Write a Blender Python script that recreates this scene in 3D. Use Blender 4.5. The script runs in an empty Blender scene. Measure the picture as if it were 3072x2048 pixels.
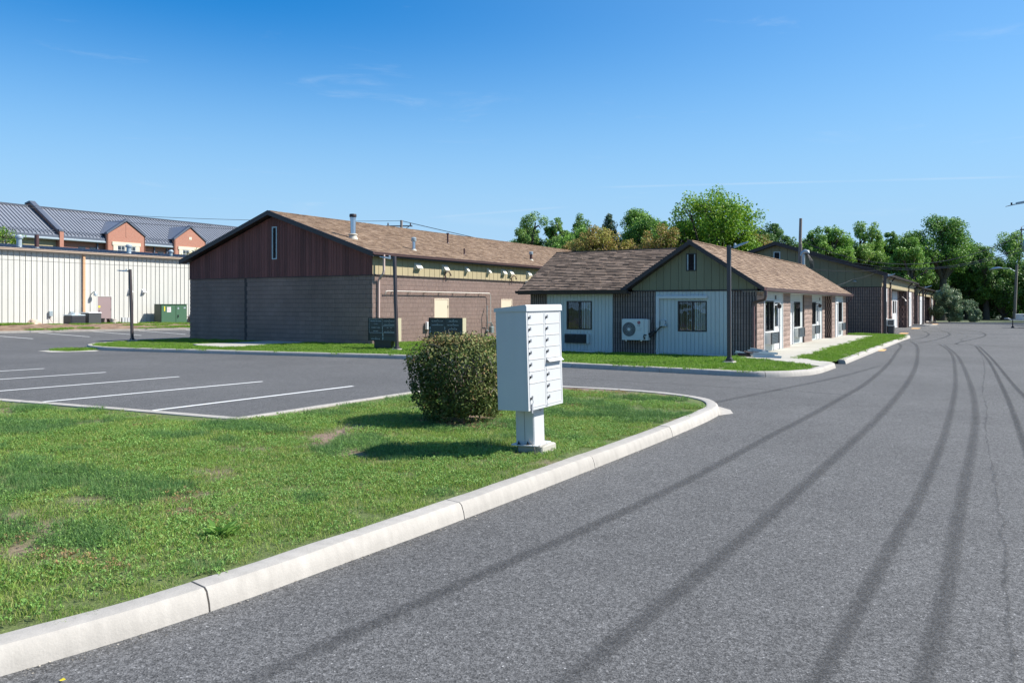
import bpy, bmesh, math, random
import numpy as np
from mathutils import Vector, Matrix, noise as mnoise

R = math.radians
random.seed(7); rng = np.random.default_rng(7)
S = bpy.context.scene
COL = S.collection

# ------------------------------------------------------------------ camera, light, exposure
cam_d = bpy.data.cameras.new('camera'); cam = bpy.data.objects.new('camera', cam_d); COL.objects.link(cam)
cam.location = (0, 0, 1.85); cam.rotation_euler = (R(90), 0, R(30.703))
cam_d.sensor_width = 36; cam_d.lens = 28.03; cam_d.shift_y = -0.0358; cam_d.clip_end = 3000; cam_d.clip_start = 0.05
S.camera = cam
SUN_EL, SUN_AZ = 44.5, 56.6
W = bpy.data.worlds.new('World'); S.world = W; W.use_nodes = True
sun_d = bpy.data.lights.new('sun', 'SUN'); sun = bpy.data.objects.new('sun', sun_d); COL.objects.link(sun)
sun_d.energy = 4.9; sun_d.angle = R(0.5); sun_d.color = (1.0, 0.955, 0.88)
sv = Vector((math.sin(R(SUN_AZ))*math.cos(R(SUN_EL)), math.cos(R(SUN_AZ))*math.cos(R(SUN_EL)), math.sin(R(SUN_EL))))
sun.rotation_euler = sv.to_track_quat('Z', 'Y').to_euler(); sun.location = (30, 20, 40)
S.view_settings.view_transform = 'Standard'; S.view_settings.look = 'None'
S.view_settings.exposure = 0.85; S.view_settings.gamma = 1.0
try: S.view_settings.use_curve_mapping = False
except Exception: pass
S.cycles.max_bounces = 6; S.cycles.transparent_max_bounces = 12

def build_world():
    nt = W.node_tree; N = nt.nodes; L = nt.links
    bg = N['Background']; bg.inputs[1].default_value = 0.07
    sky = N.new('ShaderNodeTexSky'); sky.sky_type = 'NISHITA'; sky.sun_disc = False
    sky.sun_elevation = R(SUN_EL); sky.sun_rotation = R(SUN_AZ)
    sky.altitude = 0; sky.air_density = 1.0; sky.dust_density = 0.2; sky.ozone_density = 1.5
    tc = N.new('ShaderNodeTexCoord')
    def vm(op, a, b=None):
        n = N.new('ShaderNodeVectorMath'); n.operation = op
        L.new(a, n.inputs[0])
        if b is not None:
            if isinstance(b, (tuple, list)): n.inputs[1].default_value = b
            else: L.new(b, n.inputs[1])
        return n
    def mt(op, a, b=0.0, clamp=False):
        n = N.new('ShaderNodeMath'); n.operation = op; n.use_clamp = clamp
        for i, v in enumerate((a, b)):
            if isinstance(v, (int, float)): n.inputs[i].default_value = v
            else: L.new(v, n.inputs[i])
        return n.outputs[0]
    D = tc.outputs['Generated']
    def mapr(v, a, b, c=0., d=1.):
        n = N.new('ShaderNodeMapRange'); n.clamp = True; n.interpolation_type = 'SMOOTHSTEP'
        L.new(v, n.inputs[0])
        for i, q in enumerate((a, b, c, d)): n.inputs[i+1].default_value = q
        return n.outputs[0]
    def dirof(px, py):
        f = Vector((-math.sin(R(30.703)), math.cos(R(30.703)), 0)); r = Vector((math.cos(R(30.703)), math.sin(R(30.703)), 0))
        return (f + r*((px-1536)/2392.) + Vector((0, 0, (914-py)/2392.))).normalized()
    total = None
    # vapour trails: great circles through the sky, thin, broken up by noise
    nz = N.new('ShaderNodeTexNoise'); nz.inputs['Scale'].default_value = 14; nz.inputs['Detail'].default_value = 5
    L.new(D, nz.inputs['Vector'])
    for (a, b, wd, st) in (((1800, 562), (3072, 530), .0010, .20), ((1290, 653), (1705, 620), .0011, .13), ((1330, 655), (1560, 672), .004, .07)):
        A, B = dirof(*a), dirof(*b); nrm = A.cross(B).normalized(); mid = (A+B).normalized()
        half = math.acos(max(-1, min(1, A.dot(mid))))
        d = vm('DOT_PRODUCT', D, tuple(nrm)).outputs['Value']; d = mt('ABSOLUTE', d)
        band = mapr(d, 0, wd*2, 1, 0)
        al = vm('DOT_PRODUCT', D, tuple(mid)).outputs['Value']
        ext = mapr(al, math.cos(half*1.08), math.cos(half*.75), 0, 1)
        v = mt('MULTIPLY', mt('MULTIPLY', band, ext), mt('MULTIPLY', mapr(nz.outputs[0], .3, .6, .4, 1), st))
        total = v if total is None else mt('ADD', total, v)
    # faint wisps of cirrus
    mp = N.new('ShaderNodeMapping'); mp.inputs['Scale'].default_value = (3.0, 3.0, 17.0); mp.inputs['Rotation'].default_value = (.05, .08, .4)
    L.new(D, mp.inputs['Vector'])
    n2 = N.new('ShaderNodeTexNoise'); n2.inputs['Scale'].default_value = 2.2; n2.inputs['Detail'].default_value = 9; n2.inputs['Roughness'].default_value = .62; n2.inputs['Distortion'].default_value = .5
    L.new(mp.outputs[0], n2.inputs['Vector'])
    wisp = mapr(n2.outputs[0], .59, .85, 0, .20)
    total = mt('ADD', total, wisp)
    mx = N.new('ShaderNodeMix'); mx.data_type = 'RGBA'
    L.new(total, mx.inputs['Factor'])
    hs = N.new('ShaderNodeHueSaturation'); hs.inputs['Saturation'].default_value = 1.22; hs.inputs['Value'].default_value = 1.0
    L.new(sky.outputs[0], hs.inputs['Color'])
    # clear autumn air: the low sky is pale blue rather than yellow
    sep = N.new('ShaderNodeSeparateXYZ'); L.new(D, sep.inputs[0])
    lo = mapr(sep.outputs[2], .372, .035, 0, 1)
    sd = vm('DOT_PRODUCT', D, (math.sin(R(SUN_AZ))*math.cos(R(SUN_EL)), math.cos(R(SUN_AZ))*math.cos(R(SUN_EL)), math.sin(R(SUN_EL)))).outputs['Value']
    f2 = mapr(sd, .0, .85, 0, .42)
    lo = mt('ADD', lo, mt('MULTIPLY', f2, mt('SUBTRACT', 1.0, lo)))
    gain = N.new('ShaderNodeMix'); gain.data_type = 'RGBA'; gain.blend_type = 'MULTIPLY'; gain.inputs['Factor'].default_value = 1
    L.new(hs.outputs[0], gain.inputs[6]); gain.inputs[7].default_value = (.12, .93, 1.36, 1)
    m2 = N.new('ShaderNodeMix'); m2.data_type = 'RGBA'; L.new(lo, m2.inputs['Factor']); L.new(gain.outputs[2], m2.inputs[6]); m2.inputs[7].default_value = (3.45, 5.35, 7.4, 1)
    L.new(m2.outputs[2], mx.inputs[6]); mx.inputs[7].default_value = (6.2, 7.0, 7.8, 1)
    L.new(mx.outputs[2], bg.inputs[0])
build_world()

# ------------------------------------------------------------------ helpers
WL = {}          # world location of every object we make (translation only)
def empty(name, loc=(0, 0, 0)):
    o = bpy.data.objects.new(name, None); COL.objects.link(o); o.location = loc; o.empty_display_size = .3
    WL[o.name] = Vector(loc); return o
def tag(o, label=None, cat=None, group=None, kind=None):
    if label: o['label'] = label
    if cat: o['category'] = cat
    if group: o['group'] = group
    if kind: o['kind'] = kind
    return o
def thing(name, label, cat, loc=(0, 0, 0), group=None, kind=None):
    return tag(empty(name, loc), label, cat, group, kind)

class MB:
    def __init__(s): s.v = []; s.f = []; s.t = []; s.m = []
    def add(s, vs, fs, tint=None, mi=0):
        b = len(s.v); s.v.extend(vs)
        if tint is None: tint = random.random()
        for f in fs: s.f.append(tuple(b+i for i in f)); s.t.append(tint); s.m.append(mi)
        return s
    def box(s, x0, x1, y0, y1, z0, z1, tint=None, mi=0):
        vs = [(x, y, z) for z in (z0, z1) for y in (y0, y1) for x in (x0, x1)]
        return s.add(vs, [(0, 2, 3, 1), (4, 5, 7, 6), (0, 1, 5, 4), (2, 6, 7, 3), (0, 4, 6, 2), (1, 3, 7, 5)], tint, mi)
    def cbox(s, x0, x1, y0, y1, z0, z1, c=.01, tint=None, mi=0):
        "box with chamfered vertical and top edges"
        if tint is None: tint = random.random()
        ring = [(x0+c, y0), (x1-c, y0), (x1, y0+c), (x1, y1-c), (x1-c, y1), (x0+c, y1), (x0, y1-c), (x0, y0+c)]
        cx, cy = (x0+x1)/2, (y0+y1)/2
        def sh(p): return (p[0]+(c if p[0] < cx else -c)*.9, p[1]+(c if p[1] < cy else -c)*.9)
        vs = [(x, y, z0) for x, y in ring]+[(x, y, z1-c) for x, y in ring]+[(*sh(p), z1) for p in ring]
        fs = [tuple(range(7, -1, -1)), tuple(range(16, 24))]
        for k in (0, 8):
            for i in range(8): j = (i+1) % 8; fs.append((k+i, k+j, k+8+j, k+8+i))
        return s.add(vs, fs, tint, mi)
    def prism(s, pts, d, tint=None, mi=0):
        "polygon pts (3d list) extruded by vector d"
        n = len(pts); d = Vector(d); p = [Vector(q) for q in pts]
        vs = [tuple(q) for q in p]+[tuple(q+d) for q in p]
        fs = [tuple(range(n)), tuple(range(2*n-1, n-1, -1))]+[(i, i+n, (i+1) % n+n, (i+1) % n) for i in range(n)]
        return s.add(vs, fs, tint, mi)
    def tube(s, pts, r, n=8, tint=None, cap=True, mi=0):
        pts = [Vector(p) for p in pts]; k = len(pts)
        rs = r if isinstance(r, (list, tuple)) else [r]*k
        if tint is None: tint = random.random()
        vs = []; up = Vector((0, 0, 1)); prev = None
        for i, p in enumerate(pts):
            t = (pts[min(i+1, k-1)]-pts[max(i-1, 0)]).normalized()
            if prev is None:
                a = t.cross(up) if abs(t.dot(up)) < .95 else t.cross(Vector((1, 0, 0)))
            else: a = prev-t*prev.dot(t)
            a.normalize(); prev = a; b = t.cross(a)
            for j in range(n):
                th = 2*math.pi*(j+.5)/n; vs.append(tuple(p+(a*math.cos(th)+b*math.sin(th))*rs[i]))
        fs = [(i*n+j, i*n+(j+1) % n, (i+1)*n+(j+1) % n, (i+1)*n+j) for i in range(k-1) for j in range(n)]
        if cap: fs += [tuple(range(n-1, -1, -1)), tuple(range((k-1)*n, k*n))]
        return s.add(vs, fs, tint, mi)
    def cyl(s, x, y, z0, z1, r, r2=None, n=16, tint=None, mi=0):
        return s.tube([(x, y, z0), (x, y, z1)], [r, r if r2 is None else r2], n, tint, True, mi)
    def lathe(s, x, y, prof, n=16, tint=None, mi=0):
        return s.tube([(x, y, z) for r, z in prof], [r for r, z in prof], n, tint, True, mi)
    def mesh(s, name, mats):
        me = bpy.data.meshes.new(name); me.from_pydata([tuple(v) for v in s.v], [], s.f)
        mats = mats if isinstance(mats, (list, tuple)) else [mats]
        for m in mats: me.materials.append(m)
        if len(mats) > 1: me.polygons.foreach_set('material_index', s.m)
        a = me.attributes.new('tint', 'FLOAT', 'FACE'); a.data.foreach_set('value', s.t)
        me.update(); return me
    def build(s, name, mats, parent=None, smooth=False, local=False, label=None, fixn=True):
        me = s.mesh(name, mats)
        if fixn and len(s.f) < 4000:
            bm = bmesh.new(); bm.from_mesh(me); bmesh.ops.recalc_face_normals(bm, faces=bm.faces); bm.to_mesh(me); bm.free()
        if smooth: 
            me.polygons.foreach_set('use_smooth', [True]*len(me.polygons))
            try: me.set_sharp_from_angle(angle=R(smooth if smooth is not True else 40))
            except Exception: pass
        o = bpy.data.objects.new(name, me); COL.objects.link(o)
        if parent is not None:
            o.parent = parent
            if not local: o.location = -WL[parent.name]
        WL[o.name] = Vector((0, 0, 0)) if not local else (WL[parent.name].copy() if parent is not None else Vector((0, 0, 0)))
        if label: o['label'] = label
        return o
def place(name, me, loc, rotz=0, parent=None):
    "an object with a shared mesh at a world position"
    o = bpy.data.objects.new(name, me); COL.objects.link(o)
    w = Vector(loc)
    if parent is not None: o.parent = parent; o.location = w-WL[parent.name]
    else: o.location = w
    o.rotation_euler = (0, 0, rotz); WL[o.name] = w
    return o
def copy_tree(o, parent=None, loc=None):
    c = o.copy(); COL.objects.link(c); c.parent = parent
    if loc is not None: c.location = loc
    WL[c.name] = Vector(c.location) if parent is None else WL[parent.name]+Vector(c.location)
    for ch in list(o.children): copy_tree(ch, c)
    return c
def text(body, size, m, parent, loc, rot, align='CENTER', name='lettering', extrude=.0008, xs=1.0, local=True):
    cu = bpy.data.curves.new(name, 'FONT'); cu.body = body; cu.size = size; cu.align_x = align; cu.align_y = 'CENTER'; cu.extrude = extrude
    cu.materials.append(m); cu.resolution_u = 2
    tmp = bpy.data.objects.new(name, cu); me = bpy.data.meshes.new_from_object(tmp); bpy.data.objects.remove(tmp)
    me.materials.clear(); me.materials.append(m)
    o = bpy.data.objects.new(name, me); COL.objects.link(o); o.parent = parent
    o.location = Vector(loc)-(Vector() if local else WL[parent.name]); o.rotation_euler = rot; o.scale = (xs, 1, 1); WL[o.name] = Vector(loc)
    return o

# facade frames: 'F' faces -Y (u = world x), 'S' faces +X (u = world y); n is outward
class Fac:
    def __init__(s, kind, plane): s.k = kind; s.p = plane
    def pt(s, u, n, z): return (u, s.p-n, z) if s.k == 'F' else (s.p+n, u, z)
    def box(s, mb, u0, u1, n0, n1, z0, z1, tint=None, mi=0):
        a = s.pt(u0, n0, z0); b = s.pt(u1, n1, z1)
        return mb.box(min(a[0], b[0]), max(a[0], b[0]), min(a[1], b[1]), max(a[1], b[1]), z0, z1, tint, mi)
    rot = property(lambda s: 0.0 if s.k == 'F' else math.pi/2)

# ------------------------------------------------------------------ materials
def mat(name, col, rough=.7, var=.12, scale=1.5, fine=.08, fscale=40., tint=.0, bump=.0, bscale=60., metal=0., spec=.5,
        cols=None, streak=None, transl=0., attrcol=False):
    """base colour varied by world-space noise, by the per-face tint and by object; cols = ramp of colours along the tint"""
    m = bpy.data.materials.new(name); m.use_nodes = True; nt = m.node_tree; N = nt.nodes; L = nt.links
    P = N['Principled BSDF']; P.inputs['Roughness'].default_value = rough; P.inputs['Metallic'].default_value = metal
    P.inputs['Specular IOR Level'].default_value = spec
    geo = N.new('ShaderNodeNewGeometry')
    def math_(op, a, b=0.):
        n = N.new('ShaderNodeMath'); n.operation = op
        for i, v in enumerate((a, b)):
            if isinstance(v, (int, float)): n.inputs[i].default_value = v
            else: L.new(v, n.inputs[i])
        return n.outputs[0]
    def noise(sc, det=3., vec=None, rough_=.55):
        n = N.new('ShaderNodeTexNoise'); n.inputs['Scale'].default_value = sc; n.inputs['Detail'].default_value = det; n.inputs['Roughness'].default_value = rough_
        L.new(vec if vec is not None else geo.outputs['Position'], n.inputs['Vector']); return n.outputs[0]
    fac = 1.0
    f = math_('ADD', 1.0-var, math_('MULTIPLY', noise(scale), 2*var)) if var else None
    if fine:
        g = math_('ADD', 1.0-fine, math_('MULTIPLY', noise(fscale, 2), 2*fine)); f = math_('MULTIPLY', f, g) if f is not None else g
    if streak:   # vertical dirt streaks
        mp = N.new('ShaderNodeMapping'); mp.inputs['Scale'].default_value = (streak[1], streak[1], streak[1]*.06); L.new(geo.outputs['Position'], mp.inputs['Vector'])
        g = math_('ADD', 1.0-streak[0], math_('MULTIPLY', noise(1.0, 4, mp.outputs[0]), 2*streak[0])); f = math_('MULTIPLY', f, g) if f is not None else g
    at = N.new('ShaderNodeAttribute'); at.attribute_name = 'tint'; oi = N.new('ShaderNodeObjectInfo')
    tf = math_('FRACT', math_('ADD', at.outputs['Fac'], math_('MULTIPLY', oi.outputs['Random'], 7.31)))
    if tint and cols is None:
        g = math_('ADD', 1.0-tint, math_('MULTIPLY', tf, 2*tint)); f = math_('MULTIPLY', f, g) if f is not None else g
    if cols is not None:
        cr = N.new('ShaderNodeValToRGB'); cr.color_ramp.interpolation = 'LINEAR'
        el = cr.color_ramp.elements
        while len(el) < len(cols): el.new(.5)
        for i, c in enumerate(cols): el[i].position = i/(len(cols)-1); el[i].color = (*c, 1)
        L.new(tf, cr.inputs[0]); base = cr.outputs[0]
    else:
        rgb = N.new('ShaderNodeRGB'); rgb.outputs[0].default_value = (*col, 1); base = rgb.outputs[0]
    out = base
    if f is not None:
        vm = N.new('ShaderNodeVectorMath'); vm.operation = 'SCALE'; L.new(base, vm.inputs[0]); L.new(f, vm.inputs['Scale']); out = vm.outputs[0]
    L.new(out, P.inputs['Base Color'])
    if bump:
        b = N.new('ShaderNodeBump'); b.inputs['Strength'].default_value = 1.0; b.inputs['Distance'].default_value = bump
        L.new(noise(bscale, 3), b.inputs['Height']); L.new(b.outputs[0], P.inputs['Normal'])
    if transl:
        T = N.new('ShaderNodeBsdfTranslucent'); mx = N.new('ShaderNodeMixShader'); mx.inputs[0].default_value = transl
        L.new(out, T.inputs['Color']); L.new(P.outputs[0], mx.inputs[1]); L.new(T.outputs[0], mx.inputs[2])
        L.new(mx.outputs[0], N['Material Output'].inputs['Surface'])
    m['mat_out'] = 1
    return m

M = {}
M['kerb'] = mat('kerb_concrete', (.365, .338, .302), .9, .14, 2.5, .10, 120, bump=.0018, bscale=60, tint=.06, streak=(.24, 11))
M['concrete'] = mat('path_concrete', (.38, .36, .31), .9, .14, 1.2, .08, 70, bump=.002, bscale=90)
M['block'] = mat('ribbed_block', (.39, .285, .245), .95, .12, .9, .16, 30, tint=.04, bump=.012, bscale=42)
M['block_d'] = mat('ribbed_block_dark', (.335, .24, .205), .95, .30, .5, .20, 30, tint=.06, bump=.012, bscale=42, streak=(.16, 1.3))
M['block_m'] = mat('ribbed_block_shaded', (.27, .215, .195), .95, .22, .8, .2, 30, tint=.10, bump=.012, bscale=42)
M['mortar'] = mat('mortar', (.075, .058, .055), .95, .1, 3, .1, 60)
M['splitf'] = mat('split_face_block', (.275, .20, .168), .95, .14, 2, .2, 25, tint=.12, bump=.02, bscale=35)
M['brownboard'] = mat('dark_brown_board', (.155, .055, .045), .8, .25, .8, .15, 25, tint=.28, streak=(.3, 10), bump=.002)
M['olive'] = mat('olive_board', (.20, .19, .118), .75, .08, 1, .06, 25, tint=.06, streak=(.08, 8))
M['khaki'] = mat('khaki_board', (.35, .29, .17), .75, .06, 1, .05, 25, tint=.04, streak=(.06, 8))
M['whiteboard'] = mat('white_board', (.50, .53, .52), .6, .05, 1, .03, 25, tint=.03, streak=(.06, 6))
M['white'] = mat('white_paint', (.60, .60, .60), .5, .04, 2, .03, 30)
M['trim'] = mat('dark_brown_trim', (.035, .024, .024), .5, .12, 2, .06, 20, streak=(.1, 10))
M['gutter'] = mat('brown_gutter', (.105, .062, .064), .38, .08, 2, .04, 20)
M['shingle'] = mat('shingle', None, .95, .10, .35, .14, 60, bump=.004, bscale=150,
                   cols=[(0.131, 0.081, 0.052), (0.185, 0.123, 0.079), (0.230, 0.157, 0.104), (0.284, 0.200, 0.138)])
M['shingle2'] = mat('shingle_weathered', None, .95, .22, .8, .18, 45, bump=.004, bscale=150,
                    cols=[(0.092, 0.064, 0.047), (0.145, 0.100, 0.072), (0.184, 0.130, 0.095), (0.228, 0.163, 0.122)])
M['roofbase'] = mat('roof_underlay', (.11, .075, .06), .95)
M['whmetal'] = mat('warehouse_metal', (.54, .53, .49), .5, .06, .6, .03, 20, tint=.03, streak=(.07, 2.0), metal=.0)
M['whtrim'] = mat('warehouse_trim', (.46, .36, .28), .5, .1, 1)
M['tan'] = mat('tan_downspout', (.56, .33, .18), .5, .06, 2)
M['slate'] = mat('slate_metal_roof', (.25, .265, .30), .42, .10, .5, .05, 10, tint=.06, metal=.35)
M['slatedark'] = mat('slate_metal_trim', (.11, .125, .16), .45, .08, .5, metal=.3)
M['brick'] = None
M['cream'] = mat('cream_stone', (.62, .55, .42), .8, .06, 1)
M['glass'] = None
M['dark'] = mat('dark_interior', (.012, .014, .017), .9, 0, 1, 0)
M['blackframe'] = mat('bronze_frame', (.02, .017, .017), .4, .05, 3)
M['blind'] = mat('vertical_blind', (.80, .81, .78), .8, .05, 3, tint=.12)
M['galv'] = mat('galvanised_steel', (.52, .55, .60), .28, .12, 4, .1, 20, metal=.9)
M['castgrey'] = mat('weathered_flue_base', (.50, .46, .38), .7, .2, 5)
M['brownpipe'] = mat('painted_vent_pipe', (.07, .03, .028), .5, .15, 5)
M['ventwhite'] = mat('ivory_vent_hood', (.62, .60, .53), .5, .06, 3)
M['door'] = mat('tan_door', (.60, .50, .38), .5, .04, 1, .02, 20)
M['doormauve'] = mat('mauve_door', (.27, .20, .20), .5, .05, 1, .02, 20)
M['pole'] = mat('bronze_pole', (.055, .046, .050), .35, .12, 2, .05, 20, metal=.1)
M['lampgrey'] = mat('lamp_head_grey', (.36, .42, .45), .35, .1, 5, metal=.3)
M['box'] = mat('cluster_box_white', (.50, .505, .505), .42, .04, 3, .02, 30, streak=(.05, 12))
M['boxedge'] = mat('cluster_box_seam', (.05, .055, .06), .6, 0, 1, 0)
M['steel'] = mat('plated_steel', (.32, .33, .34), .3, .1, 30, metal=.8)
M['black'] = mat('black_plastic', (.015, .015, .017), .5, .05, 3)
M['plate'] = mat('number_plate_grey', (.34, .35, .37), .4, .05, 30, metal=.3)
M['signgreen'] = mat('sign_dark_green', (.010, .020, .020), .35, .1, 2)
M['signpanel'] = mat('sign_panel_green', (.016, .034, .034), .3, .1, 3, tint=.4)
M['signtan'] = mat('sign_tan_side', (.44, .40, .27), .6, .04, 2)
M['signwhite'] = mat('sign_lettering', (.62, .70, .70), .5, 0, 1, 0)
M['acgrey'] = mat('condenser_panel', (.62, .63, .60), .45, .05, 2, .02, 20)
M['acdark'] = mat('condenser_grille', (.05, .055, .06), .5, .1, 10)
M['acblue'] = mat('condenser_dark_case', (.06, .065, .08), .5, .1, 5)
M['red'] = mat('red_emblem', (.30, .01, .04), .4, 0, 1, 0)
M['green'] = mat('transformer_green', (.055, .125, .075), .4, .06, 1, .03, 10)
M['greend'] = mat('transformer_side', (.045, .07, .048), .5, .06, 1)
M['yellow'] = mat('yellow_label', (.75, .60, .03), .5, 0, 1, 0)
M['orange'] = mat('orange_paint', (.62, .36, .14), .8, .35, 6, .2, 40)
M['wood'] = mat('weathered_pole_wood', (.24, .20, .175), .9, .2, 2, .1, 30, streak=(.35, 20), bump=.004)
M['wire'] = mat('wire', (.03, .03, .032), .6, 0, 1, 0)
M['conduit'] = mat('painted_conduit', (.42, .32, .29), .5, .05, 3)
M['copperpipe'] = mat('pale_gas_pipe', (.62, .56, .50), .5, .05, 3)
M['gas'] = mat('gas_meter_grey', (.16, .19, .19), .5, .1, 5)
M['line'] = mat('parking_line_paint', (.72, .72, .70), .7, .16, 5, .16, 60)
M['rock'] = mat('pale_rock', (.52, .38, .29), .9, .3, 4, .2, 30, bump=.02, bscale=12)
M['cblock'] = mat('grey_concrete_block', (.46, .47, .47), .9, .1, 5, .1, 50)
M['bucket'] = mat('grey_bucket', (.50, .46, .41), .6, .1, 5)
M['mulch'] = mat('mulch', None, .95, .3, 2, .3, 25, bump=.03, bscale=18, cols=[(.12, .07, .045), (.19, .12, .075), (.26, .18, .12)])
M['bark'] = mat('bark', (.10, .085, .065), .95, .25, 2, .2, 20, bump=.02, bscale=12)
M['twig'] = mat('twig', (.25, .21, .17), .9, .2, 8)
M['rub'] = mat('tyre_rubber', (.02, .02, .02), .8, .05, 3)
M['school_glass'] = None

def glass_mat(name, tintc=(.015, .02, .022), t=.45):
    m = bpy.data.materials.new(name); m.use_nodes = True; nt = m.node_tree; N = nt.nodes; L = nt.links
    for n in list(N):
        if n.type != 'OUTPUT_MATERIAL': N.remove(n)
    out = [n for n in N if n.type == 'OUTPUT_MATERIAL'][0]
    gl = N.new('ShaderNodeBsdfGlossy'); gl.inputs['Roughness'].default_value = .02; gl.inputs['Color'].default_value = (.85, .9, .95, 1)
    tr = N.new('ShaderNodeBsdfTransparent'); tr.inputs['Color'].default_value = (t, t*1.03, t*1.05, 1)
    fr = N.new('ShaderNodeFresnel'); fr.inputs['IOR'].default_value = 1.55
    g = N.new('ShaderNodeNewGeometry'); nz = N.new('ShaderNodeTexNoise'); nz.inputs['Scale'].default_value = 1.4; L.new(g.outputs['Position'], nz.inputs['Vector'])
    b = N.new('ShaderNodeBump'); b.inputs['Distance'].default_value = .006; L.new(nz.outputs[0], b.inputs['Height']); L.new(b.outputs[0], gl.inputs['Normal'])
    mx = N.new('ShaderNodeMixShader'); L.new(fr.outputs[0], mx.inputs[0]); L.new(tr.outputs[0], mx.inputs[1]); L.new(gl.outputs[0], mx.inputs[2])
    L.new(mx.outputs[0], out.inputs['Surface']); return m
M['glass'] = glass_mat('window_glass', t=.93)

def brick_mat():
    m = bpy.data.materials.new('red_brick'); m.use_nodes = True; nt = m.node_tree; N = nt.nodes; L = nt.links; P = N['Principled BSDF']
    P.inputs['Roughness'].default_value = .9
    g = N.new('ShaderNodeNewGeometry'); sp = N.new('ShaderNodeSeparateXYZ'); L.new(g.outputs['Position'], sp.inputs[0])
    ad = N.new('ShaderNodeMath'); L.new(sp.outputs[0], ad.inputs[0]); L.new(sp.outputs[1], ad.inputs[1])
    cb = N.new('ShaderNodeCombineXYZ'); L.new(ad.outputs[0], cb.inputs[0]); L.new(sp.outputs[2], cb.inputs[1])
    br = N.new('ShaderNodeTexBrick'); L.new(cb.outputs[0], br.inputs['Vector']); br.inputs['Scale'].default_value = 1
    br.inputs['Brick Width'].default_value = .21; br.inputs['Row Height'].default_value = .075; br.inputs['Mortar Size'].default_value = .012
    br.inputs['Color1'].default_value = (.36, .125, .08, 1); br.inputs['Color2'].default_value = (.43, .17, .11, 1); br.inputs['Mortar'].default_value = (.34, .22, .17, 1)
    L.new(br.outputs[0], P.inputs['Base Color']); return m
M['brick'] = brick_mat()

def asphalt_mat():
    m = bpy.data.materials.new('asphalt'); m.use_nodes = True; nt = m.node_tree; N = nt.nodes; L = nt.links; P = N['Principled BSDF']
    P.inputs['Roughness'].default_value = .88; P.inputs['Specular IOR Level'].default_value = .35
    g = N.new('ShaderNodeNewGeometry'); pos = g.outputs['Position']
    def nz(sc, det=3, r=.6):
        n = N.new('ShaderNodeTexNoise'); n.inputs['Scale'].default_value = sc; n.inputs['Detail'].default_value = det; n.inputs['Roughness'].default_value = r; L.new(pos, n.inputs['Vector']); return n.outputs[0]
    def mt(op, a, b=0.):
        n = N.new('ShaderNodeMath'); n.operation = op
        for i, v in enumerate((a, b)):
            if isinstance(v, (int, float)): n.inputs[i].default_value = v
            else: L.new(v, n.inputs[i])
        return n.outputs[0]
    def mr(v, a, b, c, d):
        n = N.new('ShaderNodeMapRange'); n.clamp = True; L.new(v, n.inputs[0])
        for i, q in enumerate((a, b, c, d)): n.inputs[i+1].default_value = q
        return n.outputs[0]
    vo = N.new('ShaderNodeTexVoronoi'); vo.inputs['Scale'].default_value = 120; L.new(pos, vo.inputs['Vector'])
    sep = N.new('ShaderNodeSeparateColor'); L.new(vo.outputs['Color'], sep.inputs[0])
    agg = mr(sep.outputs[0], 0, 1, .42, 1.58)
    spark = mr(sep.outputs[1], .97, 1.0, 1.0, 2.4)
    vo2 = N.new('ShaderNodeTexVoronoi'); vo2.inputs['Scale'].default_value = 42; L.new(pos, vo2.inputs['Vector'])
    sep2 = N.new('ShaderNodeSeparateColor'); L.new(vo2.outputs['Color'], sep2.inputs[0])
    agg2 = mr(sep2.outputs[2], 0, 1, .78, 1.22)
    f = mt('MULTIPLY', agg, mt('MULTIPLY', spark, agg2))
    f = mt('MULTIPLY', f, mr(nz(.28, 5), .3, .7, .86, 1.14)); f = mt('MULTIPLY', f, mr(nz(3., 4), .3, .7, .93, 1.07)); f = mt('MULTIPLY', f, mr(nz(26., 3), .3, .7, .82, 1.18))
    rgb = N.new('ShaderNodeRGB'); rgb.outputs[0].default_value = (.090, .0885, .088, 1)
    vm = N.new('ShaderNodeVectorMath'); vm.operation = 'SCALE'; L.new(rgb.outputs[0], vm.inputs[0]); L.new(f, vm.inputs['Scale'])
    L.new(vm.outputs[0], P.inputs['Base Color'])
    b = N.new('ShaderNodeBump'); b.inputs['Distance'].default_value = .0022; L.new(mt('ADD', vo.outputs['Distance'], nz(90, 2)), b.inputs['Height']); L.new(b.outputs[0], P.inputs['Normal'])
    return m
M['asphalt'] = asphalt_mat()

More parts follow.
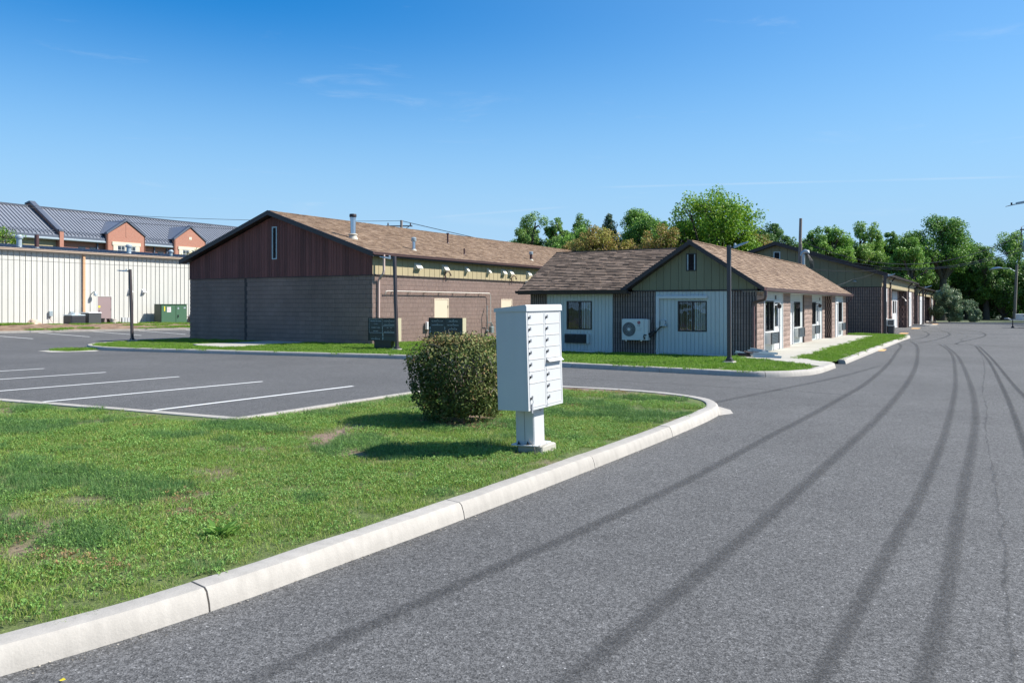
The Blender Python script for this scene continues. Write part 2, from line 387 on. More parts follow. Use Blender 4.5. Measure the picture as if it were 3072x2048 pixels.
def mark_mat(name, col, strength, crisp=False, nscale=6.):
    "a dark film on the asphalt, for wear and painted shadow; opacity falls off across the strip (u) and is broken up by noise"
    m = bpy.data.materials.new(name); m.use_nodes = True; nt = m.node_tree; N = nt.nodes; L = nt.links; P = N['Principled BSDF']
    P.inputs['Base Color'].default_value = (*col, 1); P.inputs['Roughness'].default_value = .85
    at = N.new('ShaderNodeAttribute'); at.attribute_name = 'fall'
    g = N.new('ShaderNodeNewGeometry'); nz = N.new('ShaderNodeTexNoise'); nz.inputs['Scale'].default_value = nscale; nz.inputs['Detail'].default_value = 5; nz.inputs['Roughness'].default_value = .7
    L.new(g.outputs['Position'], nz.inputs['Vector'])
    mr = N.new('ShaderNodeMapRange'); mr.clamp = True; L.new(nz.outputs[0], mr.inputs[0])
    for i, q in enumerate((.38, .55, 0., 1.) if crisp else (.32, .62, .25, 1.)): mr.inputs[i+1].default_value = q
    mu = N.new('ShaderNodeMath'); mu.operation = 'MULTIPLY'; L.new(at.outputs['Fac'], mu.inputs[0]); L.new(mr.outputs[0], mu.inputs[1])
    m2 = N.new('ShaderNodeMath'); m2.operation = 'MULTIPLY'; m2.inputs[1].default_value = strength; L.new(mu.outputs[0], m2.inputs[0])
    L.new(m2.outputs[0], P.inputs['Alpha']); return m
M['tyre'] = mark_mat('tyre_mark_film', (.03, .03, .031), .46, nscale=55.)
M['tyre_d'] = mark_mat('dark_tyre_mark_film', (.02, .02, .021), .62, nscale=30.)
M['crack'] = mark_mat('crack_fill', (.02, .02, .02), .32, True, 30.)
M['seal_shadow'] = mark_mat('joint_and_shadow_line', (.016, .016, .018), .8)  # dark film shared by the sealed joint and the painted cast shadows

def lawn_mat():
    m = bpy.data.materials.new('turf'); m.use_nodes = True; nt = m.node_tree; N = nt.nodes; L = nt.links; P = N['Principled BSDF']; P.inputs['Roughness'].default_value = .95
    at = N.new('ShaderNodeAttribute'); at.attribute_name = 'bare'
    g = N.new('ShaderNodeNewGeometry')
    def ramp(sc, cols, det=5):
        n = N.new('ShaderNodeTexNoise'); n.inputs['Scale'].default_value = sc; n.inputs['Detail'].default_value = det; n.inputs['Roughness'].default_value = .7; L.new(g.outputs['Position'], n.inputs['Vector'])
        c = N.new('ShaderNodeValToRGB'); el = c.color_ramp.elements
        while len(el) < len(cols): el.new(.5)
        for i, q in enumerate(cols): el[i].position = .3+.4*i/(len(cols)-1); el[i].color = (*q, 1)
        L.new(n.outputs[0], c.inputs[0]); return c.outputs[0], n.outputs[0]
    a, _ = ramp(42, [(.05, .06, .022), (.09, .12, .03), (.15, .19, .055)])
    b, h = ramp(14, [(.13, .082, .058), (.20, .135, .10), (.27, .19, .15)])
    mx = N.new('ShaderNodeMix'); mx.data_type = 'RGBA'; L.new(at.outputs['Fac'], mx.inputs['Factor']); L.new(a, mx.inputs[6]); L.new(b, mx.inputs[7])
    L.new(mx.outputs[2], P.inputs['Base Color'])
    bp = N.new('ShaderNodeBump'); bp.inputs['Distance'].default_value = .03; L.new(h, bp.inputs['Height']); L.new(bp.outputs[0], P.inputs['Normal'])
    return m
M['turf'] = lawn_mat()
GRASSCOLS = [(0.098, 0.191, 0.033), (0.138, 0.255, 0.039), (0.184, 0.319, 0.048), (0.249, 0.369, 0.066), (0.340, 0.395, 0.098), (0.438, 0.420, 0.175)]
M['blade'] = mat('grass_blade', None, .55, .34, 1.6, .0, 40, cols=GRASSCOLS, transl=.35, spec=.35)
M['blade_dark'] = mat('fescue_blade', None, .55, .15, .9, .0, 40, cols=[(0.059, 0.140, 0.039), (0.082, 0.184, 0.048), (0.117, 0.238, 0.065), (0.188, 0.292, 0.095)], transl=.3, spec=.35)
M['blade_far'] = mat('grass_blade_lush', None, .6, .22, .5, .0, 40, cols=[(0.094, 0.208, 0.018), (0.137, 0.274, 0.026), (0.189, 0.331, 0.038), (0.264, 0.358, 0.077)], transl=.4, spec=.3)
M['weed'] = mat('clover_leaf', None, .6, .2, .9, .0, 40, cols=[(0.116, 0.245, 0.046), (0.186, 0.343, 0.069), (0.267, 0.416, 0.098)], transl=.35)
M['dry'] = mat('dry_weed', None, .8, .2, .9, .0, 40, cols=[(.25, .17, .08), (.33, .20, .08), (.28, .22, .12)], transl=.2)

# ------------------------------------------------------------------ ground
def gz(x, y):
    """height of the lawns"""
    z = .115
    if y > 20 and -17.5 < x < -7.0:        # the lawn dips towards the front of the low building
        k = min(1, max(0, (y-22.5)/5.5)); e = min(1, (x+17.5)/1.2, (-7.0-x)/.6); z -= .12*k*max(0, e)
    return z
def sheet(name, poly, z, m, kind='structure', label=None):
    mb = MB(); mb.add([(x, y, z) for x, y in poly], [tuple(range(len(poly)))]); o = mb.build(name, m); tag(o, label, kind=kind); return o

def soil_mat():
    return mat('far_ground', (.055, .075, .03), .95, .3, .05, .3, 3)
sheet('ground', [(-900, -300), (900, -300), (900, 1500), (-900, 1500)], -.03, soil_mat())
sheet('car_park', [(-56.5, -30), (30, -30), (30, 93), (-40, 93), (-40, 60), (-56.5, 60)], 0.0, M['asphalt'])

def catmull(pts, step=.15, closed=False, sharp=()):
    out = []; n = len(pts)
    for i in range(n-1):
        p1, p2 = Vector(pts[i]), Vector(pts[i+1])
        p0 = Vector(pts[i-1]) if i > 0 and i not in sharp else p1-(p2-p1)
        p3 = Vector(pts[i+2]) if i+2 < n and (i+1) not in sharp else p2+(p2-p1)
        k = max(1, int((p2-p1).length/step))
        for j in range(k):
            t = j/k; out.append(.5*((2*p1)+(-p0+p2)*t+(2*p0-5*p1+4*p2-p3)*t*t+(-p0+3*p1-3*p2+p3)*t**3))
    out.append(Vector(pts[-1])); return out

def kerb(name, pts, seg=2.75, first=None, prof=None, sharp=(), kind='structure', z=0.0, joints=True):
    "kerb swept along pts (road-side foot of the kerb, lawn on the left); every length between joints is a child"
    prof = prof or [(0, -.02), (.012, .05), (.035, .115), (.06, .135), (.20, .140), (.225, .13), (.225, -.02)]
    P = catmull([(x, y) for x, y in pts], .16, sharp=sharp)
    nrm = []
    for i, p in enumerate(P):
        a = (P[i]-P[max(i-1, 0)]); b = (P[min(i+1, len(P)-1)]-P[i])
        a = a.normalized() if a.length > 1e-6 else b.normalized(); b = b.normalized() if b.length > 1e-6 else a
        na, nb = Vector((-a.y, a.x)), Vector((-b.y, b.x)); n_ = (na+nb).normalized(); nrm.append(n_/max(.5, n_.dot(na)))
    root = empty(name, (P[0].x, P[0].y, z)); tag(root, kind=kind)
    cum = [0]
    for i in range(1, len(P)): cum.append(cum[-1]+(P[i]-P[i-1]).length)
    cuts = [0]; s = seg*.9
    if first is not None: s = next(c for c, p in zip([sum((P[k+1]-P[k]).length for k in range(i)) for i in range(len(P))], P) if p.y >= first)-seg
    while s < cum[-1]-.7: cuts.append(s); s += seg*(random.uniform(.95, 1.06) if first is None else random.uniform(.995, 1.005))
    cuts.append(cum[-1])
    def at(s):
        i = max(0, min(len(P)-2, next((k for k in range(len(cum)-1) if cum[k+1] >= s), len(P)-2))); t = (s-cum[i])/max(1e-6, cum[i+1]-cum[i])
        return P[i].lerp(P[i+1], t), nrm[i].lerp(nrm[i+1], t)
    for a, b in zip(cuts[:-1], cuts[1:]):
        g = .006 if joints else 0
        ss = [a+g]+[c for c in cum if a+g+.02 < c < b-g-.02]+[b-g]
        mb = MB(); k = len(prof); vs = []; hj = random.uniform(-.003, .003)
        for s in ss:
            p, n_ = at(s)
            for (d, h) in prof:
                w = (mnoise.noise(Vector((s*2.1, d*9, h*9)))*.004) if .02 < h else 0
                q = p+n_*(d+w); vs.append((q.x, q.y, z+h+w+hj))
        fs = [(i*k+j, (i+1)*k+j, (i+1)*k+j+1, i*k+j+1) for i in range(len(ss)-1) for j in range(k-1)]
        fs += [tuple(range(k)), tuple(range((len(ss)-1)*k+k-1, (len(ss)-1)*k-1, -1))]
        mb.add(vs, fs); mb.build('kerb_stone', M['kerb'], root, smooth=35)
    return P, nrm

K1 = [(-5.6, -4.), (-4.75, 0.2), (-4.22, 2.1), (-4.02, 3.2), (-3.94, 4.4), (-3.87, 5.7), (-3.80, 8.2), (-3.77, 10.8), (-3.80, 12.7), (-3.92, 13.6), (-4.28, 14.35), (-4.9, 14.85), (-5.7, 15.12),
      (-6.7, 15.2), (-7.9, 15.1), (-8.9, 14.75), (-9.55, 14.1), (-9.82, 13.1), (-9.86, 8.38), (-12.3, 8.17), (-15.7, 7.83), (-24, 7.2), (-45, 5.6)]
P1, N1 = kerb('kerb', K1, sharp=(18,), seg=2.53, first=3.13)
# concrete skirt at the kerb nose
sheet('kerb_apron', [(-3.82, 13.2), (-3.68, 13.55), (-3.85, 14.0), (-4.2, 14.4), (-4.0, 13.7)], .006, M['kerb'])
K2 = [(-35.5, 34.), (-35.5, 24.5), (-35.2, 22.6), (-34.4, 21.1), (-33.2, 20.1), (-31.8, 19.55), (-30.0, 19.4), (-27, 19.85), (-23, 20.5), (-16.9, 21.45), (-13.5, 21.35), (-10.6, 21.05), (-7.9, 20.88), (-5.5, 20.72), (-4.7, 20.95), (-4.15, 21.6), (-3.85, 22.6), (-3.76, 24.9)]
P2, N2 = kerb('kerb', K2)
P3, N3 = kerb('kerb', [(-3.74, 26.7), (-3.70, 36), (-3.66, 44.5), (-3.60, 49.3), (-3.75, 51.0)], seg=3.)
P4, N4 = kerb('kerb', [(-47.3, 47.), (-49.4, 42.5), (-50.8, 38.7), (-55.2, 27.6), (-55.9, 24.0), (-56.0, 10)], seg=3.)
kerb('kerb', [(-5.5, 78.0), (-4.5, 78.1), (-3.6, 78.9)], seg=3.)
kerb('kerb', [(8, 88.5), (1, 89.5), (-4.6, 90.2), (-5.0, 97)], seg=4.)

def in_poly(x, y, poly):
    c = False; n = len(poly); j = n-1
    for i in range(n):
        xi, yi = poly[i]; xj, yj = poly[j]
        if (yi > y) != (yj > y) and x < (xj-xi)*(y-yi)/(yj-yi)+xi: c = not c
        j = i
    return c
def inset(P, N, d): return [(p.x+n.x*d, p.y+n.y*d) for p, n in zip(P[::3]+[P[-1]], N[::3]+[N[-1]])]
lawn1_poly = inset(P1, N1, .21)+[(-45, -6)]
path_poly = [(-6.95, 26.1), (-5.95, 25.75), (-4.75, 24.55), (-4.0, 23.7), (-3.80, 24.9), (-3.95, 25.5), (-5.28, 27.1), (-5.35, 36), (-5.45, 48.6), (-6.95, 48.6)]
lawn2_poly = inset(P2, N2, .21)+[(-4.0, 26.), (-5.0, 26.7), (-6.5, 28.3), (-6.9, 45), (-16, 60), (-23, 60), (-35.4, 60)]
lawn3_poly = inset(P3, N3, .21)+[(-4.4, 51.5), (-8.5, 53.5), (-9.5, 50), (-5.6, 48.6), (-5.4, 47), (-5.33, 36), (-5.26, 27.0), (-4.1, 25.9)]

def bare_at(x, y):
    v = mnoise.noise(Vector((x*.55+3.1, y*.9, 1.3)))+.55*mnoise.noise(Vector((x*1.9, y*2.6, 4.7)))+.25*mnoise.noise(Vector((x*6, y*7, 2.)))
    b = max(0., min(1., (v-.33)/.24))
    # worn soil beside the lower left of the lawn
    for (cx, cy, rx, ry, s) in ((-6.6, 3.5, .55, .13, 1.2), (-6.85, 5.5, .5, .09, 1.), (-7.6, 6.6, .5, .10, .8), (-5.6, 4.3, .38, .10, 1.), (-5.8, 3.1, .4, .12, 1.), (-6.6, 9.6, .95, .55, .8), (-9.9, 7.9, .8, .12, .7), (-5.2, 3.2, .3, .2, .6)):
        d = ((x-cx)/rx)**2+((y-cy)/ry)**2
        w = 1-d+.9*mnoise.noise(Vector((x*5, y*6, 9.)))
        b = max(b, max(0, min(1, w*s)))
    return b
def lawn(name, poly, step, label):
    xs = [p[0] for p in poly]; ys = [p[1] for p in poly]
    bm = bmesh.new(); f = bm.faces.new([bm.verts.new((x, y, 0)) for x, y in poly])
    x0, x1, y0, y1 = max(min(xs), -46), max(xs), min(ys), max(ys)
    def cut(ax, v):
        co = (v, 0, 0) if ax == 0 else (0, v, 0); no = (1, 0, 0) if ax == 0 else (0, 1, 0)
        bmesh.ops.bisect_plane(bm, geom=bm.verts[:]+bm.edges[:]+bm.faces[:], plane_co=co, plane_no=no)
    for ax, a, b in ((0, x0, x1), (1, y0, y1)):
        v = a+step
        while v < b-.01: cut(ax, v); v += step
    for v in bm.verts: v.co.z = gz(v.co.x, v.co.y)+.012*mnoise.noise(Vector((v.co.x*.8, v.co.y*.8, 0)))
    me = bpy.data.meshes.new(name); bm.to_mesh(me); bm.free(); me.materials.append(M['turf'])
    a = me.attributes.new('bare', 'FLOAT', 'POINT'); a.data.foreach_set('value', [bare_at(v.co.x, v.co.y) if v.co.y < 16 else .0 for v in me.vertices])
    me.polygons.foreach_set('use_smooth', [True]*len(me.polygons))
    o = bpy.data.objects.new(name, me); COL.objects.link(o); o['kind'] = 'structure'; return o
lawn('lawn', lawn1_poly, .35, '')
lawn('lawn', lawn2_poly, 1.0, '')
lawn('lawn', lawn3_poly, 1.0, '')

# concrete path in slabs with recessed joints
pth = tag(empty('path', (-6, 30, .1)), kind='structure')
def slab(poly, z, th=.1, parent=pth, name='path_slab'):
    mb = MB(); mb.prism([(x, y, z-th) for x, y in poly], (0, 0, th)); return mb.build(name, M['concrete'], parent)
slab([(-6.92, 26.1), (-5.95, 25.78), (-5.29, 27.12), (-5.30, 28.6), (-6.92, 28.6)], .132)
slab([(-5.93, 25.77), (-4.72, 24.55), (-4.02, 23.75), (-3.80, 24.95), (-3.98, 25.52), (-5.28, 27.1)], .130)
yy = 28.61
while yy < 48.4:
    y2 = min(yy+1.83, 48.6); slab([(-7.25, yy), (-5.31, yy), (-5.33, y2), (-7.25, y2)], .132+random.uniform(-.002, .002)); yy = y2+.01
pad = tag(empty('entry_slab', (-28, 24, .1)), kind='structure')
for poly, z in (([(-29.6, 22.7), (-28.2, 21.95), (-26.6, 21.8), (-26.6, 24.2), (-29.2, 24.2)], .15), ([(-29.2, 24.21), (-26.6, 24.21), (-26.5, 26.7), (-29.2, 26.7)], .148)): slab(poly, z, .1, pad, 'path_slab')
sheet('drain_apron', [(-32.5, 17.7), (-31.2, 17.5), (-30.3, 18.7), (-30.7, 19.15), (-31.9, 19.35), (-32.6, 18.8)], .008, M['concrete'])

# parking lines
def strip(name, pts, w, z, m, fall=False, kind='structure', wj=0., step=.4, label=None):
    P = catmull([tuple(p) for p in pts], step); vs = []; fs = []; fa = []
    k = 5 if fall else 2
    for i, p in enumerate(P):
        t = (P[min(i+1, len(P)-1)]-P[max(i-1, 0)]).normalized(); n_ = Vector((-t.y, t.x))
        ww = w*(1+wj*mnoise.noise(Vector((p.x, p.y, 3.3))))
        off = Vector((0, 0)) if not wj else n_*(.035*mnoise.noise(Vector((p.x*2.2, p.y*2.2, 8)))+.02*mnoise.noise(Vector((p.x*7, p.y*7, 1))))
        endf = min(1, i/4, (len(P)-1-i)/4)
        for j in range(k):
            s = (j/(k-1)-.5); q = p+n_*(s*ww)+off; vs.append((q.x, q.y, z)); fa.append((0, .75, 1, .75, 0)[j]*endf if fall else 1)
    fs = [(i*k+j, i*k+j+1, (i+1)*k+j+1, (i+1)*k+j) for i in range(len(P)-1) for j in range(k-1)]
    mb = MB(); mb.add(vs, fs); me = mb.mesh(name, m)
    a = me.attributes.new('fall', 'FLOAT', 'POINT'); a.data.foreach_set('value', fa)
    o = bpy.data.objects.new(name, me); COL.objects.link(o); o['kind'] = kind; return o
for x0, y0, x1, y1 in ((-12.53, 8.5, -12.37, 13.75), (-15.45, 8.25, -14.99, 13.46), (-18.26, 8.0, -17.83, 13.26), (-21.3, 7.8, -20.71, 13.09), (-24.1, 7.6, -23.46, 12.95)):
    strip('parking_line', [(x0, y0), (x1, y1)], .10, .005, M['line'])
for a, b in (((-50.6, 25.1), (-44.5, 23.96)), ((-53.92, 29.4), (-44.34, 27.06)), ((-53.0, 32.6), (-43.81, 29.96)), ((-52.0, 35.35), (-43.02, 32.45)), ((-50.6, 38.2), (-42.2, 35.1))):
    strip('parking_line', [a, b], .10, .005, M['line'])
# tyre marks, cracks, sealed joint, cast shadows painted as dark strips
strip('tyre_mark', [(-4.3, 46), (-3.35, 40.5), (-3.0, 34.76), (-2.6, 27), (-2.42, 20.4), (-2.46, 16.9), (-2.54, 13.2), (-2.6, 11.8), (-2.69, 8.23), (-2.84, 5.88), (-2.96, 4.75), (-3.06, 3.4), (-3.14, 2.3), (-3.2, 1.2)], .17, .004, M['tyre'], True)
strip('tyre_mark', [(-3.4, 46), (-2.7, 40.5), (-2.22, 34), (-1.8, 26.7), (-1.58, 20.5), (-1.51, 14.9), (-1.53, 12.4), (-1.60, 8.38), (-1.67, 5.83), (-1.74, 4.24), (-1.78, 3.0), (-1.8, 1.5)], .175, .004, M['tyre'], True)
strip('tyre_mark', [(-2.0, 43.5), (-1.4, 38), (-1.0, 32.4), (-.68, 24), (-.55, 18.7), (-.50, 13.04), (-.54, 9.0), (-.63, 6.46), (-.68, 4.8), (-.74, 3.2), (-.8, 1.5)], .14, .004, M['tyre'], True)
strip('tyre_mark', [(-1.7, 42.5), (-1.2, 37), (-.78, 31.5), (-.33, 22.1), (-.17, 17), (-.14, 13.25), (-.20, 8.36), (-.22, 5.82), (-.27, 4.0), (-.3, 2.)], .15, .004, M['tyre'], True)
strip('tyre_mark', [(-.42, 42.2), (-.1, 35), (.13, 29.4), (.34, 20.4), (.41, 16), (.45, 11.5), (.46, 8)], .12, .004, M['tyre_d'], True)
strip('tyre_mark', [(-.3, 42.0), (.05, 35), (.31, 28.7), (.56, 21.7), (.72, 18.2), (.85, 14)], .12, .004, M['tyre_d'], True)
strip('tyre_mark', [(-.45, 41.5), (-1.2, 43.5), (-.25, 52), (.0, 57), (-.3, 62.5), (-1.2, 66), (-2.6, 67.5)][::-1], .16, .004, M['tyre_d'], True)
strip('tyre_mark', [(-2.9, 42), (-2.2, 48), (-1.9, 55), (-2.2, 61), (-3.0, 66)], .2, .004, M['tyre'], True)
strip('tyre_mark', [(-3.7, 44.5), (-3.0, 50), (-3.1, 57), (-3.9, 64)], .2, .004, M['tyre'], True)
strip('tyre_mark', [(-4.7, 13.3), (-4.3, 15.5), (-3.9, 17.8), (-3.2, 22), (-2.7, 27)], .22, .004, mark_mat('faint_tyre_film', (.03, .03, .032), .35), True)
strip('asphalt_crack', [(-.45, 41.4), (-.14, 34), (-.02, 27), (-.05, 21), (-.04, 18.7), (.02, 16.6), (0, 14.1), (.03, 12.1), (.11, 8.3), (.12, 5.56), (.13, 4.0)], .032, .006, M['crack'], True, wj=1.4, step=.15)
strip('asphalt_crack', [(-.5, 42.), (-1.1, 48), (-.9, 54), (-1.5, 60)], .09, .006, M['crack'], True, wj=1.4, step=.2)
strip('joint_and_shadow_line', [(-5.0, 45.6), (-3.7, 44.7), (-2.2, 43.6), (0, 42.0), (1.43, 40.95), (4, 39)], .13, .007, M['seal_shadow'], True)  # shadow of an overhead wire, painted on the asphalt as a dark strip
strip('joint_and_shadow_line', [(-10.5, 18.3), (-7, 17.9), (-3.5, 17.75), (-1.5, 17.2)], .05, .007, M['seal_shadow'], True)
strip('joint_and_shadow_line', [(-4.5, 68.5), (-2, 66.5), (1, 63)], .14, .007, M['seal_shadow'], True)  # cast shadow farther down the road, painted as a dark strip
for x, y, w_, d_ in ((-3.72, 35.6, .5, 1.5), (-4.52, 57.2, .5, 1.8), (-4.67, 69.7, .6, 2.6), (-4.1, 86, .5, 2.)):
    sheet('painted_patch', [(x-w_/2, y-d_/2), (x+w_/2, y-d_/2+.1), (x+w_/2-.04, y+d_/2), (x-w_/2, y+d_/2)], .006, M['orange'])

# ------------------------------------------------------------------ building pieces
def block_mesh(name, w, h, ribs, m, depth=.036, rib_fill=.54, rough=.004):
    mb = MB(); p = w/ribs; g = p*(1-rib_fill)/2; hh = h-(.014 if m is M['block_d'] else .009)
    for i in range(ribs):
        a = i*p; j = lambda: random.uniform(-rough, rough)
        zs = (0, hh)
        prof = [(a+g*.8+(0.004 if i == 0 else 0), depth), (a+g*1.35, j()), (a+p-g*1.35, j()), (a+p-g*.8-(0.004 if i == ribs-1 else 0), depth)]
        vs = [(x, y, z) for z in zs for x, y in prof]
        mb.add(vs, [(k, k+1, k+5, k+4) for k in range(3)]+[(4, 5, 6, 7), (3, 2, 1, 0)], tint=0.)
    return mb.mesh(name, m)
def split_mesh(name, w, h, m, depth=.03):
    mb = MB(); n = 4; hh = h-.010; vs = []
    for z in (0, hh*.5, hh):
        for i in range(n+1):
            edge = i in (0, n) or z in (0, hh)
            vs.append((.004+(w-.008)*i/n, (random.uniform(.0, .012) if edge else random.uniform(-.022, .006)), z))
    k = n+1; fs = [(r*k+i, r*k+i+1, (r+1)*k+i+1, (r+1)*k+i) for r in range(2) for i in range(n)]
    b = len(vs); vs += [(.004, depth, 0), (w-.004, depth, 0), (.004, depth, hh), (w-.004, depth, hh)]
    fs += [(0, k, 2*k, b+2, b), (n, n+k, n+2*k, b+3, b+1), tuple(range(n, -1, -1))+(b, b+1), tuple(range(2*k, 3*k))+(b+3, b+2)]
    mb.add(vs, fs, tint=0.); return mb.mesh(name, m)

def block_wall(parent, fac, u0, u1, z0, rows, h, bw, ribs, m, keep=lambda u, z: True, limit=None, name='block', split=False, holes=()):
    """courses of blocks in running bond. Returns nothing; the nearest `limit` are single parts, the rest one joined part"""
    mk = split_mesh if split else (lambda n_, w, h_, m_: block_mesh(n_, w, h_, max(1, round(w/bw*ribs)), m_))
    variants = {}
    def get(w):
        key = round(w, 3)
        if key not in variants: variants[key] = [mk(name, w, h, m) for _ in range(3 if split else 2)]
        return random.choice(variants[key])
    spots = []
    for r in range(rows):
        z = z0+r*h; cuts = [u0]; x = u0+(bw if r % 2 == 0 else bw/2)
        while x < u1-.03: cuts.append(x); x += bw
        cuts.append(u1)
        for a, b in zip(cuts[:-1], cuts[1:]):
            segs = [(a, b)]
            for (h0, h1, hz0, hz1) in holes:
                if z+h*.5 > hz0 and z+h*.5 < hz1:
                    ns = []
                    for (s, e) in segs:
                        if e <= h0 or s >= h1: ns.append((s, e)); continue
                        if s < h0: ns.append((s, h0))
                        if e > h1: ns.append((h1, e))
                    segs = ns
            for s, e in segs:
                if e-s > .04 and keep((s+e)/2, z): spots.append((s, e, z))
    spots.sort(key=lambda q: Vector(fac.pt((q[0]+q[1])/2, 0, q[2])).length)
    single = spots if limit is None else spots[:limit]; rest = [] if limit is None else spots[limit:]
    for s, e, z in single:
        place(name, get(e-s), fac.pt(s, 0, z+.0045), fac.rot, parent)
    if rest:
        mb = MB(); c, sn = math.cos(fac.rot), math.sin(fac.rot)
        for s, e, z in rest:
            me = get(e-s); o = fac.pt(s, 0, z+.0045); t = random.random()
            mb.add([(o[0]+v.co.x*c-v.co.y*sn, o[1]+v.co.x*sn+v.co.y*c, o[2]+v.co.z) for v in me.vertices], [tuple(p.vertices) for p in me.polygons], tint=t)
        o = mb.build(name, m, parent, fixn=False); o['kind'] = 'stuff'

def boards(parent, fac, u0, u1, zb, ztop, w, m, n0=-.02, n1=0., gap=.008, holes=(), name='board', widths=None, batten=None, bmat=None, group=True, base=None):
    """vertical boards; ztop may be a function of u; cut round the holes (u0,u1,z0,z1)"""
    top = ztop if callable(ztop) else (lambda u: ztop)
    cuts = [u0]; i = 0
    while cuts[-1] < u1-1e-4:
        ww = w if widths is None else widths[i % len(widths)]; cuts.append(min(u1, cuts[-1]+ww)); i += 1
    if len(cuts) > 2 and cuts[-1]-cuts[-2] < w*.25: cuts.pop(-2)
    pieces = []
    for a, b in zip(cuts[:-1], cuts[1:]):
        xs = sorted({a, b}|{h for q in holes for h in (q[0], q[1]) if a+.01 < h < b-.01})
        for s, e in zip(xs[:-1], xs[1:]):
            mid = (s+e)/2; iv = [(zb, None)]
            for q in holes:
                if q[0]-.005 < mid < q[1]+.005:
                    niv = []
                    for lo, hi in iv:
                        top_ = 99 if hi is None else hi
                        if q[2] >= top_ or q[3] <= lo: niv.append((lo, hi)); continue
                        if q[2] > lo+.01: niv.append((lo, q[2]))
                        niv.append((q[3], hi))
                    iv = [v for v in niv if v[1] is None or v[1] > v[0]+.01]
            gs, ge = (gap/2 if s == a else 0), (gap/2 if e == b else 0)
            for lo, hi in iv:
                ts, te = (top(s), top(e)) if hi is None else (hi, hi)
                if max(ts, te) < lo+.01: continue
                pk = top(mid) if hi is None else hi
                pts = [(s+gs, lo), (e-ge, lo), (e-ge, max(te, lo+.005))]
                if hi is None and pk > (ts+te)/2+.01: pts.append((mid, pk))
                pts.append((s+gs, max(ts, lo+.005)))
                pieces.append(pts)
        if batten is not None and b < u1-.01:
            pass
    for pts in pieces:
        mb = MB(); P = [fac.pt(u, n0, z) for u, z in pts]; d = Vector(fac.pt(0, n1, 0))-Vector(fac.pt(0, n0, 0))
        mb.prism(P, d, tint=random.random()); mb.build(name, m, parent)
    if batten:
        mb = None
        for b in cuts[1:-1]:
            mb = MB(); fac.box(mb, b-.016, b+.016, n1, n1+batten, zb+.004, min(top(b-.016), top(b+.016))-.004); mb.build('batten', bmat or m, parent)

def window(parent, fac, u0, u1, z0, z1, n=0., frame=.045, m='blackframe', trim=None, blinds='half', sash=True, name='window', mull=.5):
    """slider window: frame (with sash), glass panes, vertical blinds, dark room behind"""
    mb = MB(); F = frame
    for (a, b, c, d) in ((u0, u1, z0, z0+F), (u0, u1, z1-F, z1), (u0, u0+F, z0+F, z1-F), (u1-F, u1, z0+F, z1-F)): fac.box(mb, a, b, n-.06, n+.022, c, d)
    um = u0+(u1-u0)*mull
    if sash: fac.box(mb, um-.02, um+.02, n-.055, n+.016, z0+F, z1-F)
    wo = mb.build(name, M[m], parent)
    if trim:
        t = .035; mb = MB()
        for (a, b, c, d) in ((u0-t, u1+t, z0-t, z0-.001), (u0-t, u1+t, z1+.001, z1+t), (u0-t, u0-.001, z0-.001, z1+.001), (u1+.001, u1+t, z0-.001, z1+.001)): fac.box(mb, a, b, n-.02, n+.014, c, d)
        mb.build('window_trim', M[trim], wo)
    for k, (a, b) in enumerate(((u0+F, um-.02), (um+.02, u1-F)) if sash else ((u0+F, u1-F),)):
        mb = MB(); fac.box(mb, a+.001, b-.001, n-.03-.012*k, n-.026-.012*k, z0+F+.001, z1-F-.001); mb.build('pane', M['glass'], wo)
    if blinds:
        mb = MB(); w_ = .085; lo = u0+F; hi = u1-F
        if blinds == 'right': lo = um-.03
        u = lo
        while u < hi-.02:
            c, ang = u+w_/2, random.uniform(.45, .8) if u > um else random.uniform(.9, 1.25)
            du = w_*.5*math.cos(ang); dn = w_*.5*math.sin(ang)
            P = [fac.pt(c-du, n-.10-dn, z0+F), fac.pt(c+du, n-.10+dn, z0+F), fac.pt(c+du, n-.10+dn, z1-F), fac.pt(c-du, n-.10-dn, z1-F)]
            mb.prism(P, Vector(fac.pt(0, .002, 0))-Vector(fac.pt(0, 0, 0))); u += w_*.92
        mb.build('blind', M['blind'], wo)
    mb = MB(); fac.box(mb, u0+F*.5, u1-F*.5, n-.52, n-.50, z0, z1); mb.build('room_back', M['dark'], wo)
    return wo

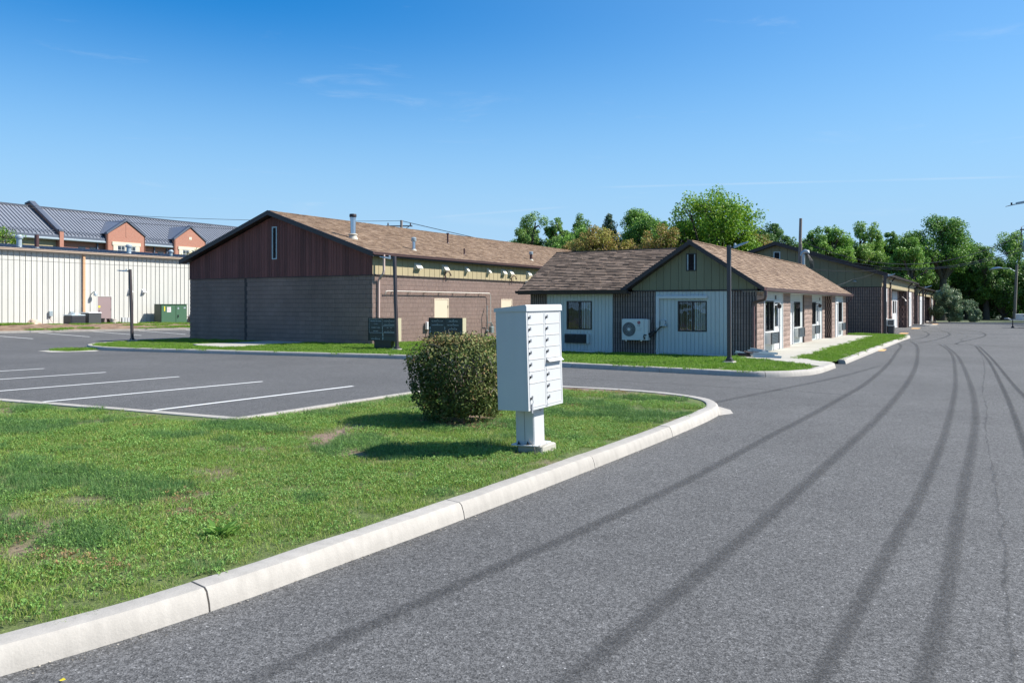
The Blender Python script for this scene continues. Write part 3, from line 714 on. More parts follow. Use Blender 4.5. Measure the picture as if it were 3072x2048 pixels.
def shingles(parent, origin, ux, up, L, H, m, expo=.145, tab=.30, keep=None, limit=0, name='shingle', thick=.010):
    """tabs laid in courses on a slope: origin = lower corner, ux = unit vector along the eave, up = unit vector up the slope"""
    o = Vector(origin); ux = Vector(ux); up = Vector(up); nn = ux.cross(up); nn = nn if nn.z > 0 else -nn
    spots = []; r = 0; v = 0.
    while v < H-.02:
        hgt = min(expo*1.12, H-v); u = -tab*random.random()
        while u < L:
            w = tab*random.choice((.6, .8, 1., 1., 1.25)); a, b = max(0, u), min(L, u+w)
            if b-a > .03 and (keep is None or keep((a+b)/2, v+expo/2)): spots.append((a+.003, b-.003, v, hgt))
            u += w
        v += expo; r += 1
    def geo(a, b, v, hgt, th):
        q = [o+ux*a+up*v, o+ux*b+up*v, o+ux*b+up*(v+hgt), o+ux*a+up*(v+hgt)]
        return [tuple(q[0]+nn*.002), tuple(q[1]+nn*.002), tuple(q[0]+nn*th), tuple(q[1]+nn*th), tuple(q[2]+nn*.003), tuple(q[3]+nn*.003)], [(0, 1, 3, 2), (2, 3, 4, 5), (0, 2, 5), (1, 4, 3)]
    mb = MB()
    if limit: spots.sort(key=lambda s: (o+ux*(s[0]+s[1])/2+up*s[2]).length)
    for i, s in enumerate(spots):
        th = thick*random.uniform(.7, 1.5); vs, fs = geo(*s, th)
        if i < limit:
            m1 = MB(); m1.add(vs, fs); m1.build(name, m, parent, fixn=False)
        else: mb.add(vs, fs)
    if mb.v:
        ob = mb.build(name, m, parent, fixn=False); ob['kind'] = 'stuff'

def slope(a, b, c, th, m, parent, name='roof'):
    "roof slab through corners a,b (eave) and c (ridge end above b), thickness th downwards"
    a, b, c = Vector(a), Vector(b), Vector(c); d = c+(a-b); mb = MB(); mb.prism([a, b, c, d], (0, 0, -th)); return mb.build(name, m, parent)

# ------------------------------------------------------------------ the long block building with the brown gable
BG = thing('block_building', 'long ribbed block building with dark brown boarded gable end and tan shingle roof', 'building', (-29.1, 27, .1))
gx0, gx1, gy, sx = -35.2, -22.99, 26.8, -22.99
FG = Fac('F', gy); FS = Fac('S', sx)
BH = 3.04/15
mb = MB(); mb.box(gx0+.034, gx1-.034, gy+.034, 60, .0, 3.13); mb.build('wall', M['mortar'], BG)
ridge_x, ridge_z, eave_z = -29.1, 6.19, 4.12
rt = lambda u: eave_z-.14+(ridge_z-eave_z)*(1-abs(u-ridge_x)/6.11)
mb = MB(); mb.prism([(gx0, gy+.03, 3.135), (gx1-.03, gy+.03, 3.135), (gx1-.03, gy+.03, 4.0), (ridge_x, gy+.03, 6.02), (gx0, gy+.03, 4.0)], (0, 33, 0)); mb.build('attic', M['dark'], BG)
gable_keep = lambda u, z: not (-31.15 < u < -30.93)
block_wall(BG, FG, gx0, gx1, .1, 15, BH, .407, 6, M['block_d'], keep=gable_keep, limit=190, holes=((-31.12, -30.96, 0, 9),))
mb = MB(); FG.box(mb, -31.12, -30.96, -.05, -.02, .1, 3.13); mb.build('control_joint', M['mortar'], BG)
D1 = (31.35, 32.55, .1, 2.17); D2 = (37.55, 38.75, .1, 2.17)
block_wall(BG, FS, gy, 46.2, .1, 15, BH, .407, 6, M['block'], limit=110, holes=(D1, D2))
boards(BG, FG, gx0, gx1+.02, 3.16, rt, .18, M['brownboard'], n0=-.03, n1=.025, gap=.012, widths=[.18, .18, .2, .12, .18, .17], holes=((-29.16, -28.83, 4.0, 5.55),), name='board')
boards(BG, FS, gy-.02, 46.2, 3.19, 4.0, .415, M['khaki'], n0=-.03, n1=.02, gap=.006, name='board', batten=.014, bmat=M['khaki'])
mb = MB(); FS.box(mb, gy-.03, 46.2, -.02, .05, 3.135, 3.185); mb.build('drip_edge', M['trim'], BG)
mb = MB(); FG.box(mb, gx0-.02, gx1+.02, -.02, .04, 3.135, 3.16); mb.build('drip_edge', M['trim'], BG)
# louvre in the gable
lv = MB(); FG.box(lv, -29.16, -29.10, -.03, .05, 4.0, 5.55); FG.box(lv, -28.89, -28.83, -.03, .05, 4.0, 5.55); FG.box(lv, -29.10, -28.89, -.03, .05, 4.0, 4.05); FG.box(lv, -29.10, -28.89, -.03, .05, 5.5, 5.55)
lvo = lv.build('louvre', M['lampgrey'], BG)
lm = MB(); FG.box(lm, -29.10, -28.89, -.03, -.02, 4.05, 5.5); lm.build('louvre_back', M['dark'], lvo)
for i in range(24):
    lm = MB(); z = 4.07+i*.06; lm.prism([FG.pt(-29.10, -.01, z+.035), FG.pt(-28.89, -.01, z+.035), FG.pt(-28.89, .025, z), FG.pt(-29.10, .025, z)], (0, 0, .008)); lm.build('louvre_slat', M['trim'], lvo)
# roof
rk = gy-.32; RY1 = 60.
slope((-22.68, rk, 4.12), (-22.68, RY1, 4.12), (ridge_x, RY1, 6.27), .10, M['roofbase'], BG)
slope((-35.52, rk, 4.12), (-35.52, RY1, 4.12), (ridge_x, RY1, 6.27), .10, M['roofbase'], BG)
sl = Vector((ridge_x+22.68, 0, 6.27-4.12)); H = sl.length; up = sl.normalized()
shingles(BG, (-22.66, rk-.02, 4.125), (0, 1, 0), up, RY1-rk, H, M['shingle'], expo=.15, tab=.32, thick=.018)
mb = MB()
y = rk
while y < RY1: mb.box(ridge_x-.13, ridge_x+.13, y, y+.2, 6.262, 6.285+.01*random.random()); y += .205
o = mb.build('ridge_cap', M['shingle'], BG); o['kind'] = 'stuff'
def rake(parent, a, b, y, h=.2, t=.05, m='trim', ext=None, name='rake_board'):
    mb = MB(); mb.prism([(a[0], y, a[1]), (b[0], y, b[1]), (b[0], y, b[1]-h), (a[0], y, a[1]-h)], (0, t, 0)); return mb.build(name, M[m], parent)
rake(BG, (-22.64, 4.14), (ridge_x, 6.305), rk-.06, .22); rake(BG, (ridge_x-.001, 6.305), (-35.56, 4.14), rk-.058, .22)
mb = MB(); mb.prism([(-22.7, rk, 3.98), (ridge_x, rk, 6.13), (-35.5, rk, 3.98), (-35.5, rk, 3.96), (ridge_x, rk, 6.11), (-22.7, rk, 3.96)], (0, .34, 0)); mb.build('soffit', M['trim'], BG)
# gutter and downspout
def gutter(parent, p0, p1, out, m='gutter', h=.11, w=.11):
    p0, p1, out = Vector(p0), Vector(p1), Vector(out); d = p1-p0; mb = MB()
    prof = [(0, 0), (0, -h), (w*.75, -h), (w*.8, -h*.55), (w*.98, -h*.35), (w*1.02, 0), (w*.90, 0), (w*.88, -h*.25), (w*.7, -h*.85), (.02, -h*.85), (.02, 0)]
    mb.prism([tuple(p0+out*a+Vector((0, 0, b))) for a, b in prof], d); return mb.build('gutter', M[m], parent)
gutter(BG, (-22.67, rk-.03, 4.13), (-22.67, 46.5, 4.13), (1, 0, 0))
mb = MB(); mb.box(-22.72, -22.675, rk, 46.5, 3.94, 4.10); mb.build('fascia', M['trim'], BG)
mb = MB(); mb.box(-22.97, -22.72, rk+.3, 46.5, 3.99, 4.01); mb.build('soffit', M['trim'], BG)
mb = MB(); dsx = -22.9
mb.tube([(-22.62, 27.12, 4.05), (-22.62, 27.12, 3.35), (-22.66, 27.12, 3.2), (-22.88, 27.12, 2.98), (-22.91, 27.12, 2.85), (-22.91, 27.12, .3), (-22.8, 27.1, .2)], .055, 4); mb.build('downspout', M['conduit'], BG)
# doors
for (u0, u1, z0, z1) in (D1, D2):
    mb = MB(); FS.box(mb, u0, u0+.06, -.04, .0, z0, z1); FS.box(mb, u1-.06, u1, -.04, .0, z0, z1); FS.box(mb, u0+.06, u1-.06, -.04, .0, z1-.06, z1)
    fr = mb.build('door_frame', M['door'], BG); mb = MB(); FS.box(mb, u0+.062, u1-.062, -.04, -.015, z0+.02, z1-.062); dr = mb.build('door', M['door'], BG)
    for z in (1.7, 1.1, .5):
        mb = MB(); FS.box(mb, u1-.085, u1-.055, -.014, .006, z, z+.12); mb.build('hinge', M['trim'], dr)
# things on the long roof
def flue(x, y, z, h, r, kind, label):
    t = thing('roof_vent', label, 'roof vent', (x, y, z), 'vent pipes on the long shingle roof')
    mb = MB()
    if kind == 'chimney':
        mb.lathe(0, 0, [(.24, -.12), (.22, .04), (.17, .16), (.16, .2)], 20); mb.build('flashing_collar', M['castgrey'], t, 40, True)
        mb = MB(); mb.lathe(0, 0, [(.21, .2), (.21, .235), (.15, .26)], 20); mb.build('storm_collar', M['castgrey'], t, 40, True)
        mb = MB(); mb.cyl(0, 0, .2, h*.80, r, n=24); mb.build('flue_pipe', M['galv'], t, 40, True)
        mb = MB(); mb.lathe(0, 0, [(r*1.12, h*.80), (r*1.12, h*.86)], 24); mb.build('cap_ring', M['galv'], t, 40, True)
        mb = MB(); mb.lathe(0, 0, [(r*1.28, h*.88), (r*1.3, h*.93), (r*1.3, h*.96), (r*1.2, h)], 24); mb.build('cap', M['trim'], t, 40, True)
        for k in range(4):
            a = k*math.pi/2+.4; mb = MB(); mb.box(r*math.cos(a)-.012, r*math.cos(a)+.012, r*math.sin(a)-.012, r*math.sin(a)+.012, h*.84, h*.9); mb.build('cap_strut', M['galv'], t, local=True)
    else:
        mb = MB(); mb.lathe(0, 0, [(r*2.1, -.07), (r*1.9, .0), (r*1.1, .09)], 14); mb.build('flashing_collar', M['castgrey'] if kind != 'brown' else M['brownpipe'], t, 40, True)
        top = h*.72 if kind != 'brown' else h
        mb = MB(); mb.cyl(0, 0, 0, top, r, n=14); mb.build('pipe', M['galv'] if kind == 'galv' else M['brownpipe'], t, 40, True)
        if kind != 'brown':
            mb = MB(); R_ = r*1.55; mb.lathe(0, 0, [(R_*.9, top-.02), (R_, top+.02), (R_, top+.06), (R_*.85, top+.075), (R_, top+.10), (R_, top+.14), (R_*.8, top+.16), (R_*.55, h)], 16); mb.build('cap', M['lampgrey'], t, 35, True)
    return t
flue(-24.91, 27.68, 4.84, 1.16, .125, 'chimney', 'tall shiny metal chimney flue nearest the brown gable, on tan shingles')
flue(-23.7, 30.63, 4.44, .66, .085, 'galv', 'short galvanised vent with ribbed cap behind the tall metal flue')
flue(-26.25, 37.06, 5.29, .59, .052, 'brown', 'brown vent pipe standing highest up the slope, close to the ridge')
mb = MB(); mb.lathe(0, 0, [(.052, .55), (.085, .57), (.085, .62), (.05, .63)], 12); mb.build('pipe_cap', M['brownpipe'], bpy.data.objects['roof_vent.002'], 35, True)
flue(-23.8, 35.12, 4.47, .37, .045, 'brown', 'short plain brown vent pipe low on the slope with a pale collar')
flue(-24.07, 42.83, 4.56, .55, .085, 'brownc', 'brown vent pipe with silver ribbed cap near the weathered roof')

# vent hoods on the khaki band, lamps, box, pipes
def hood(y, z, w, h, label, flip=0):
    t = thing('vent_hood', label, 'vent hood', (-22.97, y, z), 'ivory vent hoods on the khaki boards'); mb = MB(); d = .2
    mb.prism([(0, -w/2, h/2), (.05, -w/2, h/2), (d, -w/2, -h*.25), (d, -w/2, -h*.38), (0, -w/2, -h/2)], (0, w, 0)); mb.build('hood', M['ventwhite'], t, local=True)
    mb = MB(); mb.box(0, .015, -w*.62, w*.62, -h*.62, h*.62); mb.build('flange', M['ventwhite'], t, local=True)
names = ['first and largest, nearest the brown downspout', 'second, above the left gooseneck lamp', 'narrow third one, right of the left gooseneck', 'narrow fourth one, midway along the band', 'fifth, just left of the right gooseneck pair', 'sixth, directly above the right gooseneck', 'last, beside the weathered roof edge']
for (y, w, h), nm in zip(((29.95, .42, .24), (32.15, .36, .26), (34.05, .2, .24), (36.15, .2, .24), (37.7, .34, .25), (38.45, .34, .25), (40.5, .34, .25)), names):
    hood(y, 3.64, w, h, 'ivory wall vent hood on khaki boards, '+nm)
for y, nm in ((32.1, 'left, below the second vent hood'), (38.5, 'right, below the sixth vent hood')):
    t = thing('gooseneck_pipe', 'dark gooseneck pipe, '+nm, 'pipe', (-22.97, y, 3.1), 'gooseneck pipes'); mb = MB()
    mb.tube([(.08, 0, -.02), (.08, 0, .22), (.10, .03, .32), (.14, .12, .38), (.16, .24, .36), (.18, .32, .27), (.18, .33, .22)], .026, 8); mb.build('pipe', M['brownpipe'], t, 40, True)
    mb = MB(); mb.tube([(.18, .33, .24), (.18, .34, .18)], [.035, .05], 8); mb.build('mouth', M['brownpipe'], t, 40, True)
t = thing('wall_pipe', 'long pale horizontal pipe along the pinkish block wall turning down to the gas meter', 'pipe', (-22.9, 27.5, 2.46)); mb = MB()
mb.tube([(.0, .05, -.14), (.06, .03, -.02), (.08, .12, 0), (.08, 8.55, 0), (.08, 8.66, -.1), (.08, 8.68, -2.0)], .024, 8); mb.build('pipe', M['copperpipe'], t, 40, True)
for k in range(7): mb = MB(); mb.box(-.08, .06, .6+k*1.2, .64+k*1.2, -.03, .03); mb.build('pipe_clip', M['trim'], t, local=True)
t = thing('gas_meter', 'grey gas meter with bent pipes at the foot of the pinkish block wall', 'gas meter', (-22.75, 36.0, .1)); mb = MB()
mb.cbox(-.1, .1, .0, .3, .25, .6, .04); mb.build('meter_case', M['gas'], t, local=True); mb = MB(); mb.tube([(.02, .1, .6), (.02, .1, .8), (.0, -.25, .8), (0, -.3, 1.25), (-.1, -.12, 1.7)], .028, 8); mb.build('inlet_pipe', M['gas'], t, 40, True)
mb = MB(); mb.tube([(.02, .22, .6), (.02, .22, .7), (-.04, .25, .72)], .025, 8); mb.build('outlet_pipe', M['gas'], t, 40, True)
mb = MB(); mb.lathe(.02, -.3, [(.03, .3), (.09, .33), (.09, .38), (.03, .42)], 12); mb.build('regulator', M['gas'], t, 40, True); mb = MB(); mb.tube([(.02, -.3, 0), (.02, -.3, .8)], .022, 8); mb.build('riser', M['gas'], t, 40, True)
t = thing('meter_box', 'small white electric box on the block wall left of the second green sign', 'electric box', (-22.95, 30.68, .85)); mb = MB(); mb.cbox(0, .14, -.16, .16, -.17, .18, .015); mb.build('case', M['white'], t, local=True)
mb = MB(); mb.box(.141, .146, .0, .08, -.1, .12); mb.build('label_plate', M['plate'], t, local=True); mb = MB(); mb.tube([(.05, 0, -.17), (.05, 0, -.74)], .02, 6); mb.build('conduit', M['conduit'], t, local=True)
t = thing('flood_light', 'white box light under the khaki band beside the weathered roof edge', 'wall light', (-22.95, 40.6, 3.0)); mb = MB(); mb.cbox(0, .22, -.5, .5, -.02, .24, .02); mb.build('housing', M['white'], t, local=True); mb = MB(); mb.box(.03, .2, -.45, .45, -.035, -.021); mb.build('lens', M['ventwhite'], t, local=True)

# ------------------------------------------------------------------ the low L-shaped building
MO = thing('low_building', 'low building with olive gable, white board panels, dark ribbed blocks and weathered shingle roof', 'building', (-9.2, 31, 0))
my = 28.4; XA, XB, XC = -6.88, -7.18, -6.80
FM = Fac('F', my); MH = 2.37/12
mb = MB(); mb.box(-15.95, -12.02, my+.55, 34.6, -.05, 2.33); mb.box(-12.0, -7.5, my+.55, 48.55, -.05, 2.33); mb.build('wall', M['mortar'], MO)
W1 = (-14.33, -13.22, .87, 2.0); W2 = (-9.75, -8.66, .87, 1.99)
for (u0, u1) in ((-16.02, -15.21), (-12.35, -10.61), (-7.76, XA+.0)):
    mb = MB(); FM.box(mb, u0+.02, u1-.036, -.29, -.034, -.05, 2.33); mb.build('wall', M['mortar'], MO)
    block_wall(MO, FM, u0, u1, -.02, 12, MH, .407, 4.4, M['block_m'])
for (u0, u1, w_, ac) in ((-15.21, -12.35, W1, (-14.38, -13.31, .34, .70)), (-10.61, -7.76, W2, None)):
    boards(MO, FM, u0, u1, .07, 2.34, .15, M['whiteboard'], n0=-.05, n1=.012, gap=.010, holes=(w_,)+((ac,) if ac else ()), name='siding_board')
    mb = MB(); FM.box(mb, u0+.01, u1-.01, -.06, .02, -.06, .062); mb.build('base_board', M['white'], MO)
    wo = window(MO, FM, *w_, n=.0, trim='whiteboard', blinds='right' if ac else 'full')
    # the boards are open round the window: jamb liners
    mb = MB(); F = FM
    F.box(mb, w_[0]-.02, w_[0]-.002, -.5, -.06, w_[2], w_[3]); F.box(mb, w_[1]+.002, w_[1]+.02, -.5, -.06, w_[2], w_[3]); F.box(mb, w_[0], w_[1], -.5, -.06, w_[2]-.02, w_[2]-.002); F.box(mb, w_[0], w_[1], -.5, -.06, w_[3]+.002, w_[3]+.02)
    mb.build('jamb', M['dark'], wo)
# gable and fascia
gk = lambda u: 2.50+(4.02-2.50)*max(0, 1-abs(u+9.2)/2.48)-.06
boards(MO, FM, -11.55, -6.86, 2.40, lambda u: min(4.0, 2.36+1.72*max(0., 1-abs(u+9.2)/2.50)), .275, M['olive'], n0=-.05, n1=.03, gap=.010, widths=[.3, .13, .28, .27, .28, .27], name='board', holes=((-9.42, -9.05, 3.08, 3.72),))
mb = MB(); mb.prism([(-11.6, my+.06, 2.34), (-6.85, my+.06, 2.34), (-9.2, my+.06, 4.0)], (0, .1, 0)); mb.build('gable_backing', M['dark'], MO)
mb = MB(); FM.box(mb, -11.5, -6.86, -.03, .045, 2.345, 2.395); mb.build('drip_edge', M['trim'], MO)
lv = MB()
for a in ((-9.42, -9.385, 3.08, 3.72), (-9.085, -9.05, 3.08, 3.72), (-9.385, -9.085, 3.08, 3.115), (-9.385, -9.085, 3.685, 3.72)): FM.box(lv, a[0], a[1], -.03, .055, a[2], a[3])
lvo = lv.build('louvre', M['blackframe'], MO)
for a in ((-9.383, -9.345), (-9.125, -9.087)): lm = MB(); FM.box(lm, a[0], a[1], -.02, .045, 3.117, 3.683); lm.build('louvre_jamb', M['lampgrey'], lvo)
lm = MB(); FM.box(lm, -9.385, -9.085, -.03, -.02, 3.115, 3.685); lm.build('louvre_back', M['dark'], lvo)
for i in range(11):
    lm = MB(); z = 3.13+i*.05; lm.prism([FM.pt(-9.343, -.01, z+.03), FM.pt(-9.127, -.01, z+.03), FM.pt(-9.127, .025, z), FM.pt(-9.343, .025, z)], (0, 0, .007)); lm.build('louvre_slat', M['trim'], lvo)
# roofs: long gable along Y, wing along X
ez, rz_, rx = 2.44, 4.16, -9.2; ex = -6.58; yk = 28.08
slope((ex, yk, ez), (ex, 49.0, ez), (rx, 49.2, rz_), .09, M['roofbase'], MO)
slope((-11.83, yk, ez), (-11.83, 49.0, ez), (rx, 49.2, rz_), .09, M['roofbase'], MO)
sl = Vector((rx-ex, 0, rz_-ez)); H = sl.length; up = sl.normalized()
shingles(MO, (ex+.02, yk-.02, ez+.004), (0, 1, 0), up, 21.0, H, M['shingle'], expo=.15, tab=.3, limit=110, thick=.020)
sl2 = Vector((rx+11.83, 0, rz_-ez)); 
shingles(MO, (-11.85, 30.8, ez+.004), (0, 1, 0), sl2.normalized(), 18.2, sl2.length, M['shingle'], expo=.15, tab=.3)
mb = MB(); y = yk
while y < 49: mb.box(rx-.1, rx+.1, y, y+.2, rz_-.004, rz_+.022+.006*random.random()); y += .205
o = mb.build('ridge_cap', M['shingle'], MO); o['kind'] = 'stuff'
# wing
wx0, wx1 = -16.32, -9.2; wey, wry = 28.0, 31.4; wez = 2.40; wrz = 4.15
mb = MB(); mb.prism([(wx0, wey, wez), (-11.80, wey, wez), (wx1, wry, wrz), (wx0, wry, wrz)], (0, 0, -.09)); mb.build('roof', M['roofbase'], MO)
slope((wx0, 34.8, wez), (wx1, 34.8, wez), (wx1, wry, wrz), .09, M['roofbase'], MO)
slw = Vector((0, wry-wey, wrz-wez)); Hw = slw.length
def wkeep(u, v):
    x = wx0+u; z = wez+v/Hw*(wrz-wez); return z > ez+(rz_-ez)*(1-abs(x-rx)/2.63)-.02 or x < -11.8
shingles(MO, (wx0, wey-.02, wez+.004), (1, 0, 0), slw.normalized(), wx1-wx0, Hw, M['shingle2'], expo=.15, tab=.30, limit=190, keep=wkeep, thick=.030)
mb = MB(); x = wx0
while x < wx1-.3: mb.box(x, x+.2, wry-.1, wry+.1, wrz-.004, wrz+.022+.006*random.random()); x += .205
o = mb.build('ridge_cap', M['shingle2'], MO); o['kind'] = 'stuff'
mb = MB(); mb.prism([(wx0-.03, wey-.02, wez+.01), (wx0-.03, wry, wrz+.01), (wx0-.03, 34.8, wez+.01), (wx0-.03, 34.8, wez-.15), (wx0-.03, wry, wrz-.15), (wx0-.03, wey-.02, wez-.15)], (.03, 0, 0)); mb.build('rake_board', M['trim'], MO)
mb = MB(); mb.prism([(-16.0, my+.05, 2.2), (-16.0, 34.5, 2.2), (-16.0, 34.5, 2.35), (-16.0, wry, 4.0), (-16.0, my+.05, 2.35)], (.05, 0, 0)); mb.build('gable_backing', M['olive'], MO)
FW = Fac('S', -16.0)
gutter(MO, (wx0-.1, wey-.01, wez+.01), (-11.55, wey-.01, wez+.01), (0, -1, 0), m='trim')
mb = MB(); mb.box(wx0, -11.6, wey, wey+.04, wez-.14, wez-.0); mb.build('fascia', M['trim'], MO)
mb = MB(); mb.box(wx0, -11.6, wey+.04, my-.02, wez-.13, wez-.115); mb.build('soffit', M['trim'], MO)
mb = MB(); mb.box(-11.99, -6.7, my-.2, my+.04, 2.30, 2.34) if False else None
rake(MO, (ex+.03, ez+.02), (rx, rz_+.035), yk-.05, .17); rake(MO, (rx-.001, rz_+.035), (-11.87, ez+.02), yk-.048, .17)
mb = MB(); mb.prism([(ex, yk, ez-.12), (rx, yk, rz_-.12), (-11.8, yk, ez-.12), (-11.8, yk, ez-.135), (rx, yk, rz_-.135), (ex, yk, ez-.135)], (0, .3, 0)); mb.build('soffit', M['trim'], MO)
gutter(MO, (ex+.01, yk-.02, ez+.01), (ex+.01, 49.1, ez+.01), (1, 0, 0), m='gutter')
mb = MB(); mb.box(ex-.04, ex+.005, yk, 49.0, ez-.13, ez-.01); mb.build('fascia', M['gutter'], MO)
mb = MB(); mb.box(-7.4, ex-.04, my, 48.8, ez-.125, ez-.11); mb.build('soffit', M['whiteboard'], MO)
# side towards the road
FA, FB_, FC = Fac('S', XA), Fac('S', XB), Fac('S', XC)
def pier(fac, u0, u1, z0=.12, name='pier_block'):
    mb = MB(); fac.box(mb, u0+.01, u1-.01, -.5, -.028, -.05, 2.30); mb.build('pier', M['mortar'], MO)
    block_wall(MO, fac, u0, u1, z0-.1, 12, .1975, max(.42, (u1-u0)), 1, M['splitf'], name='block', split=True)
pier(FA, my-.0, 29.40); pier(Fac('S', XA+.02), 32.5, 33.9); pier(Fac('S', XB+.1), 38.0, 39.9); pier(Fac('S', XB+.05), 43.0, 43.8); pier(FC, 43.8, 44.75); pier(FC, 47.3, 48.5)
mb = MB(); mb.box(-7.5, XC-.03, 43.81, 44.7, -.05, 2.3); mb.build('return_wall', M['mortar'], MO)
block_wall(MO, Fac('F', 43.8), XB+.05, XC, .02, 12, .19, .42, 5, M['block'])
# returns of the piers (their faces turned to the car park)
def unit(fac, u0, u1, win, door, glazed_door, left_door, ac, num, frame_r=None):
    holes = [(win[0], win[1], win[2], win[3]), (door[0], door[1], .12, door[2])]
    boards(MO, fac, u0, u1, .14, 2.31, .125, M['whiteboard'], n0=-.04, n1=0., gap=.010, holes=holes, name='siding_board')
    window(MO, fac, *win, n=.0, trim='white', blinds='half')
    d0, d1, dt = door
    mb = MB(); fac.box(mb, d0, d0+.07, -.08, .03, .13, dt); fac.box(mb, d1-.07, d1, -.08, .03, .13, dt); fac.box(mb, d0+.07, d1-.07, -.08, .03, dt-.07, dt)
    fr = mb.build('door_frame', M['white'], MO)
    mb = MB(); g = .10
    if glazed_door:
        a, b = d0+.075, d1-.075
        fac.box(mb, a, a+g, -.06, -.015, .15, dt-.075); fac.box(mb, b-g, b, -.06, -.015, .15, dt-.075); fac.box(mb, a+g, b-g, -.06, -.015, .15, 1.02); fac.box(mb, a+g, b-g, -.06, -.015, dt-.17, dt-.075)
        dr = mb.build('door', M['white'], MO)
        mb = MB(); fac.box(mb, a+g+.001, b-g-.001, -.045, -.038, 1.021, dt-.171); mb.build('pane', M['glass'], dr)
        mb = MB(); fac.box(mb, a+g, b-g, -.12, -.11, 1.0, dt-.15); mb.build('door_blind', M['blind'], dr)
    else:
        fac.box(mb, d0+.075, d1-.075, -.06, -.015, .15, dt-.075); dr = mb.build('door', M['white'], MO)
    hu = d0+.13 if left_door else d1-.13
    mb = MB(); c = fac.pt(hu, .0, 1.05); q = fac.pt(hu, .05, 1.05); mb.tube([c, q], .012, 6); mb.tube([q, fac.pt(hu+(.09 if left_door else -.09), .05, 1.05)], .012, 6); mb.build('handle', M['steel'], dr)
    mb = MB(); fac.box(mb, d0-.02, d1+.02, -.1, .12, .10, .135); mb.build('threshold', M['concrete'], MO)
    # tall corner boards
    for uu in (u0+.03, u1-.03):
        mb = MB(); fac.box(mb, uu-.03, uu+.03, .001, .02, .13, 2.31); mb.build('corner_board', M['white'], MO)
unit(FA, 29.40, 32.50, (29.55, 30.85, .88, 2.0), (30.93, 32.0, 2.0), True, False, None, '1')
unit(FB_, 33.9, 38.0, (36.1, 37.45, .87, 1.99), (35.0, 35.95, 2.0), False, False, None, '2')
unit(FB_, 39.9, 43.0, (40.05, 41.25, .90, 1.99), (41.45, 42.35, 2.0), True, False, None, '3')
unit(FC, 44.75, 47.3, (45.75, 46.95, .92, 1.99), (44.85, 45.65, 2.0), False, True, None, '4')
# wall behind the side panels
mb = MB(); mb.box(-7.45, -7.40, 29.4, 48.5, 0, 2.3); mb.build('room_back', M['dark'], MO)
mb = MB(); mb.box(-7.35, -7.3, 29.0, 29.4, 0, 2.3); mb.build('room_back', M['dark'], MO)
for o in bpy.data.objects:
    pass
# downspouts
mb = MB(); mb.tube([(ex+.07, my-.30, 2.33), (ex+.07, my-.30, 2.16), (ex+.03, my-.24, 2.04), (XA-.08, my-.1, 1.93), (XA-.11, my-.08, 1.78), (XA-.11, my-.08, .1)], .062, 4); mb.build('downspout', M['gutter'], MO)
mb = MB(); mb.tube([(ex+.06, 48.75, 2.33), (ex+.04, 48.75, 2.2), (-6.76, 48.62, 1.9), (-6.76, 48.62, .15)], .05, 4); mb.build('downspout', M['gutter'], MO)

# things on the walls of the low building
def ptac_side(fac, u0, u1, z0, z1, n, label):
    c = fac.pt(u0, 0, z0); t = thing('wall_air_conditioner', label, 'air conditioner', c, 'through-wall air conditioners by the path'); f = Fac(fac.k, 0)
    def lo(mbx, a, b, n0, n1, za, zb): return mbx.box(n0, n1, a, b, za, zb)
    w, h = u1-u0, z1-z0; mb = MB(); lo(mb, 0, w, -.03, n-.03, 0, h); mb.build('sleeve', M['acgrey'], t, local=True)
    mb = MB(); lo(mb, 0, w, n-.03, n-.02, 0, h); mb.build('grille_back', M['acgrey'], t, local=True)
    k = 8
    for i in range(k):
        mb = MB(); z = h*(i+.15)/k; mb.prism([(n-.02, .03, z), (n+.015, .03, z), (n+.015, .03, z+h*.42/k), (n-.02, .03, z+h*.30/k)], (0, w-.06, 0)); mb.build('louvre_slat', M['acdark'], t, local=True)
    mb = MB(); lo(mb, 0, .03, n-.02, n+.02, 0, h); lo(mb, w-.03, w, n-.02, n+.02, 0, h); lo(mb, .03, w-.03, n-.02, n+.018, h-.012, h); lo(mb, .03, w-.03, n-.02, n+.018, 0, .01); mb.build('grille_frame', M['acdark'], t, local=True)
ptac_side(FA, 29.6, 30.85, .42, .84, .22, 'white box air conditioner with black slats under the nearest side window')
ptac_side(FB_, 36.2, 37.5, .44, .84, .20, 'white box air conditioner with black slats under the second side window')
ptac_side(FB_, 40.1, 41.3, .46, .86, .20, 'white box air conditioner with black slats under the third side window')
ptac_side(FC, 45.8, 46.95, .48, .88, .20, 'white box air conditioner with black slats under the farthest side window')
t = thing('wall_air_conditioner', 'dark slatted air conditioner under the left front window of the low building', 'air conditioner', (-14.38, my, .34)); mb = MB()
mb.box(0, .98, -.10, .05, 0, .36); mb.build('case', M['acblue'], t, local=True); mb = MB(); mb.box(.98, 1.07, -.14, .05, .0, .37); mb.build('side_panel', M['whiteboard'], t, local=True)
for i in range(11):
    for a, b in ((.02, .48), (.51, .97)): mb = MB(); z = .02+i*.03; mb.prism([(a, -.10, z+.018), (a, -.135, z), (a, -.135, z+.008), (a, -.10, z+.024)], (b-a, 0, 0)); mb.build('louvre_slat', M['acdark'], t, local=True)
for num, (x, y) in zip('1234', ((XA+.004, 31.25), (XB+.004, 34.35), (XB+.004, 42.4), (XC+.004, 44.95))):
    t = thing('unit_number', 'small dark door number plate above the doors, the %s along the wall' % {'1': 'nearest', '2': 'second', '3': 'third', '4': 'farthest'}[num], 'number plate', (x, y, 2.13), 'door number plates'); mb = MB()
    mb.box(0, .012, -.1, .1, -.07, .07); mb.build('plate', M['trim'], t, local=True); text(num, .13, M['ventwhite'], t, (.0135, 0, 0), (math.pi/2, 0, math.pi/2), name='number')
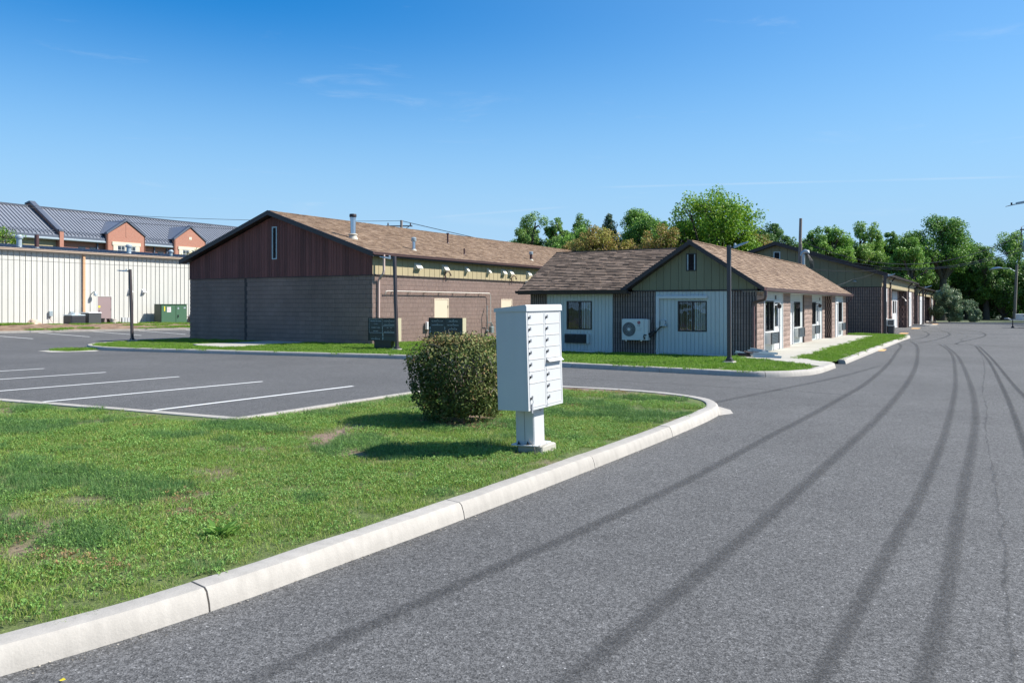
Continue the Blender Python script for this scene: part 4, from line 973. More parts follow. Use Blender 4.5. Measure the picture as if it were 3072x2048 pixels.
for (x, y, nm) in ((XA, 31.0, 'nearest, above the first glazed door'), (XB, 35.98, 'second, left of the second side window'), (XB, 41.35, 'third, between third window and door')):
    t = thing('wall_lamp', 'small dark lantern on the white side wall, '+nm, 'wall lamp', (x, y, 1.88), 'lanterns by the side doors'); mb = MB()
    mb.tube([(0, 0, 0), (.12, 0, .03), (.2, 0, .0)], .018, 6); mb.build('arm', M['trim'], t, local=True); mb = MB(); mb.lathe(.2, 0, [(.03, .0), (.085, -.03), (.075, -.14), (.03, -.17)], 8); mb.build('lamp_shade', M['trim'], t, local=True)

# mini split on brackets, white line cover, disconnect box
t = thing('heat_pump', 'white outdoor unit with round fan grille and red emblem, on dark ribbed blocks', 'heat pump', (-11.82, my-.38, .53)); w, h, d = 1.03, .79, .30
mb = MB(); mb.cbox(0, w*.86, 0, d, 0, h, .02); mb.build('case', M['acgrey'], t, local=True); mb = MB(); mb.cbox(w*.862, w, .01, d, 0, h-.01, .02); mb.build('service_cover', M['acgrey'], t, local=True)
mb = MB(); fx, fz, fr_ = .30, .40, .265
mb.tube([(fx, -.002, fz), (fx, -.004, fz)], fr_, 40); mb.build('fan_opening', M['acdark'], t, local=True)
for i in range(5):
    a = i*2*math.pi/5; mb = MB(); mb.prism([(fx+.05*math.cos(a), -.008, fz+.05*math.sin(a)), (fx+.23*math.cos(a-.18), -.008, fz+.23*math.sin(a-.18)), (fx+.24*math.cos(a+.4), -.008, fz+.24*math.sin(a+.4)), (fx+.07*math.cos(a+.7), -.008, fz+.07*math.sin(a+.7))], (0, .003, 0)); mb.build('fan_blade', M['acblue'], t, local=True)
mb = MB()
for i in range(30):
    a = i*2*math.pi/30; mb.tube([(fx+.05*math.cos(a), -.02, fz+.05*math.sin(a)), (fx+.17*math.cos(a+.12), -.026, fz+.17*math.sin(a+.12)), (fx+.262*math.cos(a+.3), -.012, fz+.262*math.sin(a+.3))], .0028, 4)
mb.build('fan_grille', M['acgrey'], t, local=True); mb = MB(); mb.tube([(fx, -.018, fz), (fx, -.03, fz)], .055, 20); mb.build('grille_hub', M['acgrey'], t, local=True)
mb = MB(); k = 40
ring = [(fx+q*math.cos(i*2*math.pi/k), -.014, fz+q*math.sin(i*2*math.pi/k)) for q in (fr_, fr_+.018) for i in range(k)]; mb.add(ring, [(i, (i+1) % k, k+(i+1) % k, k+i) for i in range(k)]); mb.build('grille_rim', M['acgrey'], t, local=True)
mb = MB(); mb.tube([(.69, -.001, .655), (.69, -.004, .655)], .062, 28); eo = mb.build('emblem', M['red'], t, local=True)
mb = MB(); k = 18
pts = [(.69+.042*math.cos(a), -.0055, .655+.042*math.sin(a)) for a in [math.radians(60+i*290/k) for i in range(k+1)]]; mb.tube(pts, .004, 4); mb.tube([(.682, -.0055, .675), (.682, -.0055, .645), (.70, -.0055, .645)], .004, 4); mb.tube([(.70, -.0055, .655), (.73, -.0055, .655)], .004, 4); mb.build('emblem_line', M['white'], eo, local=True)
text('LG', .085, M['black'], t, (.69, -.0015, .545), (math.pi/2, 0, 0), name='lettering')
text('INVERTER', .024, M['acdark'], t, (.76, -.0015, .43), (math.pi/2, 0, 0), name='lettering'); text('R410A HEAT PUMP', .02, M['acdark'], t, (.70, -.0015, .365), (math.pi/2, 0, 0), name='lettering')
mb = MB(); mb.box(.74, .88, -.03, 0, .01, .16); mb.build('valve_cover', M['acgrey'], t, local=True)
for x in (.15, .75): mb = MB(); mb.box(x, x+.05, .02, .38, -.045, -.002); mb.build('bracket', M['galv'], t, local=True)
mb = MB(); mb.tube([(.93, -.01, .05), (.90, -.05, .14), (.92, -.05, .2), (1.0, .05, .2), (1.12, .2, .3)], .022, 8); mb.build('hose', M['black'], t, 40, True)
mb = MB(); mb.tube([(1.0, .2, .12), (1.12, .26, .24), (1.2, .3, .36)], .06, 8); mb.build('insulated_line', M['black'], t, 40, True)
t = thing('line_cover', 'white pipe cover running above the right front window and down the wall edge', 'pipe cover', (-10.57, my-.06, .05)); mb = MB()
mb.cbox(-.005, .12, -.05, .04, .95, 2.13, .01); mb.build('vertical_duct', M['white'], t, local=True); mb = MB(); mb.cbox(.122, 1.93, -.05, .04, 2.03, 2.13, .01); mb.build('horizontal_duct', M['white'], t, local=True)
mb = MB(); mb.tube([(.05, -.02, .95), (.05, -.02, .18), (.0, -.04, .06)], .02, 8); mb.build('drain_pipe', M['white'], t, 40, True)
t = thing('disconnect_box', 'small grey switch box with black whip beside the right front window', 'electric box', (-10.38, my-.06, 1.08)); mb = MB(); mb.cbox(0, .17, -.06, .04, -.02, .2, .01); mb.build('case', M['lampgrey'], t, local=True)
mb = MB(); mb.tube([(.13, -.02, 0), (.22, -.02, .0)], .05, 10); mb.build('outlet_cover', M['lampgrey'], t, local=True); mb = MB(); mb.tube([(.08, -.03, -.02), (.0, -.05, -.06), (-.12, -.06, -.18), (-.2, -.05, -.28)], .022, 8); mb.build('whip', M['black'], t, 40, True)

# debris by the corner
t = thing('scrap_heap', 'pile of scrap metal trim pieces lying at the corner of the low building', 'scrap pile', (-6.45, 26.75, .12)); random.seed(5)
for (x, y, L_, w_, a, tl, z, m) in ((-.55, .1, .5, .2, .15, .18, .05, 'lampgrey'), (-.1, .25, .65, .18, -.2, .12, .14, 'lampgrey'), (.15, -.1, .75, .14, -.1, .02, .04, 'lampgrey'), (.3, .05, .6, .1, -.12, .03, .11, 'galv'), (-.4, -.15, .4, .2, .4, .05, .03, 'trim'), (-.2, 0, .5, .1, .9, .2, .12, 'trim'), (.35, -.25, .9, .05, -.05, 0, .015, 'lampgrey'), (.2, .2, .25, .1, .6, .5, .14, 'galv')):
    mb = MB(); mb.prism([(-L_/2, 0, 0), (-L_/2, w_, 0), (-L_/2, w_, .07), (-L_/2, w_-.012, .07), (-L_/2, w_-.012, .012), (-L_/2, .012, .012), (-L_/2, .012, .05), (-L_/2, 0, .05)], (L_, 0, 0)); o = mb.build('metal_scrap', M[m], t, local=True)
    o.location = (x, y, z); o.rotation_euler = (random.uniform(-.3, .3), tl, a)

# ------------------------------------------------------------------ the tall block building down the road and its neighbour
FB = thing('block_building', 'farther block building with olive gable, khaki band and recessed doors down the road', 'building', (-11.7, 60, 0))
fy, fx0, fx1 = 53.4, -18.0, -5.45
FF, FSd = Fac('F', fy), Fac('S', fx1)
mb = MB(); mb.box(fx0, fx1-.04, fy+.04, 59.2, 0, 2.93); mb.box(fx0, fx1-.66, 59.2, 72.0, 0, 2.93); mb.box(fx0, fx1-.04, 72.0, 79.0, 0, 2.93); mb.build('wall', M['mortar'], FB)
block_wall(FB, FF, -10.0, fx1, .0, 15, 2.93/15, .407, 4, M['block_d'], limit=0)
frt = lambda u: 3.72+(5.72-3.72)*max(0, 1-abs(u+11.7)/6.25)
boards(FB, FF, -18.0, fx1+.02, 2.96, frt, .5, M['olive'], n0=-.04, n1=.02, gap=.014, holes=((-11.88, -11.45, 4.72, 5.30),))
mb = MB(); FF.box(mb, -11.88, -11.45, -.03, .03, 4.72, 4.78); FF.box(mb, -11.88, -11.45, -.03, .03, 5.24, 5.30); FF.box(mb, -11.88, -11.82, -.03, .03, 4.78, 5.24); FF.box(mb, -11.51, -11.45, -.03, .03, 4.78, 5.24); lv = mb.build('louvre', M['lampgrey'], FB); mb = MB(); FF.box(mb, -11.82, -11.51, -.05, -.02, 4.78, 5.24); mb.build('louvre_back', M['dark'], lv)
mb = MB(); mb.prism([(fx0, fy+.045, 2.935), (fx1-.05, fy+.045, 2.935), (fx1-.05, fy+.045, 3.6), (-11.7, fy+.045, 5.6), (fx0, fy+.045, 3.6)], (0, 25.5, 0)); mb.build('attic', M['trim'], FB)
mb = MB(); FF.box(mb, -14, fx1+.02, -.02, .04, 2.93, 2.96); mb.build('drip_edge', M['trim'], FB)
def ribbed(parent, fac, u0, u1, z0, z1, m, p=.1, name='ribbed_blocks', h=.195):
    rows = round((z1-z0)/h); block_wall(parent, fac, u0, u1, z0, rows, (z1-z0)/rows, .407, 4, m, limit=0)
for u0, u1 in ((fy, 54.15), (56.5, 57.6), (58.2, 59.2)): ribbed(FB, FSd, u0, u1, 0, 2.93, M['block'])
FRc = Fac('S', fx1-.62)
for u0, u1 in ((59.2, 66.6), (70.6, 72.0)): ribbed(FB, FRc, u0, u1, 0, 2.93, M['block'])
ribbed(FB, Fac('F', 72.0), fx1-.62, fx1, 0, 2.93, M['block'])
for u0, u1 in ((72.0, 72.7), (76.0, 77.0), (78.2, 79.0)): ribbed(FB, FSd, u0, u1, 0, 2.93, M['block'])
def panel(parent, fac, u0, u1, z0, z1, opens, cut=True):
    boards(parent, fac, u0, u1, z0, z1, .6, M['white'], n0=-.03, n1=.008, gap=.012, holes=[o[:4] for o in opens], name='siding_board')
    for (a, b, c, d, kind) in opens:
        mb = MB(); F = .05
        for q in ((a, b, c, c+F), (a, b, d-F, d), (a, a+F, c+F, d-F), (b-F, b, c+F, d-F)): fac.box(mb, q[0], q[1], -.03, .02, q[2], q[3])
        fr = mb.build('window' if kind == 'w' else 'door_frame', M['white'] if kind != 'w' else M['blackframe'], parent)
        mb = MB(); fac.box(mb, a+F, b-F, -.028, -.012, c+F, d-F); mb.build('pane' if kind != 'd' else 'door', M['glassdark'] if kind != 'd' else M['white'], fr)
gd = mat('dark_glass', (.03, .038, .045), .06, 0, 1, 0, spec=.9); M['glassdark'] = gd
panel(FB, FSd, 54.15, 56.5, .05, 2.9, [(54.3, 54.95, .1, 1.95, 'g'), (55.6, 56.2, 1.0, 2.05, 'w')])
panel(FB, FRc, 66.6, 70.6, .05, 2.9, [(67.0, 68.1, 1.2, 2.15, 'w'), (68.7, 69.3, 1.2, 2.15, 'w'), (69.5, 70.4, .05, 2.15, 'd')])
panel(FB, FSd, 72.7, 76.0, .05, 2.9, [(73.0, 74.6, .05, 2.5, 'd')])
boards(FB, FSd, fy-.02, 79.0, 2.96, 3.62, .42, M['khaki'], n0=-.03, n1=.02, gap=.02)
mb = MB(); mb.box(fx1-.62, fx1+.01, 59.2, 72.0, 2.93, 2.955); mb.build('soffit', M['olive'], FB)
slope((-5.15, fy-.35, 3.74), (-5.15, 79.2, 3.74), (-11.7, 79.2, 5.9), .1, M['roofbase'], FB); slope((-18.3, fy-.35, 3.74), (-18.3, 79.2, 3.74), (-11.7, 79.2, 5.9), .1, M['roofbase'], FB)
rake(FB, (-5.1, 3.78), (-11.7, 5.95), fy-.40, .24); rake(FB, (-11.699, 5.95), (-18.3, 3.78), fy-.398, .24)
slf = Vector((-11.7+5.15, 0, 2.16)); shingles(FB, (-5.13, fy-.36, 3.745), (0, 1, 0), slf.normalized(), 26, slf.length, M['shingle'], expo=.16, tab=.4)
gutter(FB, (-5.14, fy-.36, 3.74), (-5.14, 79.2, 3.74), (1, 0, 0), m='trim')
mb = MB(); mb.box(-5.2, -5.15, fy-.3, 79.2, 3.6, 3.7); mb.build('fascia', M['trim'], FB)
for y in (53.75, 57.9, 72.4, 79.0):
    mb = MB(); mb.tube([(-5.08, y, 3.64), (-5.2, y, 3.5), (-5.38, y, 3.3), (-5.36, y, 3.05), (-5.40, y, 2.9), (-5.40, y, .05)], .06, 4); mb.build('downspout', M['trim'] if y != 53.75 else M['gutter'], FB)
t = thing('wall_air_conditioner', 'grey boxed air conditioner low on the farther building behind the lamp post', 'air conditioner', (fx1+.02, 56.0, .5)); mb = MB(); mb.box(0, .45, 0, 1.1, 0, .42); mb.build('case', M['acgrey'], t, local=True); mb = MB(); mb.box(.06, .4, -.01, -.002, .05, .37); mb.build('grille', M['acdark'], t, local=True)
mb = MB(); mb.box(.05, .4, .2, .9, -.5, -.01); mb.build('stand', M['acdark'], t, local=True)
for (x, y, z, nm) in ((fx1+.03, 54.5, 3.45, 'on the khaki band nearest the gable corner'), (fx1+.03, 57.6, 3.35, 'on the khaki band, farther one'), (fx1+.03, 78.6, 3.4, 'at the far end of the khaki band')):
    t = thing('wall_light', 'small pale security light '+nm, 'wall light', (x, y, z), 'security lights on the khaki band'); mb = MB(); mb.box(0, .12, -.15, .15, 0, .08); mb.build('housing', M['ventwhite'], t, local=True); mb = MB(); mb.box(.02, .1, -.12, .12, -.03, -.001); mb.build('lens', M['white'], t, local=True)
t = thing('wall_lantern', 'dark hooded lantern beside the recessed white door', 'wall lamp', (fx1-.6, 70.8, 2.0)); mb = MB(); mb.tube([(0, 0, .3), (.3, 0, .5), (.5, 0, .3)], .03, 6); mb.build('arm', M['trim'], t, local=True); mb = MB(); mb.lathe(.5, 0, [(.06, .3), (.18, .15), (.16, -.2), (.06, -.3)], 8); mb.build('lamp_shade', M['trim'], t, local=True)
t = thing('wall_light', 'round pale light high on the olive gable wall', 'wall light', (-6.97, fy-.04, 3.3)); mb = MB(); mb.lathe(0, 0, [(.1, -.05), (.12, 0), (.05, .06)], 10); mb.build('housing', M['lampgrey'], t, local=True); mb = MB(); mb.tube([(0, .02, 0), (0, -.1, -.03)], .04, 8); mb.build('lens', M['ventwhite'], t, local=True)

F2 = thing('block_building', 'farthest block building at the end of the road, khaki band over white doors', 'building', (-11.4, 90, 0))
g1 = -5.15; FG2, FS2 = Fac('F', 79.3), Fac('S', g1)
mb = MB(); mb.box(-17.5, g1-.04, 79.34, 88.0, 0, 2.66); mb.box(-17.5, g1-.7, 88.0, 97.0, 0, 2.66); mb.box(-17.5, g1-.04, 97.0, 104, 0, 2.66); mb.build('wall', M['mortar'], F2)
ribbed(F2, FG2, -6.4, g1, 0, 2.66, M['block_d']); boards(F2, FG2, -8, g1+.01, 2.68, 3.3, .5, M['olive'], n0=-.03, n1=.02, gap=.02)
for u0, u1 in ((79.3, 80.6), (84.6, 86.0), (87.4, 88.0), (97., 98.7), (101.6, 104)): ribbed(F2, FS2, u0, u1, 0, 2.66, M['block'])
ribbed(F2, Fac('S', g1-.66), 88.0, 97.0, 0, 2.66, M['block']); ribbed(F2, Fac('F', 97.0), g1-.66, g1, 0, 2.66, M['block'])
panel(F2, FS2, 80.6, 84.6, .05, 2.62, [(81.2, 83.2, .05, 2.3, 'd')]); panel(F2, FS2, 86.0, 87.4, .05, 2.62, [(86.2, 87.2, .05, 2.3, 'd')]); panel(F2, FS2, 98.7, 101.6, .05, 2.62, [(99, 100.5, .05, 2.1, 'd')])
boards(F2, FS2, 79.3, 104, 2.68, 3.3, .42, M['khaki'], n0=-.03, n1=.02, gap=.02)
mb = MB(); mb.box(-17.4, g1-.03, 79.35, 104, 2.665, 3.29); mb.build('attic', M['trim'], F2)
mb = MB(); mb.box(g1-.66, g1, 88.0, 97.0, 2.655, 2.675); mb.build('soffit', M['olive'], F2)
slope((-4.85, 79.25, 3.42), (-4.85, 104.3, 3.42), (-11.4, 104.3, 5.6), .1, M['roofbase'], F2); slope((-17.9, 79.25, 3.42), (-17.9, 104.3, 3.42), (-11.4, 104.3, 5.6), .1, M['roofbase'], F2)
gutter(F2, (-4.84, 79.25, 3.42), (-4.84, 104.3, 3.42), (1, 0, 0), m='trim')
for y in (80.0, 85.6, 88.6, 98.2, 103.8): mb = MB(); mb.tube([(-4.78, y, 3.3), (-4.9, y, 3.1), (-5.08, y, 2.9), (-5.1, y, 2.6), (-5.1, y, .05)], .07, 4); mb.build('downspout', M['trim'], F2)

# ------------------------------------------------------------------ warehouse on the left
WH = thing('warehouse', 'long pale ribbed metal warehouse with a low grey roof', 'building', (-68, 35, .3))
wx = -60.; WYA, WYB = 18.0, 62.0; FWh = Fac('S', wx)
mb = MB(); mb.box(-80, wx-.06, WYA, WYB, -.1, 5.85); mb.build('wall', M['cblock'], WH)
WD = (37.2, 38.45, .38, 2.55)
y = WYA; k = 0; pw = .405; pm = []
for v in range(3):
    mb = MB(); P = [(0.014, -.03), (0.016, .045), (.05, .045), (.065, 0), (.15, 0), (.155, .008), (.175, .008), (.18, 0), (.28, 0), (.285, .008), (.305, .008), (.31, 0), (pw-.014, 0), (pw-.010, -.03)]
    z0, z1 = -.05, 5.80
    vs = [(n_, u, z) for z in (z0, z1) for u, n_ in P]; kk = len(P)
    mb.add(vs, [(i, i+1, kk+i+1, kk+i) for i in range(kk-1)], tint=random.random()); pm.append(mb.mesh('wall_panel', M['whmetal']))
mb = MB(); zc = WD[3]; vs = [(n_, u, z) for z in (zc, z1) for u, n_ in P]; mb.add(vs, [(i, i+1, kk+i+1, kk+i) for i in range(kk-1)]); short = mb.mesh('wall_panel', M['whmetal'])
while y < WYB-.1:
    inside = y+pw > WD[0]+.02 and y < WD[1]-.02
    if inside:
        place('wall_panel', short, (wx, y, 0), 0, WH)
        for a, b in ((y, min(y+pw, WD[0])), (max(y, WD[1]), y+pw)):
            if b-a > .01: mb = MB(); mb.box(wx-.03, wx, a, b-.003, -.05, WD[3]-.001); mb.build('wall_panel', M['whmetal'], WH)
    else: place('wall_panel', random.choice(pm), (wx, y, 0), 0, WH)
    y += pw
mb = MB(); mb.box(wx-.03, wx+.02, WD[0]-.0, WD[0]+.06, WD[2], WD[3]); mb.box(wx-.03, wx+.02, WD[1]-.06, WD[1], WD[2], WD[3]); mb.box(wx-.03, wx+.02, WD[0]+.06, WD[1]-.06, WD[3]-.06, WD[3]); mb.box(wx-.03, wx+.04, WD[0]+.06, WD[1]-.06, WD[2], WD[2]+.04); fr = mb.build('door_frame', M['whmetal'], WH)
mb = MB(); mb.box(wx-.03, wx-.005, WD[0]+.065, WD[1]-.065, WD[2]+.045, WD[3]-.065); dr = mb.build('door', M['doormauve'], WH)
mb = MB(); mb.box(wx-.004, wx+.002, WD[0]+.12, WD[0]+.27, 1.62, 1.78); mb.build('notice', M['yellow'], dr)
mb = MB(); mb.tube([(wx, WD[0]+.17, 1.38), (wx+.08, WD[0]+.17, 1.36), (wx+.08, WD[0]+.17, 1.28)], .025, 6); mb.build('handle', M['trim'], dr)
for z in (2.25, 1.4, .6): mb = MB(); mb.box(wx-.004, wx+.012, WD[1]-.09, WD[1]-.05, z, z+.16); mb.build('hinge', M['black'], dr)
# roof, gutter
mb = MB(); mb.prism([(wx+.25, WYA, 5.93), (-75, WYA, 7.25), (-80, WYA, 6.9), (-80, WYA, 6.8), (-75, WYA, 7.13), (wx+.25, WYA, 5.83)], (0, WYB-WYA, 0)); mb.build('roof', M['slatedark'], WH)
mb = MB(); y = WYA
while y < WYB: mb.prism([(wx+.27, y, 5.935), (-75, y, 7.255), (-75, y, 7.30), (wx+.27, y, 5.98)], (0, .05, 0)); y += .405
o = mb.build('roof_rib', M['slatedark'], WH); o['kind'] = 'stuff'
gutter(WH, (wx+.24, WYA, 5.93), (wx+.24, WYB, 5.93), (1, 0, 0), m='whtrim', h=.15, w=.16)
mb = MB(); mb.box(wx+.0, wx+.24, WYA, WYB, 5.74, 5.79); mb.build('eave_trim', M['whmetal'], WH)
mb = MB(); mb.box(wx+.05, wx+.16, 36.0, 36.17, .5, 5.75); mb.build('downspout', M['tan'], WH)
mb = MB(); mb.box(wx+.04, wx+.17, 35.99, 36.18, 3.0, 3.05); mb.box(wx+.04, wx+.17, 35.99, 36.18, 1.3, 1.35); mb.build('downspout_strap', M['tan'], WH)
# little things along its foot
def bank_z(x, y): return .14+max(0, min(1, (-55.2-.0-x)/4.8))*(.42-.012*(y-30))+.05*mnoise.noise(Vector((x*.7, y*.7, 5)))
def whrv(y, x, z, kind, h, label):
    t = thing('roof_vent', label, 'roof vent', (x, y, z), 'vents on the warehouse roof'); mb = MB()
    if kind == 'galv': mb.cyl(0, 0, -.1, h*.7, .19, n=14); mb.build('pipe', M['lampgrey'], t, 40, True); mb = MB(); mb.lathe(0, 0, [(.26, h*.7), (.28, h*.85), (.18, h)], 14); mb.build('cap', M['lampgrey'], t, 40, True); mb = MB(); mb.lathe(0, 0, [(.32, -.12), (.22, .06)], 14); mb.build('collar', M['lampgrey'], t, 40, True)
    elif kind == 'brown': mb.cyl(0, 0, -.1, h, .16, n=12); mb.build('pipe', M['brownpipe'], t, 40, True); mb = MB(); mb.lathe(0, 0, [(.3, -.1), (.18, .08)], 12); mb.build('collar', M['lampgrey'], t, 40, True)
    else: mb.cyl(0, 0, -.1, h*.6, .14, n=12); mb.build('pipe', M['lampgrey'], t, 40, True); mb = MB(); mb.lathe(0, 0, [(.2, h*.55), (.24, h*.75), (.12, h)], 12); mb.build('cap', M['lampgrey'], t, 40, True)
whrv(32.9, -63, 6.2, 'galv', .95, 'tall ribbed silver vent on the warehouse roof, left of the brown stack')
whrv(34.2, -63, 6.2, 'brown', 1.05, 'rusty brown stack on the warehouse roof')
whrv(41.9, -63, 6.2, 'galv', .8, 'silver vent on the warehouse roof before the first brick dormer')
whrv(46.0, -63, 6.2, 'small', .6, 'small silver vent at the right end of the warehouse roof')
whrv(31.2, -63, 6.2, 'small', .55, 'thin white pipe at the left end of the warehouse roof')
t = thing('condenser', 'low dark air conditioning condenser with pale round top by the warehouse wall', 'condenser', (-59.2, 34.1, .42)); mb = MB(); mb.cbox(-.1, 1.0, 0, 1.1, 0, .62, .06); mb.build('case', M['acblue'], t, local=True)
mb = MB(); mb.cbox(-.12, 1.02, -.02, 1.12, .62, .70, .05); mb.build('lid', M['lampgrey'], t, local=True); mb = MB(); mb.lathe(.45, .55, [(.4, .7), (.34, .80), (.1, .82)], 20); mb.build('fan_guard', M['lampgrey'], t, 30, True)
for i in range(8): mb = MB(); mb.box(1.0, 1.012, .06, 1.04, .06+i*.065, .09+i*.065); mb.build('louvre_slat', M['black'], t, local=True)
for i in range(8): mb = MB(); mb.box(.0, .94, -.012, 0, .06+i*.065, .09+i*.065); mb.build('louvre_slat', M['black'], t, local=True)
t = thing('condenser', 'tall grey air conditioning condenser beside the tan downspout', 'condenser', (-59.2, 35.5, .38)); mb = MB(); mb.cbox(-.1, .85, 0, 1.05, 0, .84, .05); mb.build('case', M['acdark'], t, local=True)
mb = MB(); mb.cbox(-.12, .88, -.02, 1.08, .84, .90, .04); mb.build('lid', M['white'], t, local=True)
for i in range(12): mb = MB(); mb.box(.85, .862, .05+i*.08, .075+i*.08, .05, .8); mb.build('coil_guard', M['steel'], t, local=True)
mb = MB(); mb.box(.0, .2, -.012, -.001, .66, .74); mb.build('label_plate', M['white'], t, local=True)
for (y, z, nm) in ((33.4, 1.0, 'left of the low condenser'), (35.0, .95, 'between the two condensers'), (44.5, 1.1, 'right of the green transformer')):
    t = thing('meter_box', 'small pale electric box on the warehouse wall, '+nm, 'electric box', (wx+.05, y, z)); mb = MB(); mb.cbox(0, .14, 0, .26, 0, .38, .015); mb.build('case', M['lampgrey'], t, local=True); mb = MB(); mb.tube([(.06, .1, 0), (.06, .12, -.3), (.3, .3, -.6)], .02, 6); mb.build('cable', M['conduit'], t, local=True)
def bucket(x, y, r, h, m, label):
    t = thing('bucket', label, 'bucket', (x, y, bank_z(x, y)-.02)); mb = MB(); n = 20
    vs = [(q*math.cos(i*2*math.pi/n), q*math.sin(i*2*math.pi/n), z) for q, z in ((r*.78, 0), (r, h), (r*.93, h), (r*.74, .02)) for i in range(n)]
    mb.add(vs, [(k*n+i, k*n+(i+1) % n, (k+1)*n+(i+1) % n, (k+1)*n+i) for k in range(3) for i in range(n)]+[tuple(range(n-1, -1, -1)), tuple(range(3*n, 4*n))]); mb.build('bucket_body', M[m], t, 40, True)
    mb = MB(); rr = r*1.04; vs = [(q*math.cos(i*2*math.pi/n), q*math.sin(i*2*math.pi/n), z) for q, z in ((rr, h-.05), (rr, h), (r*.99, h)) for i in range(n)]; mb.add(vs, [(k*n+i, k*n+(i+1) % n, (k+1)*n+(i+1) % n, (k+1)*n+i) for k in range(2) for i in range(n)]); mb.build('rim', M[m], t, 40, True)
bucket(-58.9, 36.85, .27, .42, 'black', 'black tapered pot standing left of the mauve door')
bucket(-58.6, 37.65, .25, .38, 'bucket', 'pale grey bucket standing in front of the mauve door')
bucket(-59.0, 37.6, .22, .38, 'brownpipe', 'brown pot standing behind the pale grey bucket')
for i, nm in enumerate(('leftmost', 'middle', 'rightmost')):
    t = thing('concrete_block', 'grey concrete block on end against the warehouse wall, %s of three' % nm, 'concrete block', (-59.6, 38.95+i*.24, .40), 'concrete blocks by the wall'); mb = MB(); mb.cbox(0, .2, 0, .19, 0, .42, .012); mb.build('block_body', M['cblock'], t, local=True)
    mb = MB(); mb.box(.03, .17, .03, .16, .4205, .424); mb.build('core_opening', M['dark'], t, local=True)
t = thing('rock', 'pale orange boulder lying on the mulch by the warehouse', 'rock', (-58.9, 31.8, .5)); bm = bmesh.new(); bmesh.ops.create_icosphere(bm, subdivisions=3, radius=.5)
for v in bm.verts: v.co *= 1+.45*mnoise.noise(v.co*2.3); v.co.x *= .7; v.co.y *= .8; v.co.z *= .62
me = bpy.data.meshes.new('rock_body'); bm.to_mesh(me); bm.free(); me.materials.append(M['rock']); o = bpy.data.objects.new('rock_body', me); COL.objects.link(o); o.parent = t
t = thing('utility_cabinet', 'green padmount transformer cabinet with two doors and labels', 'transformer', (-59.3, 41.7, .25)); mb = MB(); mb.cbox(0, .9, .0, 2.5, 0, 1.62, .03); mb.build('case', M['greend'], t, local=True)
mb = MB(); mb.box(.9, .93, .04, 1.38, .1, 1.56); mb.build('door', M['green'], t, local=True); mb = MB(); mb.box(.9, .93, 1.42, 2.46, .1, 1.56); mb.build('door', M['green'], t, local=True)
mb = MB(); mb.box(-.02, .96, -.02, 2.52, 1.622, 1.66); mb.build('lid', M['green'], t, local=True); mb = MB(); mb.box(.9, .97, -.02, 2.52, 0, .095); mb.build('sill', M['green'], t, local=True)
mb = MB(); mb.box(.931, .936, .28, .37, 1.08, 1.46); mb.build('yellow_label', M['yellow'], t, local=True); mb = MB(); mb.box(.931, .936, .55, .92, .98, 1.42); pl = mb.build('notice', M['white'], t, local=True)
for z in (1.38, 1.28, 1.18, 1.06): mb = MB(); mb.box(.9365, .938, .58, .58+random.uniform(.18, .3), z-.012, z+.012); mb.build('print_line', M['red'], pl, local=True)
for (a, b, c, d) in ((1.55, 1.70, 1.22, 1.38), (2.15, 2.35, 1.28, 1.40)): mb = MB(); mb.box(.931, .936, a, b, c, d); mb.build('label_plate', M['lampgrey'], t, local=True)
mb = MB(); mb.tube([(.93, 1.6, .75), (.98, 1.6, .72), (.98, 1.6, .55)], .035, 8); mb.build('handle', M['black'], t, local=True)
t = thing('black_tank', 'dark horizontal drum with a box behind it at the warehouse end', 'tank', (-59.0, 44.9, .35)); mb = MB(); mb.tube([(0, 0, .28), (0, .06, .30), (0, 1.3, .30), (0, 1.36, .28)], [.18, .26, .26, .18], 18); mb.build('drum', M['acblue'], t, 40, True); mb = MB(); mb.box(-.6, .3, 1.0, 2.2, 0, 1.1); mb.build('box_case', M['acblue'], t, local=True)
mb = MB(); mb.tube([(0, .1, .5), (0, -.35, .45), (0, -.4, 0)], .03, 6); mb.build('pipe', M['trim'], t, local=True)
t = thing('wall_lamp', 'grey hooded lamp on the warehouse wall left of the mauve door', 'wall lamp', (wx, 36.8, 2.75)); mb = MB(); mb.tube([(0, 0, 0), (.25, 0, .12), (.35, .05, .08)], .04, 8); mb.build('arm', M['lampgrey'], t, local=True); mb = MB(); mb.lathe(.36, .05, [(.06, .1), (.14, -.02), (.15, -.2)], 12); mb.build('lamp_shade', M['lampgrey'], t, 40, True)
for (y, nm) in ((40.0, 'just right of the leaning lamp post'), (41.2, 'second one, above and left of the transformer')):
    t = thing('vent_hood', 'white vent hood on the warehouse wall, '+nm, 'vent hood', (wx, y, 2.95)); mb = MB(); mb.prism([(0, -.13, .17), (.06, -.13, .17), (.26, -.13, -.05), (.26, -.13, -.1), (0, -.13, -.17)], (0, .26, 0)); mb.build('hood', M['white'], t, local=True); mb = MB(); mb.box(.001, .012, -.17, .17, -.2, .2); mb.build('flange', M['white'], t, local=True)
